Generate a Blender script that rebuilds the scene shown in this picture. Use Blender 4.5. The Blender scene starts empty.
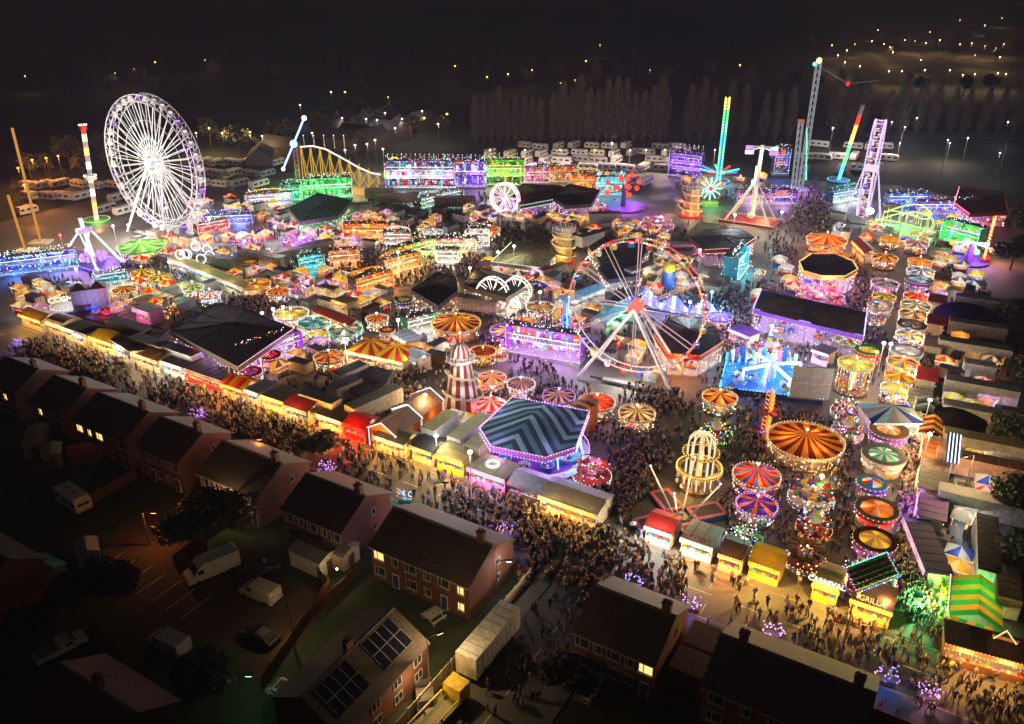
import bpy, bmesh, math, random
from mathutils import Vector, Matrix, Euler
import numpy as np
R = random.Random(7)
PI = math.pi
rad = math.radians
scene = bpy.context.scene
COL = scene.collection

# ------------------------------------------------------------------ camera
F_PX, TILT, CAM_H = 830.0, rad(26), 67.0
cam_d = bpy.data.cameras.new('camera')
cam_d.sensor_width = 36.0
cam_d.lens = F_PX / 1024 * 36
cam_d.clip_start = 0.5
cam_d.clip_end = 6000
cam = bpy.data.objects.new('camera', cam_d)
cam.location = (0, 0, CAM_H)
cam.rotation_euler = (PI / 2 - TILT, 0, 0)
COL.objects.link(cam)
scene.camera = cam

# ------------------------------------------------------------------ world, moonlight, exposure
world = bpy.data.worlds.new('World')
scene.world = world
world.use_nodes = True
wn = world.node_tree
bg = wn.nodes['Background']
sky = wn.nodes.new('ShaderNodeTexSky')
sky.sky_type = 'NISHITA'
sky.sun_disc = False
sky.sun_elevation = rad(2)
sky.sun_rotation = rad(200)
wn.links.new(sky.outputs[0], bg.inputs[0])
bg.inputs[1].default_value = 0.003
moonfill_d = bpy.data.lights.new('moonlike_fill', 'SUN')  # faint moon-like fill, added for the night ambience
moonfill_d.energy = 0.004
moonfill_d.color = (0.8, 0.88, 1.0)
moonfill_d.angle = rad(3)
moonfill = bpy.data.objects.new('moonlike_fill', moonfill_d)
moonfill.rotation_euler = (rad(40), 0, rad(30))
COL.objects.link(moonfill)
scene.view_settings.view_transform = 'Standard'
scene.view_settings.look = 'None'
scene.view_settings.exposure = 1.12
scene.view_settings.gamma = 1.0
cy = scene.cycles
cy.max_bounces = 4
cy.diffuse_bounces = 2
cy.glossy_bounces = 2
cy.transmission_bounces = 3
cy.volume_bounces = 0
cy.sample_clamp_indirect = 1.5
cy.sample_clamp_direct = 12
cy.caustics_reflective = False
cy.caustics_refractive = False
cy.use_light_tree = True
cy.adaptive_threshold = 0.025
cy.use_denoising = True

# ------------------------------------------------------------------ measuring
def at(px, py, z=0.0):
    a = (px - 512) / F_PX
    b = (362 - py) / F_PX
    dx, dy, dz = a, math.cos(TILT) + b * math.sin(TILT), -math.sin(TILT) + b * math.cos(TILT)
    t = (z - CAM_H) / dz
    return Vector((dx * t, dy * t, z))
def pxm(px, py, z=0.0):
    p = at(px, py, z)
    return F_PX / (p.y * math.cos(TILT) + (CAM_H - z) * math.sin(TILT))
AU = rad(-31.0)                       # the street's direction
CU, SU = math.cos(AU), math.sin(AU)
def P(u, v, z=0.0):                   # street frame: u along the stall fronts, v into the fair
    return Vector((-1.6 + u * CU - v * SU, 95.1 + u * SU + v * CU, z))
def UVof(p):
    dx, dy = p[0] + 1.6, p[1] - 95.1
    return dx * CU + dy * SU, -dx * SU + dy * CU

# ------------------------------------------------------------------ materials
MATS = {}
def paint(name, rgb, rough=0.6, metal=0.0, var=0.25, scale=2.0, bump=0.0, stretch=None):
    if name in MATS: return MATS[name]
    m = bpy.data.materials.new(name); m.use_nodes = True
    nt = m.node_tree; b = nt.nodes['Principled BSDF']
    b.inputs['Roughness'].default_value = rough
    b.inputs['Metallic'].default_value = metal
    tc = nt.nodes.new('ShaderNodeTexCoord'); no = nt.nodes.new('ShaderNodeTexNoise')
    no.inputs['Scale'].default_value = scale; no.inputs['Detail'].default_value = 4
    if stretch:
        mp = nt.nodes.new('ShaderNodeMapping'); mp.inputs['Scale'].default_value = stretch
        nt.links.new(tc.outputs['Object'], mp.inputs[0]); nt.links.new(mp.outputs[0], no.inputs[0])
    else:
        nt.links.new(tc.outputs['Object'], no.inputs[0])
    mr = nt.nodes.new('ShaderNodeMapRange')
    mr.inputs[1].default_value = 0.3; mr.inputs[2].default_value = 0.7
    mr.inputs[3].default_value = 1 - var; mr.inputs[4].default_value = 1 + var * 0.6
    nt.links.new(no.outputs[0], mr.inputs[0])
    mx = nt.nodes.new('ShaderNodeMix'); mx.data_type = 'RGBA'; mx.blend_type = 'MULTIPLY'
    mx.inputs[0].default_value = 1; mx.inputs[6].default_value = (*rgb, 1)
    nt.links.new(mr.outputs[0], mx.inputs[7]); nt.links.new(mx.outputs[2], b.inputs['Base Color'])
    if bump:
        bp = nt.nodes.new('ShaderNodeBump'); bp.inputs['Strength'].default_value = bump
        nt.links.new(no.outputs[0], bp.inputs['Height']); nt.links.new(bp.outputs[0], b.inputs['Normal'])
    MATS[name] = m
    return m
def cloth(name, rgb, trans=0.45, var=0.12):
    """canvas or PVC that lets some light through"""
    key = 'cloth_' + name
    if key in MATS: return MATS[key]
    m = bpy.data.materials.new(key); m.use_nodes = True
    nt = m.node_tree; nt.nodes.remove(nt.nodes['Principled BSDF'])
    out = nt.nodes['Material Output']
    d = nt.nodes.new('ShaderNodeBsdfDiffuse'); t = nt.nodes.new('ShaderNodeBsdfTranslucent')
    ms = nt.nodes.new('ShaderNodeMixShader'); ms.inputs[0].default_value = trans
    tc = nt.nodes.new('ShaderNodeTexCoord'); no = nt.nodes.new('ShaderNodeTexNoise')
    no.inputs['Scale'].default_value = 1.3; nt.links.new(tc.outputs['Object'], no.inputs[0])
    mr = nt.nodes.new('ShaderNodeMapRange'); mr.inputs[3].default_value = 1 - 2 * var; mr.inputs[4].default_value = 1 + var
    nt.links.new(no.outputs[0], mr.inputs[0])
    mx = nt.nodes.new('ShaderNodeMix'); mx.data_type = 'RGBA'; mx.blend_type = 'MULTIPLY'
    mx.inputs[0].default_value = 1; mx.inputs[6].default_value = (*rgb, 1)
    nt.links.new(mr.outputs[0], mx.inputs[7])
    nt.links.new(mx.outputs[2], d.inputs[0]); nt.links.new(mx.outputs[2], t.inputs[0])
    nt.links.new(d.outputs[0], ms.inputs[1]); nt.links.new(t.outputs[0], ms.inputs[2])
    nt.links.new(ms.outputs[0], out.inputs[0])
    MATS[key] = m
    return m
def glow(name, rgb, s=2.5, sample=False):
    """bulbs, tubes and lit panels, also steelwork glowing in place of light on it"""
    key = 'glow_' + name
    if key in MATS: return MATS[key]
    m = bpy.data.materials.new(key); m.use_nodes = True
    nt = m.node_tree; nt.nodes.remove(nt.nodes['Principled BSDF'])
    e = nt.nodes.new('ShaderNodeEmission'); e.inputs[0].default_value = (*rgb, 1); e.inputs[1].default_value = s
    nt.links.new(e.outputs[0], nt.nodes['Material Output'].inputs[0])
    m.cycles.emission_sampling = 'AUTO' if sample else 'NONE'
    MATS[key] = m
    return m

PAL = dict(white=(.78, .76, .7), cream=(.72, .62, .42), gold=(.75, .48, .1), amber=(.8, .33, .04), orange=(.8, .2, .02),
           red=(.62, .03, .02), maroon=(.22, .02, .015), yellow=(.8, .55, .03), brown=(.16, .07, .03), navy=(.03, .05, .2),
           blue=(.03, .12, .55), teal=(.04, .3, .34), sky=(.25, .55, .7), green=(.05, .35, .08), lime=(.35, .6, .08),
           purple=(.2, .05, .42), indigo=(.07, .04, .25), pink=(.75, .2, .35), grey=(.3, .3, .29), dark=(.09, .078, .07),
           olive=(.28, .26, .1), black=(.015, .015, .018), tan=(.42, .3, .17), steel=(.42, .43, .45), peach=(.8, .45, .28), silver=(.6, .6, .6))
def pc(c): return paint('paint_' + c, PAL[c])
def cc(c): return cloth(c, PAL[c])
GL = dict(warm=(1, .66, .3), gold=(1, .5, .12), white=(1, .95, .88), cold=(.75, .88, 1), red=(1, .05, .03), orange=(1, .33, .07), green=(.15, .95, .3),
          lime=(.55, .95, .2), cyan=(.1, .8, 1), blue=(.08, .22, 1), purple=(.5, .2, 1), pink=(1, .45, .75), yellow=(1, .58, .12), violet=(.7, .35, 1), mint=(.3, 1, .65))
def gl(c, s=2.2):
    s *= .7
    return glow('%s_%d' % (c, round(s * 10)), GL[c], s)

# ------------------------------------------------------------------ mesh builder
class MB:
    def __init__(s):
        s.v = []; s.f = []; s.mi = []; s.mats = []; s.M = None
    def _m(s, mat):
        if mat not in s.mats: s.mats.append(mat)
        return s.mats.index(mat)
    def add(s, pts, faces, mat):
        o = len(s.v)
        if s.M is not None: pts = [s.M @ Vector(p) for p in pts]
        s.v.extend([tuple(p) for p in pts])
        if isinstance(mat, (list, tuple)):
            for k, f in enumerate(faces):
                s.f.append([o + i for i in f]); s.mi.append(s._m(mat[k % len(mat)]))
        else:
            i0 = s._m(mat)
            for f in faces:
                s.f.append([o + i for i in f]); s.mi.append(i0)
    def box(s, x, y, z, sx, sy, sz, mat, rz=0.0, taper=1.0):
        c, n = math.cos(rz), math.sin(rz)
        pts = []
        for zz, k in ((z, 1.0), (z + sz, taper)):
            for a, b in ((-1, -1), (1, -1), (1, 1), (-1, 1)):
                X, Y = a * sx / 2 * k, b * sy / 2 * k
                pts.append((x + X * c - Y * n, y + X * n + Y * c, zz))
        s.add(pts, [(3, 2, 1, 0), (4, 5, 6, 7), (0, 1, 5, 4), (1, 2, 6, 5), (2, 3, 7, 6), (3, 0, 4, 7)], mat)
    def beam(s, p, q, w, mat, h=None, w2=None):
        p, q = Vector(p), Vector(q); d = q - p
        if d.length < 1e-6: return
        d.normalize()
        a = d.cross(Vector((0, 0, 1)))
        if a.length < 1e-3: a = Vector((1, 0, 0))
        a.normalize(); b = a.cross(d).normalized()
        h = w if h is None else h; w2 = 1.0 if w2 is None else w2
        pts = [p + a * i * w / 2 + b * j * h / 2 for i, j in ((-1, -1), (1, -1), (1, 1), (-1, 1))] + \
              [q + a * i * w / 2 * w2 + b * j * h / 2 * w2 for i, j in ((-1, -1), (1, -1), (1, 1), (-1, 1))]
        s.add(pts, [(3, 2, 1, 0), (4, 5, 6, 7), (0, 1, 5, 4), (1, 2, 6, 5), (2, 3, 7, 6), (3, 0, 4, 7)], mat)
    def frus(s, x, y, z0, z1, r0, r1, n, mat, c0=True, c1=True, ph=0.0, ey=1.0):
        pts = []
        for z, r in ((z0, r0), (z1, r1)):
            for i in range(n):
                a = ph + 2 * PI * i / n
                pts.append((x + r * math.cos(a), y + r * ey * math.sin(a), z))
        s.add(pts, [(i, (i + 1) % n, n + (i + 1) % n, n + i) for i in range(n)], mat)
        m1 = mat[0] if isinstance(mat, (list, tuple)) else mat
        if c0: s.add(pts[:n], [tuple(reversed(range(n)))], m1)
        if c1 and r1 > 1e-4: s.add(pts[n:], [tuple(range(n))], m1)
    def ring(s, x, y, z, r, w, h, n, mat, ph=0.0):
        """flat ring of rectangular section"""
        pts = []
        for rr, zz in ((r, z), (r, z + h), (r - w, z + h), (r - w, z)):
            for i in range(n):
                a = ph + 2 * PI * i / n
                pts.append((x + rr * math.cos(a), y + rr * math.sin(a), zz))
        fs = []
        for k in range(4):
            for i in range(n):
                j = (i + 1) % n; k2 = (k + 1) % 4
                fs.append((k * n + i, k * n + j, k2 * n + j, k2 * n + i))
        s.add(pts, fs, mat)
    def bulb(s, p, r, mat):
        r *= .72
        x, y, z = p
        s.add([(x + r, y, z), (x, y + r, z), (x - r, y, z), (x, y - r, z), (x, y, z + r), (x, y, z - r)],
              [(0, 1, 4), (1, 2, 4), (2, 3, 4), (3, 0, 4), (1, 0, 5), (2, 1, 5), (3, 2, 5), (0, 3, 5)], mat)
    def string(s, p, q, step, r, mats):
        p, q = Vector(p), Vector(q); n = max(1, int((q - p).length / step * 1.25))
        mats = mats if isinstance(mats, (list, tuple)) else [mats]
        for i in range(n + 1): s.bulb(p.lerp(q, i / n), r, mats[i % len(mats)])
    def cstring(s, x, y, z, rr, n, r, mats):
        mats = mats if isinstance(mats, (list, tuple)) else [mats]
        for i in range(n):
            a = 2 * PI * i / n
            s.bulb((x + rr * math.cos(a), y + rr * math.sin(a), z), r, mats[i % len(mats)])
    def ball(s, p, r, mat, n=10, m=6, ez=1.0):
        pts = [(p[0], p[1], p[2] - r * ez)]
        for j in range(1, m):
            t = -PI / 2 + PI * j / m
            for i in range(n):
                a = 2 * PI * i / n
                pts.append((p[0] + r * math.cos(t) * math.cos(a), p[1] + r * math.cos(t) * math.sin(a), p[2] + r * ez * math.sin(t)))
        pts.append((p[0], p[1], p[2] + r * ez)); L = len(pts) - 1
        fs = [(0, 1 + (i + 1) % n, 1 + i) for i in range(n)]
        for j in range(m - 2):
            for i in range(n):
                a, b = 1 + j * n + i, 1 + j * n + (i + 1) % n
                fs.append((a, b, b + n, a + n))
        o = 1 + (m - 2) * n
        fs += [(o + i, o + (i + 1) % n, L) for i in range(n)]
        s.add(pts, fs, mat)
    def prism(s, poly, z0, z1, mat, top=None, side=None):
        n = len(poly); pts = [(x, y, z0) for x, y in poly] + [(x, y, z1) for x, y in poly]
        s.add(pts, [(i, (i + 1) % n, n + (i + 1) % n, n + i) for i in range(n)], side or mat)
        s.add(pts[n:], [tuple(range(n))], top or mat); s.add(pts[:n], [tuple(reversed(range(n)))], mat)
    def extr(s, prof, y0, y1, mat):
        """profile in x,z extruded along y"""
        n = len(prof); pts = [(x, y0, z) for x, z in prof] + [(x, y1, z) for x, z in prof]
        s.add(pts, [(i, (i + 1) % n, n + (i + 1) % n, n + i) for i in range(n)] + [tuple(range(n)), tuple(reversed(range(n, 2 * n)))], mat)
    def mesh(s, name):
        me = bpy.data.meshes.new(name)
        me.from_pydata(s.v, [], s.f)
        for m in s.mats: me.materials.append(m)
        me.polygons.foreach_set('material_index', s.mi)
        me.update()
        return me
    def build(s, name, parent=None, loc=None, rz=0.0, label=None):
        if not s.f: return None
        o = bpy.data.objects.new(name, s.mesh(name)); COL.objects.link(o)
        if parent is not None: o.parent = parent
        if loc is not None: o.location = loc
        o.rotation_euler[2] = rz
        if label: o['label'] = label
        return o

FOOT = []            # ground taken by things: (x, y, radius)
def claim(x, y, r): FOOT.append((x, y, r))
def claim_rect(x, y, sx, sy, rz):
    r = min(sx, sy) / 2; L = max(sx, sy) / 2 - r * 0.5
    a = rz if sx >= sy else rz + PI / 2
    n = max(1, int(L / r) + 1)
    for i in range(-n, n + 1):
        claim(x + math.cos(a) * L * i / n, y + math.sin(a) * L * i / n, r * 1.02)
LABELS = {}
def tag(o, label, cat, group=None):
    k = label.lower()
    LABELS[k] = LABELS.get(k, 0) + 1
    o['label'] = label; o['category'] = cat
    if group: o['group'] = group
    return o
def thing(name, label, cat, loc, rz=0.0, group=None):
    o = bpy.data.objects.new(name, None); COL.objects.link(o)
    o.empty_display_size = 0.5
    o.location = loc; o.rotation_euler = (0, 0, rz)
    return tag(o, label, cat, group)
def struct(o):
    o['kind'] = 'structure'; return o
def dup(root, loc, rz, label, group=None, scale=None):
    r = root.copy(); COL.objects.link(r); r.location = loc; r.rotation_euler = (0, 0, rz)
    r['label'] = label
    if group: r['group'] = group
    if scale: r.scale = (scale,) * 3
    for ch in list(root.children):
        c = ch.copy(); COL.objects.link(c); c.parent = r
        for g in ch.children:
            d = g.copy(); COL.objects.link(d); d.parent = c
    return r
NL = [0]
def lamp(parent, loc, col, watts, size=0.3, name='lamp'):
    d = bpy.data.lights.new(name, 'POINT'); d.energy = watts
    d.color = GL[col] if isinstance(col, str) else col
    d.shadow_soft_size = size
    o = bpy.data.objects.new(name, d); COL.objects.link(o)
    o.location = loc
    if parent is not None: o.parent = parent
    NL[0] += 1
    return o
def sparkle(t, n, rx, ry, z0, z1, cols, rim=False, r=.09):
    b = MB(); q = random.Random(n + int(rx * 31)); ms = [gl(c, 5) for c in cols]
    for i in range(int(n)):
        a = q.uniform(0, 6.283); k = 1.0 if rim else q.random() ** .5
        x, y = (k * rx * math.cos(a), k * ry * math.sin(a)) if rim or rx == ry else (q.uniform(-rx, rx), q.uniform(-ry, ry))
        b.bulb((x, y, q.uniform(z0, z1)), r * q.uniform(.7, 1.5), ms[i % len(ms)])
    return b.build('small_bulbs', t)
def text_mesh(txt, size, depth, mat, parent, loc, rot, name='lettering'):
    cu = bpy.data.curves.new(name, 'FONT'); cu.body = txt; cu.size = size; cu.extrude = depth
    cu.align_x = 'CENTER'; cu.align_y = 'CENTER'; cu.resolution_u = 2
    to = bpy.data.objects.new('tmp', cu); COL.objects.link(to)
    dg = bpy.context.evaluated_depsgraph_get()
    me = bpy.data.meshes.new_from_object(to.evaluated_get(dg))
    bpy.data.objects.remove(to)
    me.name = name; me.materials.clear(); me.materials.append(mat)
    o = bpy.data.objects.new(name, me); COL.objects.link(o)
    o.parent = parent; o.location = loc; o.rotation_euler = rot
    return o
# ================================================================== SETTING
def ground_mat(name, c1, c2, scale=0.15, fine=3.0, rough=0.85, wet=None):
    m = bpy.data.materials.new(name); m.use_nodes = True
    nt = m.node_tree; b = nt.nodes['Principled BSDF']
    tc = nt.nodes.new('ShaderNodeTexCoord')
    n1 = nt.nodes.new('ShaderNodeTexNoise'); n1.inputs['Scale'].default_value = scale; n1.inputs['Detail'].default_value = 8
    n2 = nt.nodes.new('ShaderNodeTexNoise'); n2.inputs['Scale'].default_value = fine; n2.inputs['Detail'].default_value = 6
    nt.links.new(tc.outputs['Object'], n1.inputs[0]); nt.links.new(tc.outputs['Object'], n2.inputs[0])
    ad = nt.nodes.new('ShaderNodeMath'); ad.operation = 'ADD'
    nt.links.new(n1.outputs[0], ad.inputs[0]); nt.links.new(n2.outputs[0], ad.inputs[1])
    mr = nt.nodes.new('ShaderNodeMapRange'); mr.inputs[1].default_value = 0.75; mr.inputs[2].default_value = 1.25
    nt.links.new(ad.outputs[0], mr.inputs[0])
    mx = nt.nodes.new('ShaderNodeMix'); mx.data_type = 'RGBA'
    mx.inputs[6].default_value = (*c1, 1); mx.inputs[7].default_value = (*c2, 1)
    nt.links.new(mr.outputs[0], mx.inputs[0]); nt.links.new(mx.outputs[2], b.inputs['Base Color'])
    b.inputs['Roughness'].default_value = rough
    if wet is not None:
        mr2 = nt.nodes.new('ShaderNodeMapRange'); mr2.inputs[1].default_value = 0.42; mr2.inputs[2].default_value = 0.62
        mr2.inputs[3].default_value = wet; mr2.inputs[4].default_value = rough
        nt.links.new(n1.outputs[0], mr2.inputs[0]); nt.links.new(mr2.outputs[0], b.inputs['Roughness'])
    bp = nt.nodes.new('ShaderNodeBump'); bp.inputs['Strength'].default_value = 0.4; bp.inputs['Distance'].default_value = 0.05
    nt.links.new(n2.outputs[0], bp.inputs['Height']); nt.links.new(bp.outputs[0], b.inputs['Normal'])
    return m
M_FIELD = ground_mat('rough_grass', (.012, .016, .008), (.035, .04, .018), 0.02, 0.8)
M_FAIR = ground_mat('worn_tarmac', (.09, .08, .07), (.2, .18, .16), 0.12, 2.5, 0.85, 0.55)
M_ROAD = ground_mat('road_asphalt', (.08, .075, .07), (.15, .14, .125), 0.2, 4.0, 0.85, 0.6)
M_PAVE = ground_mat('paving', (.09, .085, .08), (.17, .16, .14), 0.3, 5.0)
M_LAWN = ground_mat('lawn', (.02, .035, .01), (.05, .08, .025), 0.4, 6.0)
M_YARD = ground_mat('brick_yard', (.05, .028, .018), (.1, .06, .04), 0.15, 5.0)
M_KERB = paint('kerb_stone', (.3, .29, .27), 0.8)
M_LINE = paint('road_paint', (.6, .6, .56), 0.6, var=.4, scale=3)
M_LINEY = paint('road_paint_yellow', (.6, .42, .06), 0.6, var=.4, scale=3)

def sheet(name, poly, z, mat, th=0.0):
    b = MB()
    if th: b.prism([(p[0], p[1]) for p in poly], z - th, z, mat)
    else: b.add([(p[0], p[1], z) for p in poly], [tuple(range(len(poly)))], mat)
    return struct(b.build(name))
sheet('ground', [(-3000, -300), (3000, -300), (3000, 5000), (-3000, 5000)], 0.0, M_FIELD)
fair = [P(-190, 0), P(64, 0), P(66, 40), P(72, 120), P(90, 190), P(20, 215), P(-60, 190), P(-190, 110)]
sheet('fairground_tarmac', fair, 0.008, M_FAIR)
sheet('street', [P(-190, -8.6), P(80, -8.6), P(80, 0.3), P(-190, 0.3)], 0.012, M_ROAD)
sheet('pavement', [P(-190, -12.2), P(13.4, -12.2), P(13.4, -8.6), P(-190, -8.6)], 0.13, M_PAVE, 0.13)
sheet('pavement', [P(23.4, -12.2), P(80, -12.2), P(80, -8.6), P(23.4, -8.6)], 0.13, M_PAVE, 0.13)
sheet('side_road', [P(14.6, -60), P(22.6, -60), P(22.6, -8.6), P(14.6, -8.6)], 0.012, M_ROAD)
sheet('pavement', [P(12.6, -60), P(14.6, -60), P(14.6, -12.25), P(12.6, -12.25)], 0.13, M_PAVE, 0.13)
sheet('pavement', [P(22.6, -60), P(24.2, -60), P(24.2, -12.25), P(22.6, -12.25)], 0.13, M_PAVE, 0.13)
sheet('front_gardens', [P(-190, -12.9), P(12.3, -12.9), P(12.3, -12.25), P(-190, -12.25)], 0.016, M_LAWN)
sheet('back_gardens', [P(-190, -60), P(12.3, -60), P(12.3, -22), P(-190, -22)], 0.016, M_LAWN)
b = MB()
for u in range(-180, 80, 6):
    if 12 < u < 25: continue
    b.box(*P(u, -4.2)[:2], 0.016, 3.2, .14, .004, M_LINE, AU)
for u0, u1, v in ((-190, 13, -8.3), (25, 80, -8.3), (-190, 80, -0.1)):
    b.box(*P((u0 + u1) / 2, v)[:2], 0.016, u1 - u0, .12, .004, M_LINEY, AU)
for v in range(-58, -10, 5):
    b.box(*P(18.6, v)[:2], 0.016, .12, 2.2, .004, M_LINE, AU)
for u in range(26, 52, 5):
    b.box(*P(u, -1.9)[:2], 0.016, .12, 2.4, .004, M_LINE, AU)
    b.box(*P(u + .5, -6.9)[:2], 0.016, .12, 2.2, .004, M_LINE, AU)
struct(b.build('road_markings'))
b = MB()
b.box(*P(-88.3, -8.53)[:2], 0.012, 203, .14, .125, M_KERB, AU)
b.box(*P(51.7, -8.53)[:2], 0.012, 56, .14, .125, M_KERB, AU)
struct(b.build('kerb'))
# parking court behind the terrace
court = [at(105, 545), at(150, 505), at(215, 560), at(262, 560), at(320, 610), at(285, 660), at(200, 640), at(110, 600)]
sheet('parking_court', court, 0.022, M_YARD)
b = MB()
for i in range(7):
    p = P(-34 + i * 2.6, -36.5); b.box(p.x, p.y, .026, .1, 4.2, .004, M_LINE, AU)
struct(b.build('bay_markings'))
sheet('alley', [at(310, 575), at(330, 600), at(262, 690), at(235, 660)], 0.026, M_YARD)

# ------------------------------------------------------------------ houses of the street
M_BRICK = bpy.data.materials.new('brick_wall'); M_BRICK.use_nodes = True
def setup_brick(m, c1, c2, mortar):
    nt = m.node_tree; b = nt.nodes['Principled BSDF']
    tc = nt.nodes.new('ShaderNodeTexCoord'); sx = nt.nodes.new('ShaderNodeSeparateXYZ'); cx = nt.nodes.new('ShaderNodeCombineXYZ')
    ad = nt.nodes.new('ShaderNodeMath'); ad.operation = 'ADD'
    nt.links.new(tc.outputs['Object'], sx.inputs[0])
    nt.links.new(sx.outputs[0], ad.inputs[0]); nt.links.new(sx.outputs[1], ad.inputs[1])
    nt.links.new(ad.outputs[0], cx.inputs[0]); nt.links.new(sx.outputs[2], cx.inputs[1])
    br = nt.nodes.new('ShaderNodeTexBrick'); br.inputs['Scale'].default_value = 2.2
    br.inputs['Color1'].default_value = (*c1, 1); br.inputs['Color2'].default_value = (*c2, 1); br.inputs['Mortar'].default_value = (*mortar, 1)
    nt.links.new(cx.outputs[0], br.inputs[0]); nt.links.new(br.outputs[0], b.inputs['Base Color'])
    b.inputs['Roughness'].default_value = .85
setup_brick(M_BRICK, (.18, .052, .032), (.125, .037, .023), (.1, .075, .06))
M_TILE = paint('roof_tiles', (.1, .075, .065), .8, var=.4, scale=1.2, bump=.3, stretch=(1, 6, 6))
M_TILE2 = paint('roof_tiles_red', (.14, .05, .03), .8, var=.4, scale=1.2, bump=.3, stretch=(1, 6, 6))
M_GLASS = paint('window_glass', (.03, .035, .045), .08, var=.1)
M_FRAME = paint('window_frame_white', (.42, .42, .4), .5, var=.08)
M_LEAD = paint('lead_ridge', (.2, .17, .15), .7)
def house(u0, u1, v0, v1, eave, ridge, label, lit=(), rows=2, tile=None, nwin=None, chim=(0.15, 0.85), off=0.0, bays=True):
    """gabled house, long axis along the street; back wall (v0) faces the camera"""
    tile = tile or M_TILE
    L, D = u1 - u0, v1 - v0
    c = P((u0 + u1) / 2, (v0 + v1) / 2)
    t = thing('brick_house', label, 'house', c, AU, 'brick houses along the street')
    b = MB()
    prof = [(-D / 2, 0), (-D / 2, eave), (0, ridge), (D / 2, eave), (D / 2, 0)]
    pts = [(-L / 2, y, z) for y, z in prof] + [(L / 2, y, z) for y, z in prof]
    b.add(pts, [(0, 1, 6, 5), (3, 4, 9, 8), (4, 3, 2, 1, 0), (5, 6, 7, 8, 9)], M_BRICK)
    b.build('wall', t)
    b = MB(); o = .35; k = (ridge - eave) / (D / 2); th = .16
    for sg in (-1, 1):
        q = [(-L / 2 - .18, sg * (D / 2 + o), eave - o * k + .02), (L / 2 + .18, sg * (D / 2 + o), eave - o * k + .02), (L / 2 + .18, 0, ridge + .02), (-L / 2 - .18, 0, ridge + .02)]
        q2 = [(x, y, z + th) for x, y, z in q]
        b.add(q + q2, [(3, 2, 1, 0), (4, 5, 6, 7), (0, 1, 5, 4), (1, 2, 6, 5), (3, 0, 4, 7)] if sg < 0 else [(0, 1, 2, 3), (7, 6, 5, 4), (4, 5, 1, 0), (5, 6, 2, 1), (7, 4, 0, 3)], tile)
    b.beam((-L / 2 - .2, 0, ridge + th + .05), (L / 2 + .2, 0, ridge + th + .05), .26, M_LEAD, .12)
    rf = b.build('roof', t)
    b = MB()
    for sg in (-1, 1):
        b.beam((-L / 2 - .15, sg * (D / 2 + o + .06), eave - o * k + .05), (L / 2 + .15, sg * (D / 2 + o + .06), eave - o * k + .05), .1, M_FRAME)
    b.build('gutter', rf)
    for cf in chim:
        x = -L / 2 + L * cf
        ch = MB(); ch.box(x, 0, ridge - .5, .9, .6, 1.9, M_BRICK); ch.box(x, 0, ridge + 1.4, 1.05, .75, .14, M_LEAD)
        for dx in (-.22, .22): ch.frus(x + dx, 0, ridge + 1.54, ridge + 1.95, .13, .1, 8, M_TILE2)
        ch.build('chimney', rf)
    n = nwin or max(2, int(L / 2.6)); idx = 0
    for r in range(rows):
        for i in range(n):
            x = -L / 2 + L * (i + .5) / n
            w, h = (1.5, 1.2) if i % 2 == 0 else (.9, 1.1)
            z = 3.3 if r else 1.0
            if r == 0 and i % 3 == 1:
                d = MB(); d.box(x, -D / 2 - .03, 0.02, 1.0, .08, 2.05, pc('white')); dd = d.build('door', t)
                d = MB(); d.box(x, -D / 2 - .085, 0.15, .78, .03, 1.8, pc('navy')); d.ball((x + .28, -D / 2 - .13, 1.0), .05, pc('steel'), 6, 4); d.build('handle', dd)
                continue
            f = MB()
            y = -D / 2 - .04
            for (a, bb) in (((x - w / 2, y, z), (x + w / 2, y, z)), ((x - w / 2, y, z + h), (x + w / 2, y, z + h)), ((x - w / 2, y, z), (x - w / 2, y, z + h)), ((x + w / 2, y, z), (x + w / 2, y, z + h)), ((x - w / 6, y, z), (x - w / 6, y, z + h))):
                f.beam(a, bb, .09, M_FRAME)
            f.box(x, y - .06, z - .1, w + .25, .16, .07, M_FRAME)
            wd = f.build('window', t)
            g = MB(); m = glow('lit_window', (1, .62, .2), .7) if (r, i) in lit else M_GLASS
            g.box(x, -D / 2 - .012, z, w - .02, .02, h, m)
            g.build('pane', wd, label='lit yellow window pane' if (r, i) in lit else None)
    # gable windows at the far end
    for sg in (1,):
        for z in (1.6, 3.9):
            f = MB(); X = sg * (L / 2 + .04)
            for a, bb in (((X, .9, z), (X, 1.6, z)), ((X, .9, z + .9), (X, 1.6, z + .9)), ((X, .9, z), (X, .9, z + .9)), ((X, 1.6, z), (X, 1.6, z + .9))): f.beam(a, bb, .1, M_FRAME)
            wd = f.build('window', t)
            g = MB(); g.box(sg * (L / 2 + .015), 1.25, z, .02, .66, .88, M_GLASS); g.build('pane', wd)
    claim_rect(c.x, c.y, L, D, AU)
    return t
def u_at(px, py, z): return UVof(at(px, py, z))[0]
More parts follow.
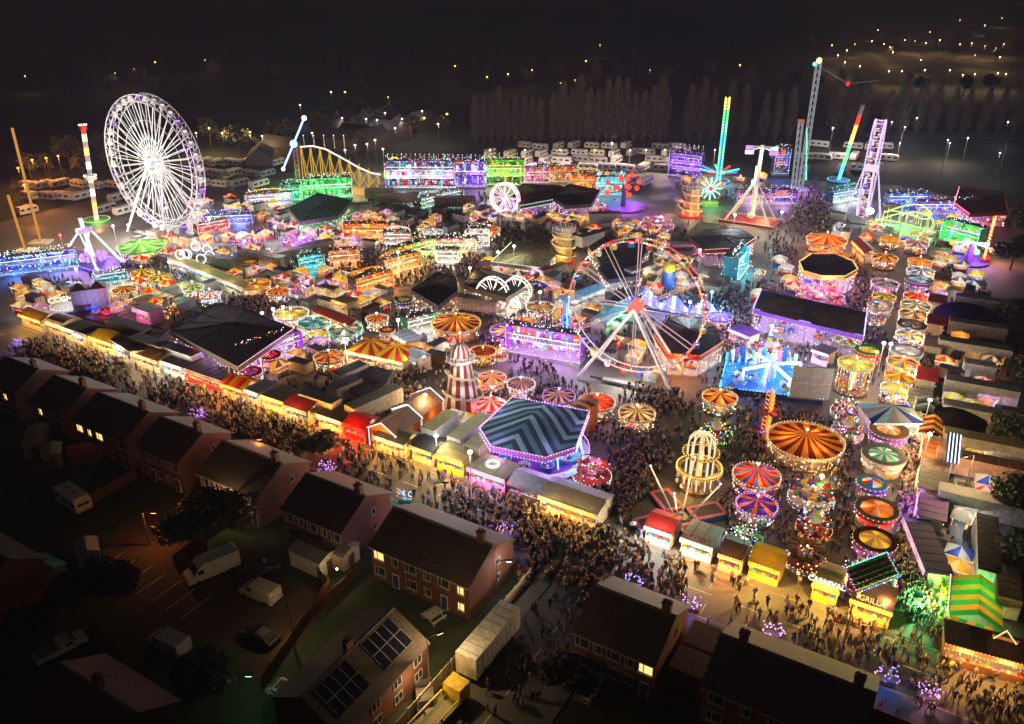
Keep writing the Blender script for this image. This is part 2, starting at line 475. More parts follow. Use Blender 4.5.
HOUSES = [((20, 352), (53, 364), 'dark roofed terrace house at the left edge, first of the row along the street', ((1, 1), (1, 3))),
 ((59, 374), (89, 388), 'small brick house second in the row from the left edge, opposite the yellow tarpaulin stall', ((1, 1),)),
 ((99, 393), (150, 412), 'brick house with a line of small lit windows behind the garden with sheds', ((1, 0), (1, 1), (1, 2), (0, 4))),
 ((168, 414), (209, 430), 'brick house with plain dark roof and a gable just above the round tree', ()),
 ((226, 440), (284, 463), 'brick house beside the big round tree, orange street light on its front roof', ()),
 ((300, 479), (357, 503), 'brick house with white gable windows and a glass garden room behind it', ()),
 ((386, 515), (482, 556), 'long brick house with two lit yellow windows beside the white trailer', ((1, 0), (0, 5), (1, 5))),
 ((592, 592), (671, 623), 'brick house on the side road corner with one bright yellow upstairs window', ((1, 4),)),
 ((718, 643), (872, 703), 'largest dark roofed house at the bottom edge below the burger stalls', ())]
HOBJ = []
for i, (a, bq, lb, lit) in enumerate(HOUSES):
    a, bq = u_at(*a, 7.3), u_at(*bq, 7.3)
    HOBJ.append(house(a, bq, -22.2, -12.9, 5.0, 7.3, lb, lit, nwin=max(5, int((bq - a) / 2.6)) if i not in (6, 7) else 6 if i == 6 else 5, chim=(.9,) if i != 8 else (.15, .9)))
# lower house with a flat annexe and solar panels (long axis across the street)
def back_house(c, L, D, rz, label, eave=4.6, ridge=7.0, tile=None, solar=False):
    tile = tile or M_TILE
    t = thing('brick_house', label, 'house', c, rz, 'houses behind the terrace')
    b = MB(); prof = [(-D / 2, 0), (-D / 2, eave), (0, ridge), (D / 2, eave), (D / 2, 0)]
    pts = [(-L / 2, y, z) for y, z in prof] + [(L / 2, y, z) for y, z in prof]
    b.add(pts, [(0, 1, 6, 5), (3, 4, 9, 8), (4, 3, 2, 1, 0), (5, 6, 7, 8, 9)], M_BRICK); b.build('wall', t)
    b = MB(); k = (ridge - eave) / (D / 2); o = .35
    for sg in (-1, 1):
        q = [(-L / 2 - .2, sg * (D / 2 + o), eave - o * k + .02), (L / 2 + .2, sg * (D / 2 + o), eave - o * k + .02), (L / 2 + .2, 0, ridge + .02), (-L / 2 - .2, 0, ridge + .02)]
        b.add(q + [(x, y, z + .16) for x, y, z in q], [(3, 2, 1, 0), (4, 5, 6, 7), (0, 1, 5, 4), (1, 2, 6, 5), (3, 0, 4, 7)] if sg < 0 else [(0, 1, 2, 3), (7, 6, 5, 4), (4, 5, 1, 0), (5, 6, 2, 1), (7, 4, 0, 3)], tile)
    b.beam((-L / 2 - .2, 0, ridge + .22), (L / 2 + .2, 0, ridge + .22), .26, M_LEAD, .1)
    rf = b.build('roof', t)
    ch = MB(); ch.box(0, .3, ridge - .5, .9, .6, 1.7, M_BRICK); ch.frus(0, .3, ridge + 1.2, ridge + 1.6, .14, .11, 8, M_TILE2); ch.build('chimney', rf)
    ang = math.atan(k)
    if solar:
        for g0 in (-L * .25, L * .25):
            pn = MB()
            sl = math.hypot(D / 2, ridge - eave)
            def sp(x, s, dz=.24):
                return (x, -s * math.cos(ang), ridge - s * math.sin(ang) + dz)
            w, h = 1.05, 1.7
            for i in range(4):
                for j in range(2):
                    x0, s0 = g0 - 2.2 + i * (w + .04), .35 + j * (h + .05)
                    q = [sp(x0, s0), sp(x0, s0 + h), sp(x0 + w, s0 + h), sp(x0 + w, s0)]
                    pn.add(q, [(0, 1, 2, 3)], paint('solar_cell', (.012, .015, .035), .15, var=.2))
                    for a, bb in ((0, 1), (1, 2), (2, 3), (3, 0)):
                        pn.beam(q[a], q[bb], .05, pc('grey'), .05)
            pn.build('solar_panel', t)
    for i in range(max(2, int(L / 3))):
        x = -L / 2 + L * (i + .5) / max(2, int(L / 3))
        for z in (1.0, 3.0):
            f = MB(); y = -D / 2 - .04
            for a, bb in (((x - .6, y, z), (x + .6, y, z)), ((x - .6, y, z + 1.05), (x + .6, y, z + 1.05)), ((x - .6, y, z), (x - .6, y, z + 1.05)), ((x + .6, y, z), (x + .6, y, z + 1.05)), ((x, y, z), (x, y, z + 1.05))): f.beam(a, bb, .08, M_FRAME)
            w = f.build('window', t); g = MB(); g.box(x, -D / 2 - .012, z, 1.18, .02, 1.05, M_GLASS); g.build('pane', w)
    claim_rect(c[0], c[1], L, D, rz)
    return t
back_house(at(352, 662, 5.5).xy.to_3d(), 13, 8.2, rad(59), 'brick house with two banks of solar panels on its roof by the alley', solar=True)
back_house(at(100, 700, 5.5).xy.to_3d(), 11, 8, AU, 'house with a dull red tiled roof at the bottom left', tile=M_TILE2)
back_house(at(-10, 560, 5).xy.to_3d(), 9, 7, AU, 'pale roofed house cropped by the left edge below the caravan')
# sheds, garages
def shed(px, py, sx, sy, h, rz, label, m1='olive', roof='grey', name='garden_shed'):
    c = at(px, py); t = thing(name, label, 'shed', c, rz, 'sheds and lean-tos in the back gardens')
    b = MB(); prof = [(-sx / 2, 0), (-sx / 2, h), (0, h + .5), (sx / 2, h), (sx / 2, 0)]
    b.extr(prof, -sy / 2, sy / 2, pc(m1)); b.build('wall', t)
    b = MB()
    for sg in (-1, 1):
        b.add([(0, -sy / 2 - .15, h + .54), (0, sy / 2 + .15, h + .54), (sg * (sx / 2 + .15), sy / 2 + .15, h + .02), (sg * (sx / 2 + .15), -sy / 2 - .15, h + .02)], [(0, 1, 2, 3)], pc(roof))
    b.build('roof', t)
    b = MB(); b.box(0, -sy / 2 - .04, .05, .9, .06, 1.8, pc('brown')); b.build('door', t)
    claim(c.x, c.y, max(sx, sy) / 2)
    return t
shed(40, 448, 3, 6, 2.2, rad(20), 'long low shed with a pale roof in the garden below the far left house', 'tan', 'tan')
shed(55, 462, 2.4, 3.5, 2.1, rad(25), 'small shed with grey blue roof between long shed and caravan', 'grey', 'steel')
shed(90, 560, 2.5, 3, 2.1, rad(30), 'small grey shed among dark bushes left of the parking court', 'grey', 'steel')
shed(48, 580, 3, 4, 2.2, rad(60), 'shed with greenish felt roof among dark bushes at left edge', 'green', 'teal')
shed(100, 455, 2.6, 8, 2.0, rad(-60), 'narrow outbuilding behind the lit windows of the second terrace house', 'brown', 'maroon')
shed(315, 565, 3.2, 5, 2.4, rad(59), 'glazed garden room with white gable behind the house with white gable windows', 'white', 'grey', 'garden_room')
shed(340, 560, 3.0, 4, 2.3, rad(59), 'lean-to with corrugated roof lit by a warm lamp, beside the garden room', 'cream', 'grey', 'lean_to')
lt = thing('wall_lamp', 'small bright lamp beside the glass garden room', 'lamp', at(337, 570, 2.4))
b = MB(); b.box(0, 0, -.1, .12, .12, .2, pc('dark')); b.ball((0, 0, .15), .14, gl('warm', 6), 8, 5); b.build('lantern', lt)
lamp(lt, (0, -.3, .3), 'warm', 60, .15)
# flat pale roofed extension between two houses at the bottom
t = thing('flat_roof_extension', 'single storey extension with two pale flat roofs at the bottom, left of the largest house', 'building', at(695, 668), rad(59))
b = MB(); b.box(0, 0, 0, 7.5, 3.2, 2.6, M_BRICK); b.build('wall', t)
b = MB(); b.box(-2, 0, 2.62, 3.4, 3.5, .14, pc('tan')); b.box(2.0, 0, 2.62, 3.8, 3.5, .14, pc('tan')); b.build('roof', t)

# fences
def fence(pts, h, label, m='brown', posts=True, name='garden_fence'):
    p0 = pts[0]
    t = thing(name, label, 'fence', (p0[0], p0[1], 0))
    b = MB()
    pt = MB()
    for a, q in zip(pts[:-1], pts[1:]):
        a = Vector((a[0], a[1], 0)); q = Vector((q[0], q[1], 0)); L = (q - a).length; n = max(1, int(L / 1.8))
        for i in range(n):
            s, e = a.lerp(q, i / n) - Vector((p0[0], p0[1], 0)), a.lerp(q, (i + 1) / n) - Vector((p0[0], p0[1], 0))
            b.beam(s + Vector((0, 0, h / 2)), e + Vector((0, 0, h / 2)), .06, pc(m), h - .05)
            pt.beam(s, s + Vector((0, 0, h + .12)), .12, pc(m))
    b.build('panel', t); pt.build('posts_row', t)
    return t
for k, (u, lb) in enumerate([(-60, 'fence between the second and third gardens of the terrace'), (-47, 'wooden fence running from the terrace toward the caravan'), (-27, 'wooden fence between the round tree and the garden room'), (-6, 'fence between the garden room and the long brick house')]):
    fence([P(u, -23), P(u + .4, -33)], 1.6, lb)
fence([P(12.2, -13), P(12.2, -44)], 1.8, 'pale lit fence along the side road beside the white trailer', 'cream')
fence([at(262, 690), at(330, 590), at(318, 578)], 1.7, 'fence round the yard beside the white hatchback')
fence([P(-107, -12.4), P(-46, -12.4)], .8, 'low garden wall along the pavement in front of the left houses', 'maroon', name='garden_wall')
fence([P(-29, -12.4), P(12, -12.4)], .8, 'low garden wall and hedge line opposite the pink lit stall', 'maroon', name='garden_wall')
fence([P(25, -12.4), P(55, -12.4)], .8, 'low garden wall below the green burger stall', 'maroon', name='garden_wall')

# ------------------------------------------------------------------ trees
def leafmat(name, c):
    return paint(name, c, .7, var=.5, scale=.8)
LEAF = [leafmat('leaves_dark', (.022, .035, .012)), leafmat('leaves_mid', (.045, .06, .02)), leafmat('leaves_pale', (.17, .16, .07))]
BARK = paint('bark', (.07, .05, .035), .9, var=.4, scale=4)
TWIG = [paint('twigs_brown', (.12, .085, .06), .9, var=.4, scale=1), paint('twigs_grey', (.085, .065, .05), .9, var=.4, scale=1)]
def crown_mesh(rx, rz_, zc, n, size, mats, rr, lumps=9):
    b = MB(); L = []
    for _ in range(lumps):
        a = rr.uniform(0, 2 * PI); e = rr.uniform(-.5, 1) ; q = rr.uniform(.35, .7)
        L.append((Vector((math.cos(a) * math.cos(e) * rx * q, math.sin(a) * math.cos(e) * rx * q, zc + math.sin(e) * rz_ * q)), rr.uniform(.38, .55)))
    for _ in range(n):
        c, q = rr.choice(L)
        d = Vector((rr.gauss(0, 1), rr.gauss(0, 1), rr.gauss(0, 1))).normalized() * (rr.random() ** .4)
        p = c + Vector((d.x * rx * q, d.y * rx * q, d.z * rz_ * q))
        x = Vector((rr.gauss(0, 1), rr.gauss(0, 1), rr.gauss(0, .6))).normalized(); y = x.cross(Vector((rr.gauss(0, 1), rr.gauss(0, 1), rr.gauss(0, 1)))).normalized()
        s = size * rr.uniform(.6, 1.3)
        b.add([p - x * s - y * s * .5, p + x * s - y * s * .5, p + x * s * .4 + y * s, p - x * s * .5 + y * s * .8], [(0, 1, 2, 3)], rr.choice(mats))
    return b
def tree(loc, h, w, label, mats=None, n=2600, size=.22, seed=1, name='tree', group=None, cat='tree'):
    rr = random.Random(seed); t = thing(name, label, cat, loc, rr.uniform(0, 6), group)
    b = MB(); b.frus(0, 0, 0, h * .45, .05 * h * .6, .05 * h * .35, 8, BARK)
    for i in range(6):
        a = 2 * PI * i / 6 + rr.uniform(-.3, .3)
        b.beam((0, 0, h * .38), (math.cos(a) * w * .3, math.sin(a) * w * .3, h * rr.uniform(.6, .8)), .22, BARK, w2=.3)
    b.build('trunk', t)
    crown_mesh(w / 2, h * .36, h * .6, n, size, mats or LEAF[:2], rr).build('crown', t)
    claim(loc[0], loc[1], w * .4)
    return t
tree(at(206, 548), 7.6, 11.5, 'big round leafy tree beside the parking court', LEAF[1:], 9000, .2, 3)
tree(at(75, 610), 4.5, 6.5, 'dark bushy tree below the small grey shed at left', LEAF[:2], 3000, .22, 4, 'bushy_tree')
tree(at(125, 590), 5, 8, 'dark bushy tree on the left edge of the parking court', LEAF[:2], 3500, .22, 5, 'bushy_tree')
tree(at(35, 640), 4, 6, 'dark bush in the bottom left garden above the pickup truck', LEAF[:2], 2500, .22, 6, 'bushy_tree')
tree(at(205, 690), 4, 7, 'leafy bush sparkling with small lights below the minivan', LEAF[:2], 2500, .22, 7, 'bushy_tree')
tree(at(330, 530), 4, 4, 'small dark tree between two terrace gables near the purple cart', LEAF[:2], 1800, .2, 8, 'bushy_tree')
tree(at(322, 455), 3.5, 7, 'dark rounded hedge tree at the street edge beside the purple lit cart', LEAF[:2], 2500, .22, 9, 'bushy_tree')
tree(at(500, 560), 3.5, 4, 'small tree on the lawn corner at the side road', LEAF[:2], 1500, .2, 10, 'bushy_tree')
tree(at(560, 560), 3.2, 3, 'dark bush on the side road corner above the corner house', LEAF[:2], 1500, .2, 11, 'bushy_tree')
tree(at(570, 690), 4, 6, 'reddish dark tree beside the side road at the bottom', [LEAF[0], leafmat('leaves_red', (.06, .02, .012))], 2500, .22, 12, 'bushy_tree')
tree(at(1010, 270), 9, 10, 'tree at the right edge behind the orange loop ride', LEAF[:2], 3500, .3, 13)
tree(at(1022, 245), 11, 12, 'tall tree at the right edge above the orange loop ride', LEAF[:2], 3500, .3, 14)
for i, (px, py) in enumerate(((1012, 330), (1018, 395), (1016, 450), (1012, 520), (1022, 580))):
    tree(at(px, py), 7, 8, 'tall dark hedge tree at the right edge, %s of five down the trailers' % ('first', 'second', 'third', 'fourth', 'last')[i], LEAF[:2] + [LEAF[2]], 2200, .28, 20 + i, 'hedge_tree', 'hedge trees down the right edge')
# hedge bushes along the front gardens
for i, u in enumerate((-96, -84, -62, -46, -29, -8, 4)):
    b = MB(); rr = random.Random(60 + i)
    t = thing('hedge', ('clipped dark hedge in the front garden, %s along the left pavement' % ('first', 'second', 'third', 'fourth', 'fifth', 'sixth', 'seventh')[i]), 'hedge', P(u, -12.6), AU, 'front garden hedges')
    for _ in range(1100):
        p = Vector((rr.uniform(-2.6, 2.6), rr.uniform(-.55, .55), rr.uniform(.05, 1.25)))
        x = Vector((rr.gauss(0, 1), rr.gauss(0, 1), rr.gauss(0, 1))).normalized() * .14; y = x.cross(Vector((rr.gauss(0, 1), rr.gauss(0, 1), 1))).normalized() * .14
        b.add([p - x - y, p + x - y, p + x + y, p - x + y], [(0, 1, 2, 3)], rr.choice(LEAF[:2]))
    b.build('foliage', t)

# poplars: bare columnar trees behind the caravans
def poplar_parts(seed, h, w):
    rr = random.Random(seed)
    tb = MB(); tb.frus(0, 0, 0, h * .9, .4, .05, 6, BARK)
    cb = MB()
    for _ in range(1500):
        z = h * (.06 + .94 * rr.random() ** .85); f = (z / h)
        prof = w / 2 * min(1, f * 5) * (1 - max(0, f - .55) ** 1.6 * 2.6)
        a = rr.uniform(0, 2 * PI); r_ = max(.1, prof) * rr.random() ** .5
        p = Vector((math.cos(a) * r_, math.sin(a) * r_, z)); up = Vector((math.cos(a) * .18, math.sin(a) * .18, 1)).normalized()
        s = Vector((-math.sin(a + rr.uniform(-1, 1)), math.cos(a + rr.uniform(-1, 1)), 0)) * rr.uniform(.05, .13)
        L = rr.uniform(.7, 2.0)
        cb.add([p - s, p + s, p + up * L], [(0, 1, 2)], rr.choice(TWIG))
    return tb.mesh('trunk'), cb.mesh('crown')
POP = [poplar_parts(100 + i, h, w) for i, (h, w) in enumerate(((20, 4.6), (22, 5.2), (18.5, 4.2), (21, 5.8)))]
ORD = ['first', 'second', 'third', 'fourth', 'fifth', 'sixth', 'seventh', 'eighth', 'ninth', 'tenth', 'eleventh', 'twelfth', 'thirteenth', 'fourteenth', 'fifteenth', 'sixteenth', 'seventeenth', 'eighteenth', 'nineteenth', 'twentieth']
def ordn(i):
    if i < 20: return ORD[i]
    t, o = divmod(i + 1, 10); tn = {2: 'twent', 3: 'thirt', 4: 'fort', 5: 'fift', 6: 'sixt', 7: 'sevent', 8: 'eight', 9: 'ninet'}[t]
    return tn + 'ieth' if o == 0 else tn + 'y-' + ORD[o - 1]
rr = random.Random(5)
def poplar_row(xs, base, label, sc=1.0):
    for i, px in enumerate(xs):
        tm, cm = rr.choice(POP)
        t = thing('poplar_tree', label % ordn(i), 'tree', at(px, base + rr.uniform(-.5, .5)), rr.uniform(0, 6), 'bare poplar trees behind the caravans')
        k = sc * rr.uniform(.85, 1.08); t.scale = (k * rr.uniform(.9, 1.15), k * rr.uniform(.9, 1.15), k)
        for nm, me in (('trunk', tm), ('crown', cm)):
            o = bpy.data.objects.new(nm, me); COL.objects.link(o); o.parent = t
poplar_row([476, 484, 491, 499, 507, 515, 524, 532, 540], 143, 'bare columnar poplar in the left clump behind the caravans, %s from the left', .9)
poplar_row([553, 562, 571, 579, 588, 597, 606, 615, 624, 633, 642, 651, 659], 143, 'bare columnar poplar in the middle clump behind the caravans, %s from the left', 1.1)
poplar_row([688, 700, 711, 727, 741, 762, 774, 788], 141, 'dim columnar poplar left of the catapult towers, %s from the left', 1.1)
poplar_row([832, 846, 858, 884, 898, 915, 930, 948, 962, 980, 996, 1012], 137, 'dim columnar poplar behind the dark sports field, %s from the left', 1.1)
# loose trees at the left
rr = random.Random(9)
def lo_tree(seed):
    r2 = random.Random(seed); tb = MB(); tb.frus(0, 0, 0, 5, .35, .2, 6, BARK)
    return tb.mesh('trunk'), crown_mesh(4.2, 3.6, 6.2, 900, .42, LEAF[:2] + [TWIG[1]], r2).mesh('crown')
LT = [lo_tree(i) for i in (1, 2, 3)]
def tree_row(spots, label, group):
    for i, (px, py) in enumerate(spots):
        tm, cm = rr.choice(LT); t = thing('broadleaf_tree', label % ordn(i), 'tree', at(px, py), rr.uniform(0, 6), group)
        k = rr.uniform(.8, 1.3); t.scale = (k, k, k)
        for nm, me in (('trunk', tm), ('crown', cm)):
            o = bpy.data.objects.new(nm, me); COL.objects.link(o); o.parent = t
tree_row([(20 + i * 16 + rr.uniform(-5, 5), 178 + rr.uniform(-8, 6)) for i in range(5)] + [(110, 165), (118, 178)], 'dark tree behind the far left caravans, %s from the left', 'dark trees left of the white wheel')
tree_row([(212 + i * 15 + rr.uniform(-5, 5), 152 + rr.uniform(-7, 6)) for i in range(6)], 'dark tree right of the white wheel, %s from the left', 'dark trees right of the white wheel')
tree_row([(330 + i * 14 + rr.uniform(-5, 5), 128 + rr.uniform(-10, 10)) for i in range(9)], 'dark tree among the far houses behind the coaster, %s from the left', 'dark trees behind the coaster')
tree_row([(30 + i * 42 + rr.uniform(-14, 14), 92 + rr.uniform(-10, 12)) for i in range(24)], 'distant dark tree on the plain, %s from the left', 'distant trees on the plain')
tree_row([(60 + i * 44 + rr.uniform(-14, 14), 55 + rr.uniform(-8, 8)) for i in range(22)], 'very distant dark tree near the horizon, %s from the left', 'very distant trees')

# far houses and lamps
FAR_W = paint('far_wall', (.09, .06, .045), .8); FAR_R = paint('far_roof', (.06, .05, .05), .8)
b = MB(); b.extr([(-4, 0), (-4, 5), (0, 8), (4, 5), (4, 0)], -7, 7, FAR_W); fw = b.mesh('wall')
b = MB()
for sg in (-1, 1): b.add([(0, -7.3, 8.1), (0, 7.3, 8.1), (sg * 4.3, 7.3, 4.9), (sg * 4.3, -7.3, 4.9)], [(0, 1, 2, 3)], FAR_R)
fr = b.mesh('roof')
def far_houses(spots, label, group):
    for i, (px, py) in enumerate(spots):
        t = thing('far_house', label % ordn(i), 'house', at(px, py), rr.choice((AU, AU + PI / 2, rad(10))), group)
        for nm, me in (('wall', fw), ('roof', fr)):
            o = bpy.data.objects.new(nm, me); COL.objects.link(o); o.parent = t
far_houses([(262, 168), (282, 158), (345, 150), (358, 145), (372, 148), (330, 138), (388, 140), (402, 136), (365, 133), (350, 122), (420, 130), (392, 122)], 'dim gabled house behind the green lit coaster, %s from the left', 'dim houses behind the coaster')
far_houses([(25 + i * 38 + rr.uniform(-9, 9), 72 + rr.uniform(-8, 8)) for i in range(20)], 'tiny distant house on the dark plain, %s from the left', 'distant houses')
far_houses([(850 + i * 14 + rr.uniform(-5, 5), 38 + rr.uniform(-9, 12)) for i in range(12)], 'tiny house among the far city lights at top right, %s from the left', 'houses among the far city lights')
lb_ = MB(); lb_.frus(0, 0, 0, 9, .07, .05, 6, pc('dark')); PM = lb_.mesh('pole')
HEADS = {}
def head_mesh(col, r, s):
    k = (col, r, s)
    if k not in HEADS:
        h = MB(); h.ball((0, 0, 9), r, gl(col if isinstance(col, str) else 'warm', s), 8, 5, .7); HEADS[k] = h.mesh('lantern')
    return HEADS[k]
def far_lamps(spots, label, group, col='warm', r=.5, s=3, watts=0):
    for i, (px, py) in enumerate(spots):
        t = thing('street_lamp', label % ordn(i), 'street lamp', at(px, py, 9).xy.to_3d(), 0, group)
        k_ = rr.uniform(.45, 1.15)
        for nm, me in (('pole', PM), ('lantern', head_mesh(col, r, s))):
            o = bpy.data.objects.new(nm, me); COL.objects.link(o); o.parent = t
            if nm == 'lantern' and r > .45: o.scale = (k_, k_, k_); o.location = (0, 0, 9 - 9 * k_)
        if watts: lamp(t, (0, 0, 8.2), col, watts, .4)
rr = random.Random(21)
far_lamps([(855, 44), (872, 41), (884, 44), (905, 40), (915, 41), (926, 43), (940, 40), (960, 44), (972, 43), (985, 46), (996, 48), (1004, 44), (893, 52), (975, 55), (1000, 57)], 'tiny yellow street lamp in the far city row at top right, %s from the left', 'street lamps of the far city at top right', (1, .55, .25), .5, 4, 1800)
far_lamps([(847, 50), (838, 55), (832, 45), (890, 47), (921, 60), (925, 70), (950, 70), (963, 75), (975, 74), (998, 73), (1006, 74), (889, 71), (902, 71), (860, 66), (845, 62), (878, 30), (930, 32), (960, 20), (985, 25), (1002, 18)], 'scattered small yellow lamp below the far city row, %s from the left', 'scattered lamps below the far city', 'warm', .42, 4, 1100)
far_lamps([(25, 76), (115, 73), (134, 69), (155, 62), (205, 60), (345, 92), (388, 97), (424, 118), (447, 114), (487, 77), (508, 74), (532, 70), (561, 83), (575, 80), (600, 45), (455, 66), (650, 70), (740, 65), (586, 61)], 'lone distant lamp on the dark plain at the top, %s from the left', 'lone distant lamps on the plain', 'yellow', .5, 2.4, 300)
far_lamps([(312, 133), (342, 118), (366, 119), (377, 120), (385, 113), (402, 119), (422, 111), (355, 145), (367, 144), (375, 140), (345, 150), (331, 92), (300, 105), (438, 124), (395, 128)], 'small white lamp among the houses behind the coaster, %s from the left', 'white lamps behind the coaster', 'white', .4, 3, 500)
far_lamps([(196, 133), (209, 128), (222, 133), (236, 131), (250, 132), (262, 136)], 'street lamp on the lit road right of the white wheel, %s from the left', 'lamps on the road right of the wheel', 'warm', .4, 3, 1500)
far_lamps([(18, 168), (32, 160), (46, 158), (58, 156), (24, 185)], 'orange street lamp on the lit road at the far left, %s from the left', 'orange lamps on the far left road', 'orange', .4, 3, 1800)
far_lamps([(905, 127), (948, 140), (968, 138), (1008, 122), (917, 118), (892, 122), (1000, 153)], 'tall lamp by the dark sports field at right, %s from the left', 'lamps by the sports field', 'cold', .35, 2.5, 500)
sheet('far_road', [at(10, 176), at(60, 166), at(70, 172), at(10, 190)], .02, M_ROAD)
sheet('far_road', [at(190, 130), at(262, 134), at(262, 139), at(190, 136)], .02, M_PAVE)
sheet('field_edge', [at(850, 131), at(1030, 133), at(1030, 140), at(850, 137)], .02, M_PAVE)
# ================================================================== RIDE BUILDERS
RD = random.Random(11)
SKIN = {}
def rider_mesh(kind, cname):
    key = (kind, cname)
    if key in SKIN: return SKIN[key]
    b = MB(); m = pc(cname)
    if kind == 'horse':
        b.frus(0, 0, 1.0, 1.35, .2, .22, 8, m, ey=2.6); b.frus(0, 0, .82, 1.0, .12, .2, 8, m, ey=2.6)
        b.beam((0, .5, 1.15), (0, .82, 1.75), .24, m, .3, .7); b.beam((0, .75, 1.72), (0, 1.15, 1.5), .18, m, .22, .6)
        for sx in (-.12, .12):
            b.beam((sx, .42, 1.0), (sx, .75, .55), .1, m); b.beam((sx, -.42, 1.0), (sx, -.7, .5), .1, m)
        b.box(0, 0, 1.34, .34, .34, .1, pc('red')); b.beam((0, -.5, 1.2), (0, -.85, .9), .1, m)
        b.beam((0, 0, .3), (0, 0, 3.0), .06, pc('gold'))
    elif kind == 'car':
        b.extr([(-.45, .15), (-.45, .6), (-.2, .7), (.2, .7), (.45, .6), (.45, .15)], -.95, .95, m)
        b.box(0, -.35, .7, .7, .1, .45, pc('dark')); b.box(0, .3, .7, .7, .06, .28, pc('silver'))
        for sx in (-.47, .47):
            for sy in (-.6, .6): b.box(sx, sy, .02, .12, .36, .36, pc('dark'))
        for sx in (-.3, .3): b.bulb((sx, .98, .45), .1, gl('white', 3))
    elif kind == 'cup':
        b.frus(0, 0, .1, .9, .55, .85, 12, m, c1=False); b.frus(0, 0, .12, .55, .5, .62, 12, pc('dark')); b.frus(0, 0, .5, .75, .2, .2, 8, pc('silver'))
        b.ring(0, 0, .88, .88, .05, .05, 12, pc('silver'))
    elif kind == 'plane':
        b.beam((0, -.9, .9), (0, .9, .95), .5, m, .55, .6); b.box(0, .15, .9, 1.9, .5, .08, m); b.box(0, -.85, 1.0, .7, .25, .06, m); b.box(0, -.85, 1.0, .07, .3, .45, m)
    elif kind == 'pod':
        b.ball((0, 0, .9), .75, m, 10, 6, .8); b.box(0, -.4, 1.0, 1.1, .3, .7, pc('dark')); b.bulb((0, .78, .9), .14, gl('white', 2.5))
    elif kind == 'chair':
        b.box(0, 0, .0, .5, .45, .07, m); b.box(0, -.22, .05, .5, .06, .5, m)
        for sx in (-.22, .22): b.beam((sx, 0, .3), (sx * .4, 0, 2.6), .04, pc('steel'))
    SKIN[key] = b.mesh(kind if kind != 'pod' else 'seat_pod')
    return SKIN[key]
def put(me, name, parent, loc, rz=0.0, sc=1.0):
    o = bpy.data.objects.new(name, me); COL.objects.link(o); o.parent = parent
    o.location = loc; o.rotation_euler[2] = rz
    if sc != 1.0: o.scale = (sc,) * 3
    return o
RNAME = dict(horse='carousel_horse', car='ride_car', cup='spinning_cup', plane='ride_plane', pod='seat_pod', chair='hanging_chair')
TOT = ('red', 'yellow', 'blue', 'white', 'green', 'pink', 'orange', 'purple', 'sky')

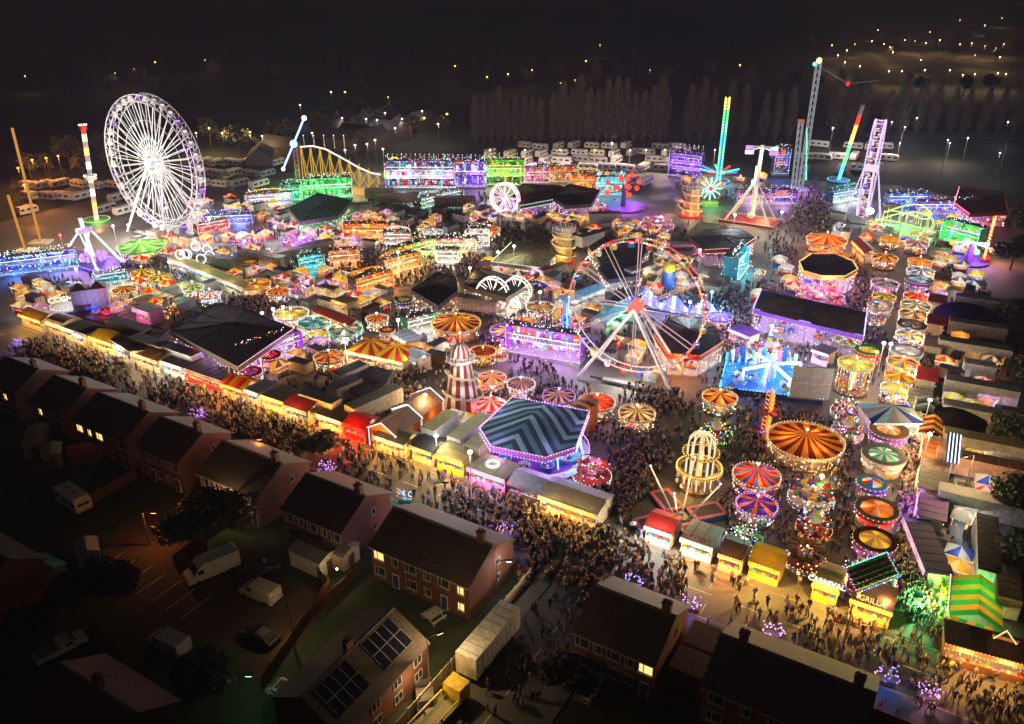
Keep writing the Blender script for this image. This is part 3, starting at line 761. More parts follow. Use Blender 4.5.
def roundabout(px, py, wpx, cols, label, n=24, trim='warm', under='warm', kind='horse', board=('cream', 'gold'), cone=.3, zc=None, watts=None,
               name='roundabout', cat='roundabout', group='round covered rides', nrid=None, tilt=0.0, plat=('brown', 'cream'), sag=.12, floor_glow=None, canopy_mat=None):
    s = pxm(px, py, 4); Rr = wpx / s
    zc = zc or 1.9 + Rr * .17
    apex = zc + Rr * cone
    c = at(px, py, zc + Rr * cone * .35); c.z = 0
    t = thing(name, label, cat, c, RD.uniform(0, 1), group)
    claim(c.x, c.y, Rr * .98)
    b = MB(); b.frus(0, 0, 0, .35, Rr * .97, Rr * .97, 32, pc(plat[0])); b.frus(0, 0, .352, .5, Rr * .88, Rr * .86, 32, [pc(plat[0]), pc(plat[1])])
    b.build('platform', t)
    # canopy
    b = MB(); mats = [(canopy_mat or cc)(k) for k in cols]
    prev = None
    rings = [(Rr * 1.0, zc), (Rr * .72, zc + (apex - zc) * (.28 - sag)), (Rr * .4, zc + (apex - zc) * (.6 - sag)), (Rr * .12, apex - .1), (.02, apex)]
    nn = max(n, 12)
    for (r0, z0), (r1, z1) in zip(rings[:-1], rings[1:]):
        pts = [(r0 * math.cos(2 * PI * i / nn), r0 * math.sin(2 * PI * i / nn), z0) for i in range(nn)] + [(r1 * math.cos(2 * PI * i / nn), r1 * math.sin(2 * PI * i / nn), z1) for i in range(nn)]
        b.add(pts, [(i, (i + 1) % nn, nn + (i + 1) % nn, nn + i) for i in range(nn)], mats)
    cn = b.build('canopy', t)
    b = MB(); b.frus(0, 0, apex - .05, apex + .5, .14, .1, 8, pc('gold')); b.ball((0, 0, apex + .65), .22, gl(trim, 2.5), 8, 5); b.build('finial', cn)
    # rounding boards with bulbs
    b = MB(); h = .3 + Rr * .04; m = 2 * max(8, int(Rr * 2.2))
    pts = []
    for k in range(m * 2):
        a = PI * k / m; dz = .14 * h if k % 2 else 0
        pts.append((a, dz))
    ro = Rr * 1.02
    for k in range(m * 2):
        a0, d0 = pts[k]; a1, d1 = pts[(k + 1) % (2 * m)]
        p = [(ro * math.cos(a0), ro * math.sin(a0), zc - h + .2 - d0), (ro * math.cos(a1), ro * math.sin(a1), zc - h + .2 - d1), (ro * 1.03 * math.cos(a1), ro * 1.03 * math.sin(a1), zc + .16), (ro * 1.03 * math.cos(a0), ro * 1.03 * math.sin(a0), zc + .16)]
        q = [(x * .985, y * .985, z) for x, y, z in p]
        b.add(p + q, [(0, 1, 2, 3), (7, 6, 5, 4), (3, 2, 6, 7), (1, 0, 4, 5)], pc(board[(k // 2) % len(board)]))
    b.build('rounding_board', t)
    b = MB(); nb = int(2 * PI * ro / .5)
    b.cstring(0, 0, zc + .26, ro * 1.03, nb, .11, gl(trim, 2.6)); b.cstring(0, 0, zc - h + .12, ro * 1.02, nb, .08, gl(trim, 2.6))
    b.build('rim_bulbs', t)
    # centre drum with lit panels
    b = MB(); rc = max(.5, Rr * .2)
    b.frus(0, 0, .5, zc, rc, rc, 12, [pc('gold'), glow('panel_' + under, GL[under], 1.0, False), pc('white')]); b.build('centre_drum', t)
    b = MB(); k = 8 if Rr < 5 else 12
    for i in range(k):
        a = 2 * PI * i / k; b.beam((Rr * .93 * math.cos(a), Rr * .93 * math.sin(a), .4), (Rr * .93 * math.cos(a), Rr * .93 * math.sin(a), zc), .09, pc('gold' if trim in ('warm', 'gold', 'yellow') else 'white'))
    b.build('canopy_posts', t)
    nr = nrid or max(5, min(16, int(Rr * 2.1)))
    for i in range(nr):
        a = 2 * PI * (i + .5) / nr; rr_ = Rr * .68
        put(rider_mesh(kind, RD.choice(TOT)), RNAME[kind], t, (rr_ * math.cos(a), rr_ * math.sin(a), .5), a, min(.95, .62 + Rr * .05))
    sparkle(t, Rr * 16, Rr * .97, Rr * .97, .4, zc, (under, trim, 'white', 'cold'), True); sparkle(t, Rr * 9, Rr * .7, Rr * .7, .6, zc * .8, (under, 'white', 'red', 'blue'))
    w = (watts or 30 * Rr * Rr ** .6) * 1.3
    for i in range(3):
        a = 2 * PI * i / 3 + .4
        lamp(t, (Rr * .5 * math.cos(a), Rr * .5 * math.sin(a), zc - .45), under, w / 3, .25)
    if floor_glow: lamp(t, (0, -Rr * 1.15, 2.0), floor_glow, w, .4)
    return t

def open_ride(px, py, wpx, label, kind='cup', rim='white', floor='orange', under='warm', cols=TOT, centre='spire', group='open topped round rides', nrid=8, watts=None, rimcol='white', name='open_ride', h=.7, board=None):
    s = pxm(px, py, .8); Rr = wpx / s
    c = at(px, py, .8); c.z = 0
    t = thing(name, label, 'fairground ride', c, RD.uniform(0, 1), group)
    claim(c.x, c.y, Rr)
    b = MB(); b.frus(0, 0, 0, h, Rr * .94, Rr, 36, [pc(rimcol), pc('silver'), pc(rimcol), gl(rim, .8)]); b.frus(0, 0, h + .004, h + .05, Rr * .97, Rr * .96, 36, [pc(floor)]); b.build('platform', t)
    b = MB(); b.cstring(0, 0, h + .15, Rr * .98, int(Rr * 11), .1, gl(rim, 2.6)); b.cstring(0, 0, h * .4, Rr * .98, int(Rr * 9), .08, gl(rim, 2.2)); b.build('rim_bulbs', t)
    b = MB()
    if centre == 'spire':
        b.frus(0, 0, h, h + 1.1, .8, .4, 10, [pc(cols[0]), pc('white')]); b.frus(0, 0, h + 1.1, h + 2.0, .25, .08, 8, pc('gold')); b.bulb((0, 0, h + 2.1), .25, gl('white', 3))
    elif centre == 'dome':
        b.ball((0, 0, h + .2), Rr * .3, gl(under, .8), 14, 8, .7); b.ball((0, 0, h + Rr * .25), .4, gl('white', 2))
    elif centre == 'figure':
        b.frus(0, 0, h, h + 1.0, 1.1, .8, 8, pc('red')); b.ball((0, 0, h + 1.7), .8, pc('white')); b.ball((0, 0, h + 2.8), .5, pc('yellow')); b.box(0, 0, h + 3.2, .7, .7, .4, pc('blue'))
    b.build('centrepiece', t)
    for i in range(nrid):
        a = 2 * PI * (i + .5) / nrid; r_ = Rr * .68
        z = h + (.5 if kind in ('plane', 'pod') else .05)
        if kind in ('plane', 'pod'):
            a_ = MB(); a_.beam((math.cos(a) * .4, math.sin(a) * .4, h + 1.0), (math.cos(a) * r_, math.sin(a) * r_, z + .5), .16, pc('silver')); a_.build('arm', t)
        put(rider_mesh(kind, cols[i % len(cols)]), RNAME[kind], t, (r_ * math.cos(a), r_ * math.sin(a), z), a, min(1.3, .65 + Rr * .1))
    sparkle(t, Rr * 26, Rr * .95, Rr * .95, h + .1, h + 1.6, (under, rim, 'white', 'warm', 'blue', 'red'))
    w = watts or 24 * Rr * Rr ** .6
    lamp(t, (0, 0, h + 4.2), under, w, .25); lamp(t, (Rr * .5, Rr * .3, h + 1.6), under, w * .3, .2)
    return t

def round_stall(px, py, wpx, top, label, ring='dark', n=10, trim='warm', under='warm', group='round game stalls', inner=.68, deck='cream', watts=None, boardc=('red', 'white'), ey=1.0, hole=False):
    if boardc == ('red', 'white'): boardc = (('red', 'white'), ('cream', 'gold'), ('navy', 'sky'), ('tan', 'maroon'), ('white', 'green'), ('purple', 'cream'))[int(px + py) % 6]
    s = pxm(px, py, 3); Rr = wpx / s
    zc = 2.5; c = at(px, py, zc); c.z = 0
    t = thing('round_stall', label, 'game stall', c, RD.uniform(0, 1), group)
    claim(c.x, c.y, Rr)
    b = MB(); b.frus(0, 0, 0, 1.0, Rr * .9, Rr * .93, n, [pc(k) for k in boardc]); b.build('counter', t)
    b = MB()
    if hole:
        b.ring(0, 0, zc, Rr, Rr * (1 - inner), .18, n * 2, cc(ring))
    else:
        b.ring(0, 0, zc, Rr, Rr * (1 - inner), .18, n * 2, cc(ring))
        b.frus(0, 0, zc + .02, zc + .5, Rr * inner * .99, .05, n, [cc(k) for k in top], c0=False)
    b.build('roof', t)
    b = MB(); b.ring(0, 0, zc - .55, Rr * 1.005, .06, .5, n * 2, pc(boardc[0])); b.cstring(0, 0, zc - .02, Rr * 1.02, int(Rr * 10), .09, gl(trim, 2.5)); b.build('eave_bulbs', t)
    b = MB(); b.frus(0, 0, .4, 1.9, Rr * .4, Rr * .15, 8, [pc(k) for k in ('red', 'yellow', 'white', 'pink', 'blue')])
    rr2 = random.Random(int(px * 7 + py))
    for i in range(int(22)):
        a = rr2.uniform(0, 6.28); q = Rr * rr2.uniform(.45, .8); b.ball((q * math.cos(a), q * math.sin(a), 1.1), .22, pc(rr2.choice(TOT)), 6, 4)
    b.build('prize_display', t)
    b = MB()
    for i in range(n // 2):
        a = 2 * PI * i / (n // 2); b.beam((Rr * .9 * math.cos(a), Rr * .9 * math.sin(a), .9), (Rr * .9 * math.cos(a), Rr * .9 * math.sin(a), zc), .09, pc('white'))
    b.build('posts_set', t)
    sparkle(t, Rr * 12, Rr * .95, Rr * .95, .9, 2.4, (under, 'white', 'warm', 'red'), True); w = watts or 26 * Rr * Rr ** .6
    for i in range(3):
        a = 2 * PI * i / 3; lamp(t, (Rr * .55 * math.cos(a), Rr * .55 * math.sin(a), zc - .5), under, w / 3, .2)
    return t

def box_stall(c, L, D, label, rz=AU, roof=('brown',), front='warm', h=2.9, style='flat', watts=None, bulbs='warm', panel='cream', sign=None, signc='white', name='food_stall', cat='stall', group='stalls along the street', ends=None, lit=.55, awning=True, back='grey'):
    """counter faces local -y"""
    c = Vector((c[0], c[1], 0)); h -= .4
    t = thing(name, label, cat, c, rz, group); claim_rect(c.x, c.y, L, D, rz)
    b = MB(); w = .08
    b.box(0, D / 2 - w, 0, L, w, h, pc(back)); b.box(-L / 2 + w / 2, 0, 0, w, D - .3, h, pc(ends or panel)); b.box(L / 2 - w / 2, 0, 0, w, D - .3, h, pc(ends or panel)); b.box(0, 0, .02, L - .2, D - .2, .3, pc('grey'))
    b.build('wall', t)
    b = MB(); b.box(0, -D / 2 + .25, 0, L, .5, 1.05, [pc(panel), pc('silver')]); b.build('counter', t)
    b = MB(); n = max(3, int(L / .9))
    for i in range(n):
        x = -L / 2 + L * (i + .5) / n
        b.box(x, D / 2 - .28, 1.2, L / n * .8, .12, h - 1.6, glow('menu_%s_%d' % (front, i % 2), GL[front] if i % 2 else (1, .8, .5), lit if i % 2 else lit * .6))
        b.box(x, -D / 2 + .2, 1.06, .35, .25, .22, pc(RD.choice(TOT)))
    b.build('back_display', t)
    b = MB(); mats = [cc(k) if style in ('tent', 'stripe') else pc(k) for k in roof]
    if style == 'flat':
        b.box(0, .1, h, L + .3, D + .5, .14, mats[0])
        for i in range(int(L / 1.5)): b.box(-L / 2 + 1.5 * (i + .6), .1, h + .14, .05, D + .3, .04, pc('dark'))
    elif style in ('gable', 'tent', 'stripe'):
        rh = .9 if style != 'tent' else 1.5
        if style == 'tent':
            n = 4; ap = (0, 0, h + rh); cs = [(-L / 2 - .2, -D / 2 - .3, h), (L / 2 + .2, -D / 2 - .3, h), (L / 2 + .2, D / 2 + .2, h), (-L / 2 - .2, D / 2 + .2, h)]
            for i in range(4):
                a, q = Vector(cs[i]), Vector(cs[(i + 1) % 4]); k = 4
                for j in range(k): b.add([a.lerp(q, j / k), a.lerp(q, (j + 1) / k), ap], [(0, 1, 2)], mats[j % len(mats)])
        else:
            k = max(len(mats) * 2, int(L / .8))
            for j in range(k):
                x0, x1 = -L / 2 - .2 + (L + .4) * j / k, -L / 2 - .2 + (L + .4) * (j + 1) / k; mats = mats if style == 'stripe' else mats[:1]
                b.add([(x0, -D / 2 - .4, h), (x1, -D / 2 - .4, h), (x1, 0, h + rh), (x0, 0, h + rh), (x1, D / 2 + .2, h), (x0, D / 2 + .2, h)], [(0, 1, 2, 3), (3, 2, 4, 5)], mats[j % len(mats)])
    elif style == 'arch':
        k = 8
        pr = [((D / 2 + .3) * math.cos(PI * j / k), h + .9 * math.sin(PI * j / k)) for j in range(k + 1)]
        kk = 6
        for j in range(k):
            b.add([(-L / 2, pr[j][0], pr[j][1]), (L / 2, pr[j][0], pr[j][1]), (L / 2, pr[j + 1][0], pr[j + 1][1]), (-L / 2, pr[j + 1][0], pr[j + 1][1])], [(0, 1, 2, 3)], mats[j % len(mats)])
        b.add([(-L / 2, y, z) for y, z in pr], [tuple(range(k + 1))], mats[0]); b.add([(L / 2, y, z) for y, z in pr], [tuple(range(k + 1))], mats[0])
    b.build('roof', t)
    b = MB()
    # fascia board leaning out, bulbs along it
    b.add([(-L / 2 - .15, -D / 2 - .42, h - .3), (L / 2 + .15, -D / 2 - .42, h - .3), (L / 2 + .15, -D / 2 - .3, h + .12), (-L / 2 - .15, -D / 2 - .3, h + .12)], [(0, 1, 2, 3)], pc(panel))
    fa = b.build('fascia', t)
    b = MB()
    if bulbs:
        b.string((-L / 2, -D / 2 - .46, h - .32), (L / 2, -D / 2 - .46, h - .32), .45, .09, gl(bulbs, 2.8)); b.string((-L / 2, -D / 2 - .36, h + .2), (L / 2, -D / 2 - .36, h + .2), .45, .08, gl(bulbs, 2.8))
        b.build('bulb_string', t)
    if sign: text_mesh(sign, .85, .03, gl(signc, 1.8) if not signc.startswith('-') else pc(signc[1:]), t, (0, -D / 2 - .5, h + .95), (rad(50), 0, 0), 'sign_lettering')
    sparkle(t, L * 6, L / 2, D / 2 + .35, .9, h - .1, (front, 'white', 'warm', 'warm'), r=.07)
    w = (watts * .75) if watts is not None else 45 * L ** .8
    nl = 1 if L < 5 else 2 if L < 10 else 3
    for i in range(nl):
        lamp(t, (-L / 2 + L * (i + .5) / nl, -D / 2 - 1.3, h - .02), front, w / nl, .2)
    return t

def wheel(c, Rw, hub, rz, label, col, name='big_wheel', ngon=24, gond=('white', 'purple'), tube=None, spokes=None, wd=2.4, legs=None, gsize=1.0, lattice=True, hubm=None, lights=None, rings=(1.0, .93), leg_sp=.5, thick=.16, bulbs=None, bulbstep=1.0, group=None, hubr=.05, leg_w=None):
    """plane along local x; axle along local y"""
    t = thing(name, label, 'ferris wheel', c, rz, group); claim_rect(c[0], c[1], Rw * 1.2, 5, rz)
    ns = spokes or ngon
    def pt(a, r, y): return (r * math.cos(a), y, hub + r * math.sin(a))
    b = MB(); seg = max(ngon * 2, 40)
    for y in (-wd / 2, wd / 2):
        for k in rings:
            for i in range(seg): b.beam(pt(2 * PI * i / seg, Rw * k, y), pt(2 * PI * (i + 1) / seg, Rw * k, y), thick, tube[0])
    if lattice:
        for y in (-wd / 2, wd / 2):
            for i in range(ngon):
                a0, a1, am = 2 * PI * i / ngon, 2 * PI * (i + 1) / ngon, 2 * PI * (i + .5) / ngon
                b.beam(pt(a0, Rw * rings[0], y), pt(am, Rw * rings[-1], y), thick * .6, tube[0]); b.beam(pt(am, Rw * rings[-1], y), pt(a1, Rw * rings[0], y), thick * .6, tube[0])
    for i in range(ngon): b.beam(pt(2 * PI * i / ngon, Rw, -wd / 2), pt(2 * PI * i / ngon, Rw, wd / 2), thick * .8, tube[0])
    b.build('rim', t)
    b = MB()
    for i in range(ns):
        a = 2 * PI * i / ns
        for y in (-1, 1):
            b.beam(pt(a, Rw * hubr * 1.5, y * wd * .35), pt(a, Rw * rings[-1], y * wd / 2), thick * .8, tube[i % len(tube)])
        if ns > 14:
            for q in (.35, .62): b.beam(pt(a, Rw * q, 0), pt(a + 2 * PI / ns, Rw * q, 0), thick * .5, tube[0])
    b.build('spokes_frame', t)
    b = MB()
    hm = hubm or tube[0]
    k = 20; pts = [(Rw * hubr * math.cos(2 * PI * i / k), -wd * .8, hub + Rw * hubr * math.sin(2 * PI * i / k)) for i in range(k)] + [(Rw * hubr * math.cos(2 * PI * i / k), wd * .8, hub + Rw * hubr * math.sin(2 * PI * i / k)) for i in range(k)]
    b.add(pts, [(i, (i + 1) % k, k + (i + 1) % k, k + i) for i in range(k)] + [tuple(range(k)), tuple(reversed(range(k, 2 * k)))], hm)
    hb = b.build('hub', t)
    gm = {}
    for i in range(ngon):
        a = 2 * PI * (i + .5) / ngon; kk = gond[i % len(gond)]
        if kk not in gm:
            g = MB(); gs = gsize
            g.frus(0, 0, -1.5 * gs, -.75 * gs, .62 * gs, .8 * gs, 10, pc(kk)); g.frus(0, 0, -.15 * gs, .12 * gs, .85 * gs, .4 * gs, 10, pc(kk))
            for q in range(4): g.beam((.6 * gs * math.cos(q * PI / 2), .6 * gs * math.sin(q * PI / 2), -.8 * gs), (.6 * gs * math.cos(q * PI / 2), .6 * gs * math.sin(q * PI / 2), -.1 * gs), .07, pc('silver'))
            g.frus(0, 0, -.7 * gs, -.3 * gs, .45 * gs, .45 * gs, 8, gl('violet' if kk == 'purple' else 'white', .7))
            gm[kk] = g.mesh('gondola')
        put(gm[kk], 'gondola', t, pt(a, Rw, 0))
    lx = Rw * leg_sp
    for y in (-1, 1):
        for x in (-1, 1):
            b = MB(); b.beam((x * lx, y * (wd * .8 + Rw * .22), .4), (0, y * wd * .75, hub), leg_w or (.42 if Rw > 9 else .2), legs or tube[0]); b.build('leg', t)
    b = MB(); b.box(0, 0, 0, Rw * 1.15, Rw * .3 + wd, .4, pc('dark')); b.box(0, -Rw * .2 - wd * .6, .4, Rw * .7, 1.2, .4, pc('grey')); b.box(Rw * .3, 0, .4, 2.2, 1.8, 1.8, pc('grey')); b.build('base_platform', t)
    if bulbs:
        b = MB()
        for y in (-wd / 2 - .12, wd / 2 + .12):
            n = int(2 * PI * Rw / bulbstep)
            for i in range(n): b.bulb(pt(2 * PI * i / n, Rw * 1.005, y), .24, bulbs[i * len(bulbs) // n % len(bulbs)] if len(bulbs) < 20 else bulbs[i % len(bulbs)])
        b.build('rim_bulbs', t)
    for (lp, lc, lw) in (lights or ()): lamp(t, lp, lc, lw, .4)
    return t

def roofed(pts_px, z, label, roof=('dark',), name='ride_building', cat='fairground ride', rise=1.6, wall=None, trim=None, trim_edges=None, under=None, watts=400, post='grey', floor='steel', group=None, stripes_dir=0, skirts=True, flatpanel=None, inside='dodgem'):
    """large covered ride: POLY roof corners measured at height z, hipped to a raised centre"""
    W = [at(x, y, z) for x, y in pts_px]
    cx = sum(p.x for p in W) / len(W); cy_ = sum(p.y for p in W) / len(W)
    t = thing(name, label, cat, (cx, cy_, 0), 0, group)
    L = [Vector((p.x - cx, p.y - cy_, z)) for p in W]
    n = len(L)
    rmin = min((Vector((a.x, a.y)) + Vector((q.x, q.y))).length / 2 for a, q in zip(L, L[1:] + L[:1]))
    for a in L:
        for k in (.25, .5, .75): claim(cx + a.x * k, cy_ + a.y * k, rmin * .4)
    claim(cx, cy_, rmin)
    b = MB(); ap = Vector((0, 0, z + rise * .45)); k = 8
    mats = [paint('tarp_' + roof[0], tuple(v * .8 for v in PAL[roof[0]]), .7, var=.35, scale=.6)] + ([paint('tarp2_' + roof[0], tuple(v * .62 for v in PAL[roof[0]]), .7, var=.35, scale=.6)] if len(roof) > 1 else [])
    for i in range(n):
        a, q = L[i], L[(i + 1) % n]
        for j in range(k):
            p0, p1 = a.lerp(q, j / k), a.lerp(q, (j + 1) / k); m0, m1 = p0.lerp(ap, .5) - Vector((0, 0, .1)), p1.lerp(ap, .5) - Vector((0, 0, .1))
            b.add([p0, p1, m1, m0, ap], [(0, 1, 2, 3), (3, 2, 4)], mats[j % len(mats)])
    rf2 = b.build('roof', t)
    b = MB()
    for i in range(n):
        a, q = L[i], L[(i + 1) % n]
        for f in (0, .33, .66):
            p = a.lerp(q, f); m0 = p.lerp(ap, .5) - Vector((0, 0, .03)); b.beam(p + Vector((0, 0, .05)), m0, .06 if f else .1, pc('brown')); b.beam(m0, ap + Vector((0, 0, .05)), .06 if f else .1, pc('brown'))
    b.build('seam', rf2)
    b = MB()
    for i in range(n):
        a, q = L[i], L[(i + 1) % n]; sg = max(2, int((q - a).length / 3))
        for j in range(sg):
            p = a.lerp(q, j / sg) * .985; b.beam((p.x, p.y, 0), (p.x, p.y, z), .18, pc(post))
    b.build('posts_set', t)
    b = MB(); b.prism([(p.x * .97, p.y * .97) for p in L], .02, .45, pc(floor)); b.build('deck', t)
    b = MB(); has = False
    for i in range(n):
        a, q = L[i], L[(i + 1) % n]
        nrm = Vector(((q - a).y, -(q - a).x, 0)).normalized()
        if nrm.dot((a + q) / 2) < 0: nrm = -nrm
        if skirts:
            f = pc(wall or 'dark') ; o = nrm * .06
            b.add([a + o + Vector((0, 0, -.9)), q + o + Vector((0, 0, -.9)), q + o + Vector((0, 0, .12)), a + o + Vector((0, 0, .12))], [(0, 1, 2, 3)], f); has = True
    if has: b.build('fascia', t)
    if trim:
        b = MB()
        for i in (trim_edges if trim_edges is not None else range(n)):
            a, q = L[i], L[(i + 1) % n]
            nrm = Vector(((q - a).y, -(q - a).x, 0)).normalized()
            if nrm.dot((a + q) / 2) < 0: nrm = -nrm
            o = nrm * .2
            b.string(a + o + Vector((0, 0, .15)), q + o + Vector((0, 0, .15)), .5, .12, [gl(x, 2.6) for x in trim]); b.string(a + o + Vector((0, 0, -.9)), q + o + Vector((0, 0, -.9)), .5, .1, [gl(x, 2.6) for x in trim])
        b.build('bulb_string', t)
    if inside == 'dodgem':
        for i in range(10):
            a = RD.uniform(0, 6.28); f = RD.uniform(.2, .75); p = L[i % n] * f
            put(rider_mesh('car', RD.choice(TOT)), 'dodgem_car', t, (p.x, p.y, .46), a, 1.0)
    if under:
        for i in range(n):
            a, q = L[i] * 1.02, L[(i + 1) % n] * 1.02; b = MB(); qq = random.Random(i)
            for _ in range(int((a - q).length * 4)): p = a.lerp(q, qq.random()); b.bulb((p.x * qq.uniform(.9, 1), p.y * qq.uniform(.9, 1), qq.uniform(.5, z - .8)), .1, gl(qq.choice((under, 'white', 'warm', 'red', 'cold')), 5))
            b.build('small_bulbs', t)
            p = (L[i] + L[(i + 1) % n]) / 2 * .8; lamp(t, (p.x, p.y, z - .7), under, watts / n, .3)
    return t

def trailer(c, L, rz, label, body='white', roof='silver', cab=None, h=2.7, name='box_trailer', wd=2.5, group='trailers and lorries', z0=1.0):
    t = thing(name, label, 'trailer' if not cab else 'lorry', (c[0], c[1], 0), rz, group); claim_rect(c[0], c[1], L, wd, rz)
    b = MB(); b.box(0, 0, z0, L, wd, h, pc(body))
    for i in range(int(L / .9)): 
        for sy in (-1, 1): b.box(-L / 2 + .9 * (i + .5), sy * (wd / 2 + .012), z0 + .1, .06, .03, h - .2, pc('silver'))
    b.box(0, 0, z0 - .25, L * .96, 1.0, .25, pc('dark')); b.build('box_body', t)
    b = MB(); b.box(0, 0, z0 + h + .003, L - .05, wd - .05, .06, pc(roof))
    for i in range(int(L / 1.2)): b.box(-L / 2 + 1.2 * (i + .5), 0, z0 + h + .063, .06, wd - .2, .03, pc('grey'))
    b.build('roof', t)
    wb = MB()
    k = 12; pts = [(0.45 * math.cos(2 * PI * i / k), -.14, .45 * math.sin(2 * PI * i / k)) for i in range(k)] + [(0.45 * math.cos(2 * PI * i / k), .14, .45 * math.sin(2 * PI * i / k)) for i in range(k)]
    wb.add(pts, [(i, (i + 1) % k, k + (i + 1) % k, k + i) for i in range(k)] + [tuple(range(k)), tuple(reversed(range(k, 2 * k)))], pc('black')); wm = wb.mesh('wheel')
    for x in (-L / 2 + 1.2, -L / 2 + 2.3) + ((L / 2 + 1.3,) if cab else (L / 2 - 1.6,)):
        for sy in (-1, 1): put(wm, 'wheel', t, (x, sy * (wd / 2 - .2), .47))
    if cab:
        b = MB(); b.extr([(L / 2 + .25, .6), (L / 2 + .25, 3.1), (L / 2 + 1.6, 3.1), (L / 2 + 2.15, 2.0), (L / 2 + 2.2, .6)], -wd / 2 + .05, wd / 2 - .05, pc(cab)); cb = b.build('cab', t)
        b = MB(); b.add([(L / 2 + 1.68, -1, 2.95), (L / 2 + 1.68, 1, 2.95), (L / 2 + 2.17, 1, 2.05), (L / 2 + 2.17, -1, 2.05)], [(0, 1, 2, 3)], M_GLASS); b.build('windscreen', cb)
    return t

def facade(px, py, W, H, label, rz=0.0, base='purple', lit='purple', trims=('white', 'cyan'), text=None, textc='orange', floors=2, D=4, panels=('red', 'sky', 'white'), watts=900, name='fun_house', cat='fairground ride', group='walk-through rides with painted fronts', top='arch', dense=1.0, pglow=.55):
    """fun house: painted lit front of several floors, deck, stairs; front faces local -y"""
    c = at(px, py); t = thing(name, label, cat, c, rz, group); claim_rect(c.x, c.y, W, D + 2, rz)
    r2 = random.Random(int(px * 13 + py))
    b = MB(); b.box(0, D / 2 - .15, 0, W, .3, H, pc(base)); b.box(0, 0, 0, W, D, .9, pc('grey'))
    for sx in (-1, 1): b.box(sx * (W / 2 - .1), .2, .9, .2, D - .5, H * .8, pc(base))
    b.build('wall', t)
    b = MB(); b.box(0, D * .2, H + .01, W + .2, D * .62, .14, paint('front_roof', (.06, .05, .05), .7, var=.4)); b.build('roof', t)
    for f in range(1, floors):
        z = .9 + (H - 1) * f / floors; b = MB(); b.box(0, .3, z, W - .5, D - 1.2, .15, pc('silver')); b.build('balcony', t)
        b = MB()
        for i in range(int(W / .6)): b.beam((-W / 2 + .5 + .6 * i, -D / 2 + .95, z), (-W / 2 + .5 + .6 * i, -D / 2 + .95, z + 1), .05, pc('silver'))
        b.beam((-W / 2 + .4, -D / 2 + .95, z + 1), (W / 2 - .4, -D / 2 + .95, z + 1), .09, gl(trims[0], 1.6)); b.build('railing', t)
    b = MB(); nx = max(5, int(W / .8 * dense))
    for f in range(floors):
        z0 = 1.0 + (H - 1) * f / floors
        for i in range(nx):
            hh = (H - 1) / floors * r2.uniform(.35, .85); x = -W / 2 + W * (i + .5) / nx; k = r2.random(); y = D / 2 - .36
            col = r2.choice(panels)
            if k < .28: b.box(x, y, z0, W / nx * .8, .06, hh, glow('front_' + col, PAL[col], pglow))
            elif k < .7: b.box(x, y, z0 + .1, W / nx * .7, .08, hh * .9, pc(col))
            else: b.frus(x, y - .1, z0, z0 + hh, .3, .45, 8, glow('front_' + col, PAL[col], pglow))
    b.build('painted_panel', t)
    b = MB(); tm = [gl(k, 2.4) for k in trims]
    for x in (-W / 2, W / 2): b.string((x, -D / 2 + .3, 1), (x, -D / 2 + .3, H), .5, .13, tm)
    for f in range(floors + 1):
        z = .95 + (H - .95) * f / floors; b.string((-W / 2, D / 2 - .5 if f else -D / 2 - .05, z), (W / 2, D / 2 - .5 if f else -D / 2 - .05, z), .5, .12, tm)
    for i in range(int(W * H / 1.6 * dense)):
        b.bulb((r2.uniform(-W / 2, W / 2), r2.uniform(-D / 2, D / 2 - .45), r2.uniform(1, H)), .15, r2.choice(tm + [gl('white', 3)]))
    b.build('bulb_string', t)
    b = MB()
    if top == 'arch':
        k = 12
        for i in range(k):
            a0, a1 = PI * i / k, PI * (i + 1) / k
            b.beam((-W * .42 * math.cos(a0), D / 2 - .2, H + H * .25 * math.sin(a0)), (-W * .42 * math.cos(a1), D / 2 - .2, H + H * .25 * math.sin(a1)), .3, glow('front_' + panels[0], PAL[panels[0]], pglow))
    elif top == 'spikes':
        k = int(W / 1.4)
        for i in range(k):
            x = -W / 2 + W * (i + .5) / k; b.beam((x, D / 2 - .2, H), (x, D / 2 - .2, H + 1.6), .12, pc('white')); b.bulb((x, D / 2 - .2, H + 1.7), .2, tm[i % len(tm)])
    elif top == 'peaks':
        k = 4
        for i in range(k):
            x = -W / 2 + W * (i + .5) / k; b.add([(x - W / k / 2, D / 2 - .1, H), (x + W / k / 2, D / 2 - .1, H), (x, D / 2 - .1, H + 1.8)], [(0, 1, 2)], glow('front_' + panels[i % len(panels)], PAL[panels[i % len(panels)]], pglow))
    b.build('top_sign', t)
    sparkle(t, W * 9, W / 2 + .8, D / 2 + 1, .5, H * .8, list(trims) + ['white', 'warm', lit]); sparkle(t, W * 5, W / 2, .3, H - .3, H + 1.6, list(trims) + ['white'])
    if text: text_mesh(text, min(1.9, W * 1.25 / max(4, len(text))), .05, gl(textc, 1.5), t, (0, D / 2 - .7, H - .4), (rad(80), 0, 0), 'sign_lettering')
    for i in range(2): lamp(t, (-W / 4 + W / 2 * i, -D / 2 - .5, H * .6), lit, watts / 2, .3)
    return t

def flood(px, py, z, col, watts, label, r=.32, cat='floodlight'):
    p = at(px, py, z); t = thing('floodlight_mast', label, cat, (p.x, p.y, 0), 0, 'floodlight masts')
    b = MB(); b.frus(0, 0, 0, z - .3, .1, .07, 6, pc('steel')); b.build('pole', t)
    b = MB(); b.ball((0, 0, z), r, gl(col if isinstance(col, str) else 'warm', 8), 10, 6, .8); b.build('lamp_head', t)
    lamp(t, (0, 0, z - .45), col, watts, .3)
    return t
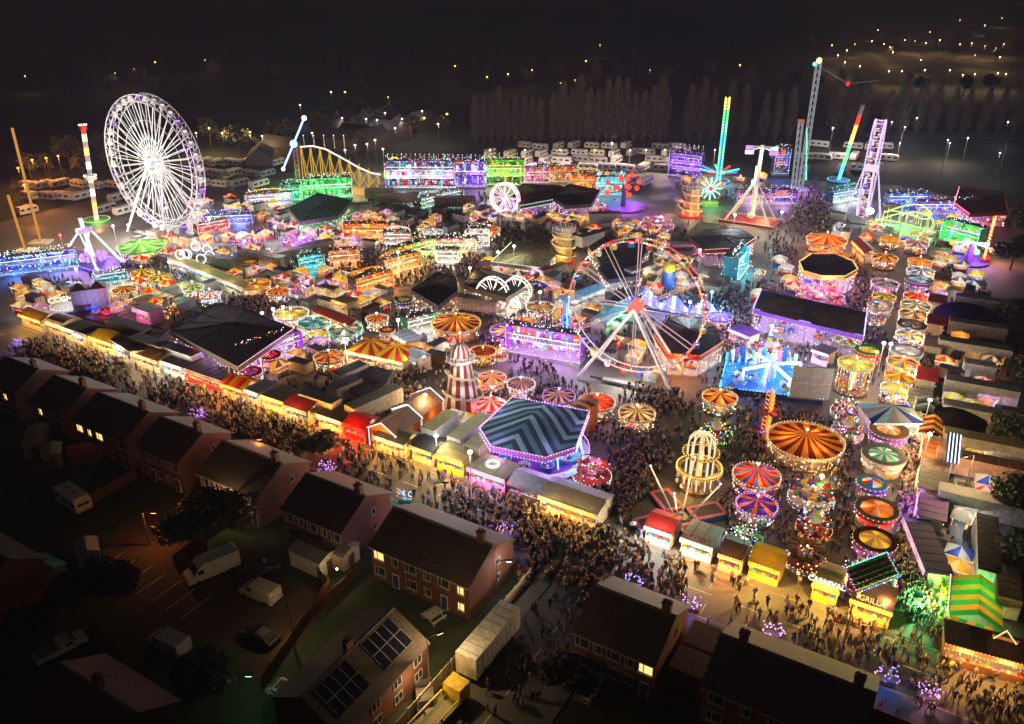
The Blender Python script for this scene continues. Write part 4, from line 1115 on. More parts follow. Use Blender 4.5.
# ================================================================== THE FAIR
MO = ('maroon', 'amber')
RB = [
 # px, py, wpx, stripe colours, n, trim, under, kind, board, label, extra
 (806, 438, 36, ('maroon', 'amber'), 28, 'warm', 'warm', 'horse', ('cream', 'gold'), 'largest roundabout, amber and maroon striped canopy with galloping horses, at lower right', dict(cone=.24)),
 (456, 321, 24, ('gold', 'maroon'), 28, 'gold', 'gold', 'horse', ('gold', 'cream'), 'gold and dark red gallopers behind the helter skelter', dict(cone=.3)),
 (757, 473, 23, ('red', 'orange', 'blue', 'orange', 'red', 'teal', 'amber'), 28, 'warm', 'pink', 'car', ('white', 'red', 'sky'), 'small roundabout with red, orange, blue and teal striped canopy left of the largest roundabout', dict(cone=.42)),
 (757, 503, 20, ('indigo', 'orange', 'indigo'), 18, 'violet', 'pink', 'car', ('white', 'pink'), 'small roundabout with indigo and orange canopy below the multicoloured one', dict(cone=.35)),
 (720, 396, 17, ('orange', 'gold', 'maroon'), 18, 'warm', 'warm', 'car', ('peach', 'cream'), 'orange and gold topped kiddie roundabout beside the blue platform ride', {}),
 (637, 412, 18, ('cream', 'brown'), 20, 'warm', 'warm', 'car', ('peach', 'cream'), 'cream and brown striped roundabout below the leg of the red hubbed wheel', {}),
 (597, 401, 18, ('orange', 'red'), 20, 'warm', 'pink', 'car', ('pink', 'peach'), 'orange and red roundabout with pink rim, right of the zigzag canopy', {}),
 (559, 395, 16, ('yellow', 'navy'), 20, 'violet', 'purple', 'car', ('indigo', 'purple'), 'yellow and navy striped stall canopy touching the zigzag canopy', {}),
 (521, 383, 14, ('tan', 'brown'), 24, 'white', 'violet', 'car', ('white', 'cream'), 'tan and brown striped canopy with white bulbs in front of the purple fun house', {}),
 (492, 377, 14, ('yellow', 'navy', 'yellow', 'pink', 'orange'), 20, 'warm', 'pink', 'car', ('cream', 'gold'), 'yellow, navy and orange canopy just right of the helter skelter', {}),
 (491, 403, 15, ('red', 'white'), 14, 'pink', 'red', 'cup', ('white', 'red'), 'red and white umbrella canopy at the foot of the helter skelter', dict(cone=.45)),
 (345, 329, 17, ('olive', 'dark', 'silver'), 16, 'mint', 'white', 'car', ('green', 'white'), 'grey striped canopy ringed with mint green neon', dict(cone=.12)),
 (314, 322, 16, ('teal', 'dark'), 16, 'cold', 'white', 'car', ('teal', 'white'), 'dark teal canopy with white zigzag rim right of the dark dodgem roof', dict(cone=.12)),
 (291, 313, 17, ('olive', 'yellow', 'tan'), 20, 'white', 'white', 'car', ('cream', 'white'), 'pale olive canopy ringed with white bulbs behind the dark dodgem roof', dict(cone=.15)),
 (329, 356, 15, ('dark', 'orange'), 14, 'warm', 'warm', 'car', ('tan', 'brown'), 'black and orange canopy below the teal one', {}),
 (377, 318, 11, ('orange', 'brown'), 16, 'white', 'warm', 'car', ('cream', 'gold'), 'small orange canopy with white rim above the two red and yellow pavilions', {}),
 (255, 284, 15, ('gold', 'tan'), 20, 'gold', 'gold', 'car', ('gold', 'cream'), 'open gold canopy ringed with warm bulbs near the white lit food row', dict(cone=.1)),
 (278, 291, 11, ('orange', 'maroon'), 16, 'warm', 'white', 'car', ('orange', 'cream'), 'bright orange canopy beside the open gold canopy', {}),
 (210, 294, 10, ('red', 'white'), 14, 'white', 'white', 'cup', ('white', 'pink'), 'pink and white umbrella canopy above the dark dodgem roof', dict(cone=.4)),
 (193, 287, 10, ('yellow', 'green', 'dark'), 15, 'white', 'white', 'car', ('white', 'green'), 'yellow and dark green umbrella canopy left of the pink and white one', dict(cone=.4)),
 (142, 272, 11, ('yellow', 'brown'), 12, 'warm', 'warm', 'car', ('gold', 'brown'), 'yellow and brown umbrella canopy below the green waltzer', dict(cone=.45)),
 (160, 277, 11, ('gold', 'brown'), 12, 'warm', 'warm', 'car', ('gold', 'brown'), 'gold and brown umbrella canopy right of its yellow twin', dict(cone=.3)),
 (124, 289, 12, ('brown', 'gold', 'maroon'), 24, 'white', 'warm', 'horse', ('cream', 'gold'), 'dark brown canopy with large white bulbs beside the sheeted lorry', dict(cone=.3)),
 (141, 245, 22, ('lime', 'white', 'green'), 24, 'lime', 'lime', 'car', ('lime', 'green'), 'bright green and white canopied ride below the white wheel', dict(cone=.2, watts=1500)),
 (524, 321, 12, ('orange', 'amber', 'red'), 18, 'warm', 'warm', 'car', ('gold', 'orange'), 'orange canopy behind the purple lit ride', {}),
 (507, 330, 16, ('dark', 'yellow'), 20, 'violet', 'purple', 'pod', ('blue', 'purple'), 'purple glowing ride with black and yellow canopy, right of the gallopers', dict(cone=.2, watts=1400)),
 (540, 307, 14, ('brown', 'tan'), 24, 'white', 'warm', 'car', ('brown', 'white'), 'flat brown canopy beside the blue booster ride', dict(cone=.12)),
 (483, 351, 13, ('maroon', 'brown'), 20, 'gold', 'gold', 'car', ('gold', 'gold'), 'dark red canopy with gold rim right of the helter skelter top', dict(cone=.1)),
 (827, 238, 19, ('amber', 'cream', 'maroon'), 24, 'warm', 'orange', 'horse', ('cream', 'orange'), 'amber and cream gallopers glowing orange below the edge-on wheel', dict(watts=2600)),
 (885, 257, 12, ('orange', 'amber', 'brown'), 18, 'warm', 'warm', 'car', ('white', 'red'), 'orange canopy at the far end of the left canopy column', {}),
 (920, 261, 11, ('orange', 'amber'), 18, 'warm', 'warm', 'car', ('cream', 'orange'), 'orange canopy at the far end of the right canopy column', {}),
 (890, 239, 9, ('yellow', 'orange'), 14, 'gold', 'gold', 'car', ('gold', 'cream'), 'small yellow booth canopy near the green frame ride', {}),
 (917, 243, 11, ('silver', 'navy'), 14, 'white', 'orange', 'car', ('orange', 'white'), 'pale grey canopy over orange boards near the green frame ride', dict(cone=.2)),
 (921, 271, 13, ('silver', 'navy', 'grey'), 20, 'white', 'white', 'car', ('white', 'grey'), 'grey and white striped canopy second in the right canopy column', dict(cone=.22)),
 (885, 283, 13, ('green', 'grey', 'dark'), 16, 'pink', 'pink', 'cup', ('pink', 'white'), 'green canopy with a bright pink rim in the left canopy column', dict(cone=.15)),
 (884, 296, 11, ('yellow', 'green', 'brown'), 15, 'warm', 'warm', 'car', ('red', 'cream'), 'yellow and green canopy just below the pink rimmed one', {}),
 (918, 296, 13, ('red', 'orange', 'maroon'), 18, 'warm', 'warm', 'car', ('brown', 'cream'), 'red and dark orange canopy in the right canopy column', {}),
 (916, 305, 14, ('olive', 'cream', 'dark'), 20, 'warm', 'white', 'car', ('tan', 'cream'), 'olive and cream canopy below the red one', dict(cone=.18)),
 (914, 314, 14, ('grey', 'cream', 'olive', 'dark'), 20, 'warm', 'warm', 'car', ('tan', 'white'), 'grey and cream wedge canopy, middle of the right canopy column', dict(cone=.2)),
 (910, 335, 13, ('yellow', 'dark', 'grey'), 15, 'white', 'white', 'car', ('white', 'grey'), 'half open canopy with yellow panels in the right canopy column', dict(cone=.15)),
 (903, 362, 15, ('yellow', 'orange', 'teal', 'red'), 20, 'warm', 'warm', 'car', ('cream', 'gold'), 'yellow, orange and teal canopy in the right canopy column', dict(cone=.25)),
 (900, 376, 14, ('green', 'amber', 'yellow', 'red'), 20, 'gold', 'gold', 'car', ('gold', 'green'), 'green, amber and red canopy below the yellow and teal one', dict(cone=.3)),
 (897, 388, 15, ('yellow', 'grey', 'gold'), 18, 'white', 'white', 'cup', ('gold', 'white'), 'yellow and grey striped canopy with floodlit corners, above the blue pyramids', dict(cone=.3)),
 (856, 363, 16, ('lime', 'orange', 'teal', 'amber'), 24, 'warm', 'warm', 'horse', ('cream', 'gold'), 'tall double deck roundabout with green and orange canopy', dict(cone=.22, zc=5.2, watts=700)),
 (433, 232, 10, ('silver', 'grey'), 18, 'white', 'white', 'car', ('white', 'cream'), 'small pale round canopy beside the bingo hall', dict(cone=.1)),
 (490, 229, 10, ('orange', 'red', 'brown'), 16, 'warm', 'warm', 'car', ('orange', 'cream'), 'small orange canopy left of the pink ferris wheel base', dict(cone=.2)),
 (227, 330, 8, ('red', 'pink'), 14, 'violet', 'pink', 'cup', ('pink', 'purple'), 'small red canopy beside the ramp of the dodgem roof', {}),
 (720, 316, 12, ('purple', 'sky'), 16, 'violet', 'violet', 'pod', ('purple', 'blue'), 'violet glowing round booth near the screen of the wave ride', dict(watts=900)),
]
for (px, py, w, cols, n, tr, un, kd, bd, lb, ex) in RB:
    roundabout(px, py, w, cols, lb, n, tr, un, kd, bd, **ex)

# square pavilions in red and yellow
for i, (px, py, lb) in enumerate(((371, 345, 'left of two square red and yellow striped pavilions'), (397, 350, 'right of two square red and yellow striped pavilions'))):
    c = at(px, py, 3); box_stall(c, 6.6, 6.6, lb, AU + .1, ('yellow', 'red', 'yellow', 'red'), 'warm', 3.0, 'tent', 500, 'warm', 'cream', name='pavilion', group='square striped pavilions')

# open topped round rides
OR = [
 (592, 475, 20, dict(kind='plane', rim='white', floor='red', under='pink', cols=('red', 'pink', 'maroon', 'red'), centre='spire', label='open round ride with red cars and white bulb rim, right of the zigzag canopy')),
 (743, 543, 20, dict(kind='cup', rim='violet', floor='green', under='mint', cols=('maroon', 'green', 'maroon', 'lime'), centre='dome', label='green lit teacup ride with lilac rim behind the yellow striped stall')),
 (811, 498, 23, dict(kind='plane', rim='white', floor='cream', under='warm', cols=('red', 'green', 'purple', 'yellow', 'blue'), centre='spire', rimcol='blue', nrid=12, label='white rimmed open ride crowded with small coloured vehicles below the largest roundabout')),
 (814, 528, 18, dict(kind='cup', rim='orange', floor='maroon', under='orange', cols=('orange', 'blue', 'red', 'orange'), centre='figure', nrid=6, label='ride with large orange and blue cups above the tilted golden frame ride')),
 (847, 411, 16, dict(kind='car', rim='white', floor='red', under='white', cols=('red', 'pink', 'orange', 'white'), centre='spire', label='small open ride with red cars below the double deck roundabout')),
 (847, 432, 16, dict(kind='cup', rim='pink', floor='cream', under='pink', cols=('pink', 'lime', 'white'), centre='figure', label='small open ride with pink cups and pastel figures')),
 (716, 432, 17, dict(kind='car', rim='lime', floor='green', under='lime', cols=('orange', 'teal', 'yellow'), centre='figure', nrid=5, h=.3, label='low green pool with lime padded edge and toy boats')),
 (868, 580, 28, dict(kind='car', rim='violet', floor='orange', under='warm', cols=('red', 'lime', 'brown', 'purple', 'gold'), centre='spire', nrid=9, label='round ride with lilac lettered rim beneath the tilted flashing sign board')),
 (805, 559, 21, dict(kind='pod', rim='warm', floor='maroon', under='yellow', cols=('brown', 'maroon'), centre='spire', nrid=10, label='tilted round frame ride with golden arms behind the street stalls')),
 (848, 340, 13, dict(kind='plane', rim='warm', floor='green', under='lime', cols=('green', 'orange'), centre='figure', label='kiddie plane ride with green and orange floor right of the long panelled roof')),
 (873, 318, 12, dict(kind='cup', rim='white', floor='orange', under='white', cols=('orange', 'sky', 'white'), centre='figure', label='white and orange cup ride in the left canopy column')),
 (905, 345, 13, dict(kind='cup', rim='white', floor='purple', under='violet', cols=('purple', 'white', 'maroon'), centre='figure', label='open ride with purple floor and white posts in the right canopy column')),
 (302, 290, 14, dict(kind='plane', rim='white', floor='purple', under='pink', cols=('red', 'white', 'purple'), centre='spire', nrid=10, label='open ride with white neon arcs beside the bright orange canopy')),
 (300, 243, 20, dict(kind='car', rim='red', floor='purple', under='purple', cols=('purple', 'red', 'white'), centre='dome', nrid=12, watts=2600, label='round purple ride with glowing red ring and white middle')),
 (245, 245, 17, dict(kind='car', rim='red', floor='maroon', under='purple', cols=('maroon', 'grey'), centre='dome', nrid=8, watts=700, label='round ride with sheeted back wall and red ring beside the bright white floodlight')),
 (168, 312, 10, dict(kind='cup', rim='gold', floor='brown', under='warm', cols=('gold', 'red'), centre='figure', nrid=6, label='small gold rimmed ride beside the pink dotted kiosk')),
 (820, 300, 24, dict(kind='plane', rim='pink', floor='maroon', under='pink', cols=('pink', 'red', 'white'), centre='dome', nrid=14, watts=2200, label='pink glowing ride behind the long panelled roof')),
 (657, 225, 17, dict(kind='plane', rim='pink', floor='maroon', under='pink', cols=('pink', 'white'), centre='dome', nrid=10, label='pink and white lit ride behind the red hubbed wheel')),
 (768, 352, 22, dict(kind='car', rim='white', floor='cream', under='white', cols=('red', 'white', 'pink', 'purple'), centre='figure', nrid=12, watts=900, label='pink and white bumper ride right behind the bright blue ride')),
 (500, 355, 8, dict(kind='cup', rim='warm', floor='brown', under='gold', cols=('gold', 'red'), centre='spire', nrid=5, label='tiny gold lit ride between gallopers and purple fun house')),
]
for px, py, w, ex in OR:
    lb = ex.pop('label'); open_ride(px, py, w, lb, **ex)
# the same kind of board over the lilac rimmed ride
p = at(872, 573, 4.5)
t = thing('tilted_sign_board', 'tilted blue and green flashing sign board over the lilac rimmed ride', 'sign', (p.x, p.y, 0), rad(22))
b = MB(); q = [(-3.0, -1.2, 3.6), (3.0, -1.2, 4.0), (3.0, 1.2, 5.6), (-3.0, 1.2, 5.2)]
b.add(q, [(0, 1, 2, 3)], paint('board_teal', (.05, .2, .16), .5)); b.build('board', t)
b = MB()
for i, k in ((0, ('blue', 'red', 'cyan')), (1, ('blue', 'pink')), (2, ('cyan', 'green')), (3, ('blue', 'red'))): b.string(q[i], q[(i + 1) % 4], .4, .15, [gl(x, 2.6) for x in k])
b.build('bulb_string', t)
b = MB()
for i in range(12):
    for j in range(5):
        f, g = (i + .5) / 12, (j + .5) / 5; b.box(-3.0 + 6 * f, -1.2 + 2.4 * g, 3.66 + .4 * f + 1.6 * g, .34, .28, .12, pc(('orange', 'green', 'olive', 'teal')[(i + j) % 4]))
b.build('lettering', t)
b = MB()
for x in (-2.6, 2.6): b.beam((x, 1.0, 0), (x, 1.0, 5.1), .2, pc('steel')); b.beam((x, -1.1, 0), (x, -1.1, 3.6), .2, pc('steel'))
b.build('posts_set', t); lamp(t, (0, -2.6, 3), 'warm', 150)

# round stalls
RSL = [
 (877, 509, 21, ('peach', 'orange'), dict(ring='olive', n=8, inner=.78, trim='cyan', under='warm', label='octagonal stall with glowing orange roof and turquoise neon corners')),
 (875, 540, 21, ('yellow', 'tan'), dict(ring='brown', n=12, trim='warm', under='warm', inner=.74, boardc=('purple', 'white'), label='round stall with pale yellow roof panels and brown ring below the orange octagon')),
 (872, 483, 15, ('blue', 'silver', 'yellow', 'red'), dict(ring='sky', n=8, trim='white', under='white', label='small stall with blue, yellow and red umbrella roof above the orange octagon')),
 (884, 455, 21, ('green', 'silver'), dict(ring='grey', n=16, trim='warm', under='white', inner=.72, boardc=('red', 'white'), label='open round stall with black ring roof and grey green middle')),
 (889, 430, 19, ('tan', 'cream', 'orange'), dict(ring='tan', n=16, trim='white', under='warm', inner=.6, label='dark arched round stall below the blue pyramids')),
 (907, 351, 15, ('cream', 'silver'), dict(ring='silver', n=16, trim='white', under='white', inner=.8, label='white round stall with a pale sign on its roof')),
 (912, 325, 14, ('grey', 'dark'), dict(ring='grey', n=14, trim='warm', under='warm', inner=.7, label='grey round stall with dark square roof middle')),
 (919, 280, 13, ('sky', 'grey'), dict(ring='steel', n=14, trim='warm', under='white', inner=.85, label='plain blue grey round canopy in the right canopy column')),
 (880, 305, 12, ('white', 'orange'), dict(ring='white', n=12, trim='white', under='white', label='white arched stall between the yellow green canopy and the cup ride')),
 (868, 350, 13, ('lime', 'tan', 'yellow'), dict(ring='green', n=12, trim='warm', under='warm', label='green and tan round stall above the double deck roundabout')),
 (387, 330, 8, ('red', 'tan'), dict(ring='brown', n=10, trim='warm', under='warm', label='tiny round stall above the right red and yellow pavilion')),
 (250, 262, 9, ('olive', 'gold'), dict(ring='olive', n=10, trim='gold', under='gold', label='olive round stall at the end of the white lit food row')),
 (404, 300, 9, ('green', 'red'), dict(ring='green', n=10, trim='white', under='white', label='green and red round stall below the golden fun house row')),
 (270, 355, 11, ('maroon', 'red'), dict(ring='maroon', n=12, trim='white', under='red', label='dark red round stall by the lit front of the dodgem roof')),
 (250, 372, 12, ('red', 'dark', 'purple'), dict(ring='red', n=12, trim='white', under='white', label='red and black round stall nearest the street, below the dodgem front')),
]
for px, py, w, top, ex in RSL:
    lb = ex.pop('label'); round_stall(px, py, w, top, lb, **ex)

# blue pyramids
c = at(893, 407, 4)
box_stall(c, 8, 6, 'stall under two blue and grey pyramid tops in the right canopy column', rad(0), ('sky', 'grey', 'steel', 'navy'), 'cold', 3.2, 'tent', 500, 'white', 'white', name='pavilion', group='square striped pavilions')

# ------------------------------------------------------------------ big wheels
WT = glow('white_tube', (.95, .95, .82), .55, False); WT2 = paint('wheel_white', (.8, .8, .76), .5)
gw = at(167, 232)
wheel((gw.x, gw.y, 0), 17.2, 18.8, rad(-30), 'giant white lit ferris wheel at the left of the fair', 'white', tube=[WT2, WT], ngon=36, gond=('white', 'white', 'silver', 'white', 'purple'), spokes=36, wd=2.6, legs=WT2, gsize=1.1, thick=.2, rings=(1.0, .9), hubr=.07,
      lights=[((0, -9, 6), 'white', 4500), ((0, 9, 6), 'white', 3000), ((0, -5, 22), 'white', 2200), ((0, -9, 38), 'white', 1200), ((-14, -7, 22), 'white', 900), ((14, -7, 22), 'violet', 900)], group=None)
w2 = at(631, 378)
RT = paint('wheel_pink_grey', (.8, .72, .7), .5); RT2 = glow('red_tube', (1, .6, .6), .35, False)
bl = [gl('red', 2.2)] * 7 + [gl('white', 2.5)] + [gl('orange', 2)] * 4 + [gl('white', 2)] * 2 + [gl('red', 2)] * 6 + [gl('green', 1.5)] * 2
wheel((w2.x, w2.y, 0), 11.7, 13.6, rad(-24), 'ferris wheel with red glowing hub and red lit rim in the middle of the fair', 'red', tube=[RT, RT2], ngon=24, gond=('white', 'red', 'blue', 'yellow'), spokes=12, wd=2.0, legs=RT, gsize=.8, thick=.17, rings=(1.0,), hubr=.09, lattice=False,
      hubm=glow('hub_red', (1, .1, .08), 1.0), bulbs=bl * 2, bulbstep=.5, leg_sp=.72, lights=[((0, -4, 3), 'white', 1200), ((0, -4, 14), 'white', 700), ((0, 5, 12), 'violet', 600), ((-8, -3, 4), 'cold', 500), ((8, 2, 4), 'orange', 700)])
w3 = at(505, 215)
wheel((w3.x, w3.y, 0), 4.3, 5.0, rad(-20), 'small pink and white ferris wheel by the long red roofed ride', 'pink', tube=[glow('pink_tube', (1, .6, .8), 1.0)], ngon=12, gond=('pink', 'white'), spokes=12, wd=1.4, gsize=.45, thick=.14, rings=(1.0, .9), hubr=.12, bulbs=[gl('pink', 2), gl('white', 2.4)], bulbstep=.6, lights=[((0, -2, 2), 'pink', 500)])
w4 = at(862, 218)
wheel((w4.x, w4.y, 0), 13.0, 14.2, rad(64), 'ferris wheel seen edge-on like a ladder, lilac and orange lit, at upper right', 'violet', tube=[glow('violet_tube', (.75, .6, .9), .6)], ngon=24, gond=('purple', 'orange', 'peach'), spokes=12, wd=2.4, gsize=.8, thick=.2, rings=(1.0, .93), hubr=.08, leg_sp=.18, leg_w=.2, bulbs=[gl('violet', 2), gl('pink', 1.6)], bulbstep=.8,
      lights=[((-4, -5, 4), 'cold', 2500), ((-14, -3, 14), 'violet', 900), ((0, -4, 26), 'violet', 700)])
for px, py, r_, lb in ((493, 312, 3.4, 'tiny white lit kiddie wheel right of the gallopers'), (517, 308, 3.0, 'second tiny white lit kiddie wheel, beside the flat brown canopy')):
    q = at(px, py)
    wheel((q.x, q.y, 0), r_, r_ + .8, rad(-20), lb, 'white', tube=[glow('white_tube2', (1, .9, .7), 1.0)], ngon=10, gond=('red', 'yellow', 'sky'), spokes=10, wd=1.2, gsize=.42, thick=.12, rings=(1.0,), hubr=.12, bulbs=[gl('white', 2.4)], bulbstep=.5, lights=[((0, -2, 2), 'warm', 260)], lattice=False, group='tiny kiddie wheels')

# ------------------------------------------------------------------ helter skelter (striped tower)
def helter(px, py, h, r0, r1, label, cols, dome=True, rim='white', watts=900, turns=2.4, wall_s=20):
    c = at(px, py); t = thing('helter_skelter', label, 'helter skelter', c, .3, 'helter skelters'); claim(c.x, c.y, r0 * 1.5)
    b = MB(); n = wall_s; ms = [pc(k) for k in cols]
    st = 6
    for k in range(st):
        z0, z1 = h * .8 * k / st, h * .8 * (k + 1) / st; ra, rb = r0 + (r1 - r0) * k / st, r0 + (r1 - r0) * (k + 1) / st
        b.frus(0, 0, z0, z1, ra, rb, n, ms, c0=False, c1=False)
    b.build('tower_wall', t)
    b = MB(); zt = h * .8
    if dome:
        for k in range(5):
            a0, a1 = PI / 2 * k / 5, PI / 2 * (k + 1) / 5
            b.frus(0, 0, zt + .9 + r1 * 1.3 * math.sin(a0), zt + .9 + r1 * 1.3 * math.sin(a1), r1 * 1.0 * math.cos(a0), max(.02, r1 * math.cos(a1)), n, ms, c0=False, c1=False)
        b.beam((0, 0, zt + .9 + r1 * 1.3), (0, 0, zt + 2.4 + r1 * 1.3), .12, pc('white')); b.bulb((0, 0, zt + 2.6 + r1 * 1.3), .3, gl('white', 5))
    b.build('dome', t)
    b = MB(); b.ring(0, 0, zt, r1 * 1.45, r1 * .5, .12, 20, pc('silver'))
    for i in range(12):
        a = 2 * PI * i / 12; b.beam((r1 * 1.42 * math.cos(a), r1 * 1.42 * math.sin(a), zt), (r1 * 1.42 * math.cos(a), r1 * 1.42 * math.sin(a), zt + 1), .07, pc('white')); b.beam((r1 * .95 * math.cos(a), r1 * .95 * math.sin(a), zt + .1), (r1 * .95 * math.cos(a), r1 * .95 * math.sin(a), zt + 1), .1, pc('white'))
    b.ring(0, 0, zt + 1, r1 * 1.45, .08, .08, 20, pc('white')); b.build('balcony', t)
    b = MB(); m = int(turns * 26); prev = None
    for i in range(m + 1):
        f = i / m; a = 2 * PI * turns * f; z = .9 + (zt - .9) * (1 - f); rr_ = r0 + (r1 - r0) * (z / zt)
        p = [(k * math.cos(a), k * math.sin(a), z + dz) for k, dz in ((rr_ * 1.02, 0), (rr_ * 1.02 + .75, 0), (rr_ * 1.02 + .85, .5))]
        if prev: b.add(prev + p, [(0, 1, 4, 3), (1, 2, 5, 4)], [pc('tan'), pc('cream')])
        prev = p
        if i % 2 == 0: b.bulb(p[2], .1, gl(rim, 2.2))
    b.build('slide', t)
    b = MB(); b.frus(0, 0, 0, .5, r0 * 1.35, r0 * 1.35, 18, pc('red')); b.build('base_platform', t)
    for i in range(4):
        a = PI / 2 * i - .5; lamp(t, (r0 * 2.2 * math.cos(a), r0 * 2.2 * math.sin(a), 2.2), 'warm', watts / 4, .3)
    lamp(t, (0, -r1 * 3.2, h), 'white', watts * .5, .3)
    return t
helter(462, 409, 11.3, 3.1, 1.6, 'red and white striped helter skelter with a spiral slide beside the parked lorries', ('white', 'maroon'), watts=2200)
helter(563, 262, 10, 2.2, 2.0, 'yellow gold helter skelter tower in the middle distance', ('gold', 'yellow', 'gold'), False, 'gold', 900, 3.2)
helter(690, 216, 10, 2.6, 2.0, 'orange lit helter skelter tower beside the green fan wheel', ('orange', 'cream', 'amber'), False, 'orange', 900, 3.2)

# ------------------------------------------------------------------ waltzer with zigzag canopy
c = at(535, 428, 5.0); t = thing('waltzer', 'waltzer under a huge teal and slate zigzag striped canopy', 'fairground ride', (c.x, c.y, 0)); c.z = 0
ZP = [(481, 428), (513, 398), (588, 412), (575, 447), (545, 457), (492, 446)]
zz = [at(x, y, 5.4) - c for x, y in ZP]
claim(c.x, c.y, 8.5)
def zig_mat():
    m = bpy.data.materials.new('zigzag_canvas'); m.use_nodes = True; nt = m.node_tree; nt.nodes.remove(nt.nodes['Principled BSDF'])
    tc = nt.nodes.new('ShaderNodeTexCoord'); mp = nt.nodes.new('ShaderNodeMapping'); mp.inputs['Rotation'].default_value = (0, 0, rad(24)); nt.links.new(tc.outputs['Object'], mp.inputs[0])
    s = nt.nodes.new('ShaderNodeSeparateXYZ'); nt.links.new(mp.outputs[0], s.inputs[0])
    def mth(op, a, b_=None):
        n = nt.nodes.new('ShaderNodeMath'); n.operation = op
        for i, v in enumerate((a, b_)):
            if v is None: continue
            if isinstance(v, (int, float)): n.inputs[i].default_value = v
            else: nt.links.new(v, n.inputs[i])
        return n.outputs[0]
    zg = mth('PINGPONG', mth('ADD', s.outputs[0], 40.0), 6.5)
    v = mth('ADD', s.outputs[1], mth('MULTIPLY', zg, 1.15))
    fr_ = mth('FRACT', mth('MULTIPLY', v, .2))
    cr = nt.nodes.new('ShaderNodeValToRGB'); cr.color_ramp.interpolation = 'CONSTANT'
    el = cr.color_ramp.elements; el[0].color = (.42, .8, .76, 1); el[1].position = .25; el[1].color = (.08, .12, .16, 1)
    e = el.new(.5); e.color = (.2, .46, .48, 1); e = el.new(.75); e.color = (.1, .14, .17, 1)
    nt.links.new(fr_, cr.inputs[0])
    d = nt.nodes.new('ShaderNodeBsdfDiffuse'); tr = nt.nodes.new('ShaderNodeBsdfTranslucent'); ms = nt.nodes.new('ShaderNodeMixShader'); ms.inputs[0].default_value = .12
    nt.links.new(cr.outputs[0], d.inputs[0]); nt.links.new(cr.outputs[0], tr.inputs[0]); nt.links.new(d.outputs[0], ms.inputs[1]); nt.links.new(tr.outputs[0], ms.inputs[2]); nt.links.new(ms.outputs[0], nt.nodes['Material Output'].inputs[0])
    return m
b = MB(); ZM = zig_mat()
for i in range(6):
    a, q = Vector(zz[i]), Vector(zz[(i + 1) % 6]); ap = Vector((0, 0, 6.6))
    b.add([a, q, q.lerp(ap, .55) - Vector((0, 0, .1)), a.lerp(ap, .55) - Vector((0, 0, .1)), ap], [(0, 1, 2, 3), (3, 2, 4)], ZM)
b.build('canopy', t)
b = MB()
for i in range(6):
    a, q = Vector(zz[i]) * 1.0, Vector(zz[(i + 1) % 6]) * 1.0
    b.add([(a.x * 1.01, a.y * 1.01, 4.7), (q.x * 1.01, q.y * 1.01, 4.7), (q.x * 1.01, q.y * 1.01, 5.5), (a.x * 1.01, a.y * 1.01, 5.5)], [(0, 1, 2, 3)], pc('purple'))
b.build('rounding_board', t)
b = MB()
for i in range(6):
    a, q = Vector(zz[i]) * 1.03, Vector(zz[(i + 1) % 6]) * 1.03
    for z in (5.5, 4.6): b.string((a.x, a.y, z), (q.x, q.y, z), .55, .13, [gl('violet', 2.5), gl('white', 2.2)])
b.build('rim_bulbs', t)
b = MB(); b.frus(0, 0, 0, .9, 8.3, 7.9, 36, [pc('purple'), pc('silver')]); b.ring(0, 0, .9, 8.2, 1.3, .08, 36, [pc('silver')]); b.build('platform', t)
b = MB(); b.ring(0, 0, 1.9, 8.15, .1, .12, 36, gl('violet', 1.2))
for i in range(36): b.beam((8.1 * math.cos(i * PI / 18), 8.1 * math.sin(i * PI / 18), .9), (8.1 * math.cos(i * PI / 18), 8.1 * math.sin(i * PI / 18), 1.9), .06, pc('silver'))
b.cstring(0, 0, .5, 8.35, 60, .13, gl('violet', 2.4)); b.build('railing', t)
for i in range(10): put(rider_mesh('cup', RD.choice(('purple', 'blue', 'silver'))), 'waltzer_car', t, (5.4 * math.cos(i * PI / 5), 5.4 * math.sin(i * PI / 5), .95), i, 1.15)
b = MB(); b.frus(0, 0, .9, 3.2, 1.4, 1.4, 12, [gl('violet', .8), pc('purple')]); b.build('pay_box', t)
for i in range(5):
    a = 2 * PI * i / 5; lamp(t, (6.6 * math.cos(a), 6.6 * math.sin(a), 4.1), 'violet', 260, .3)

# ------------------------------------------------------------------ star flyer cage (small swing tower)
c = at(697, 487); t = thing('swing_tower', 'cream cage tower with arched lit ribs and a golden spiral ring, centre right', 'fairground ride', c); claim(c.x, c.y, 4)
b = MB()
for i in range(10):
    a = 2 * PI * i / 10; r_ = 1.9
    pr = [(r_, .5), (r_, 6.8), (r_ * .92, 7.8), (r_ * .6, 8.6), (.12, 8.9)]
    for (ra, za), (rb, zb) in zip(pr, pr[1:]): b.beam((ra * math.cos(a), ra * math.sin(a), za), (rb * math.cos(a), rb * math.sin(a), zb), .16, glow('rib_cream', (1, .8, .5), .5))
b.build('ribs', t)
b = MB(); b.ring(0, 0, 3.1, 3.1, .55, .3, 28, pc('gold')); b.ring(0, 0, 5.6, 2.5, .4, .2, 28, pc('gold')); b.build('seat_ring', t)
b = MB(); b.cstring(0, 0, 3.45, 3.12, 60, .15, gl('yellow', 2.2)); b.cstring(0, 0, 3.0, 3.15, 50, .12, gl('gold', 2.2)); b.cstring(0, 0, 5.85, 2.5, 30, .13, gl('yellow', 2)); b.build('rim_bulbs', t)
for i in range(12):
    a = 2 * PI * i / 12; put(rider_mesh('chair', 'white'), 'hanging_chair', t, (2.9 * math.cos(a), 2.9 * math.sin(a), .9), a, .8)
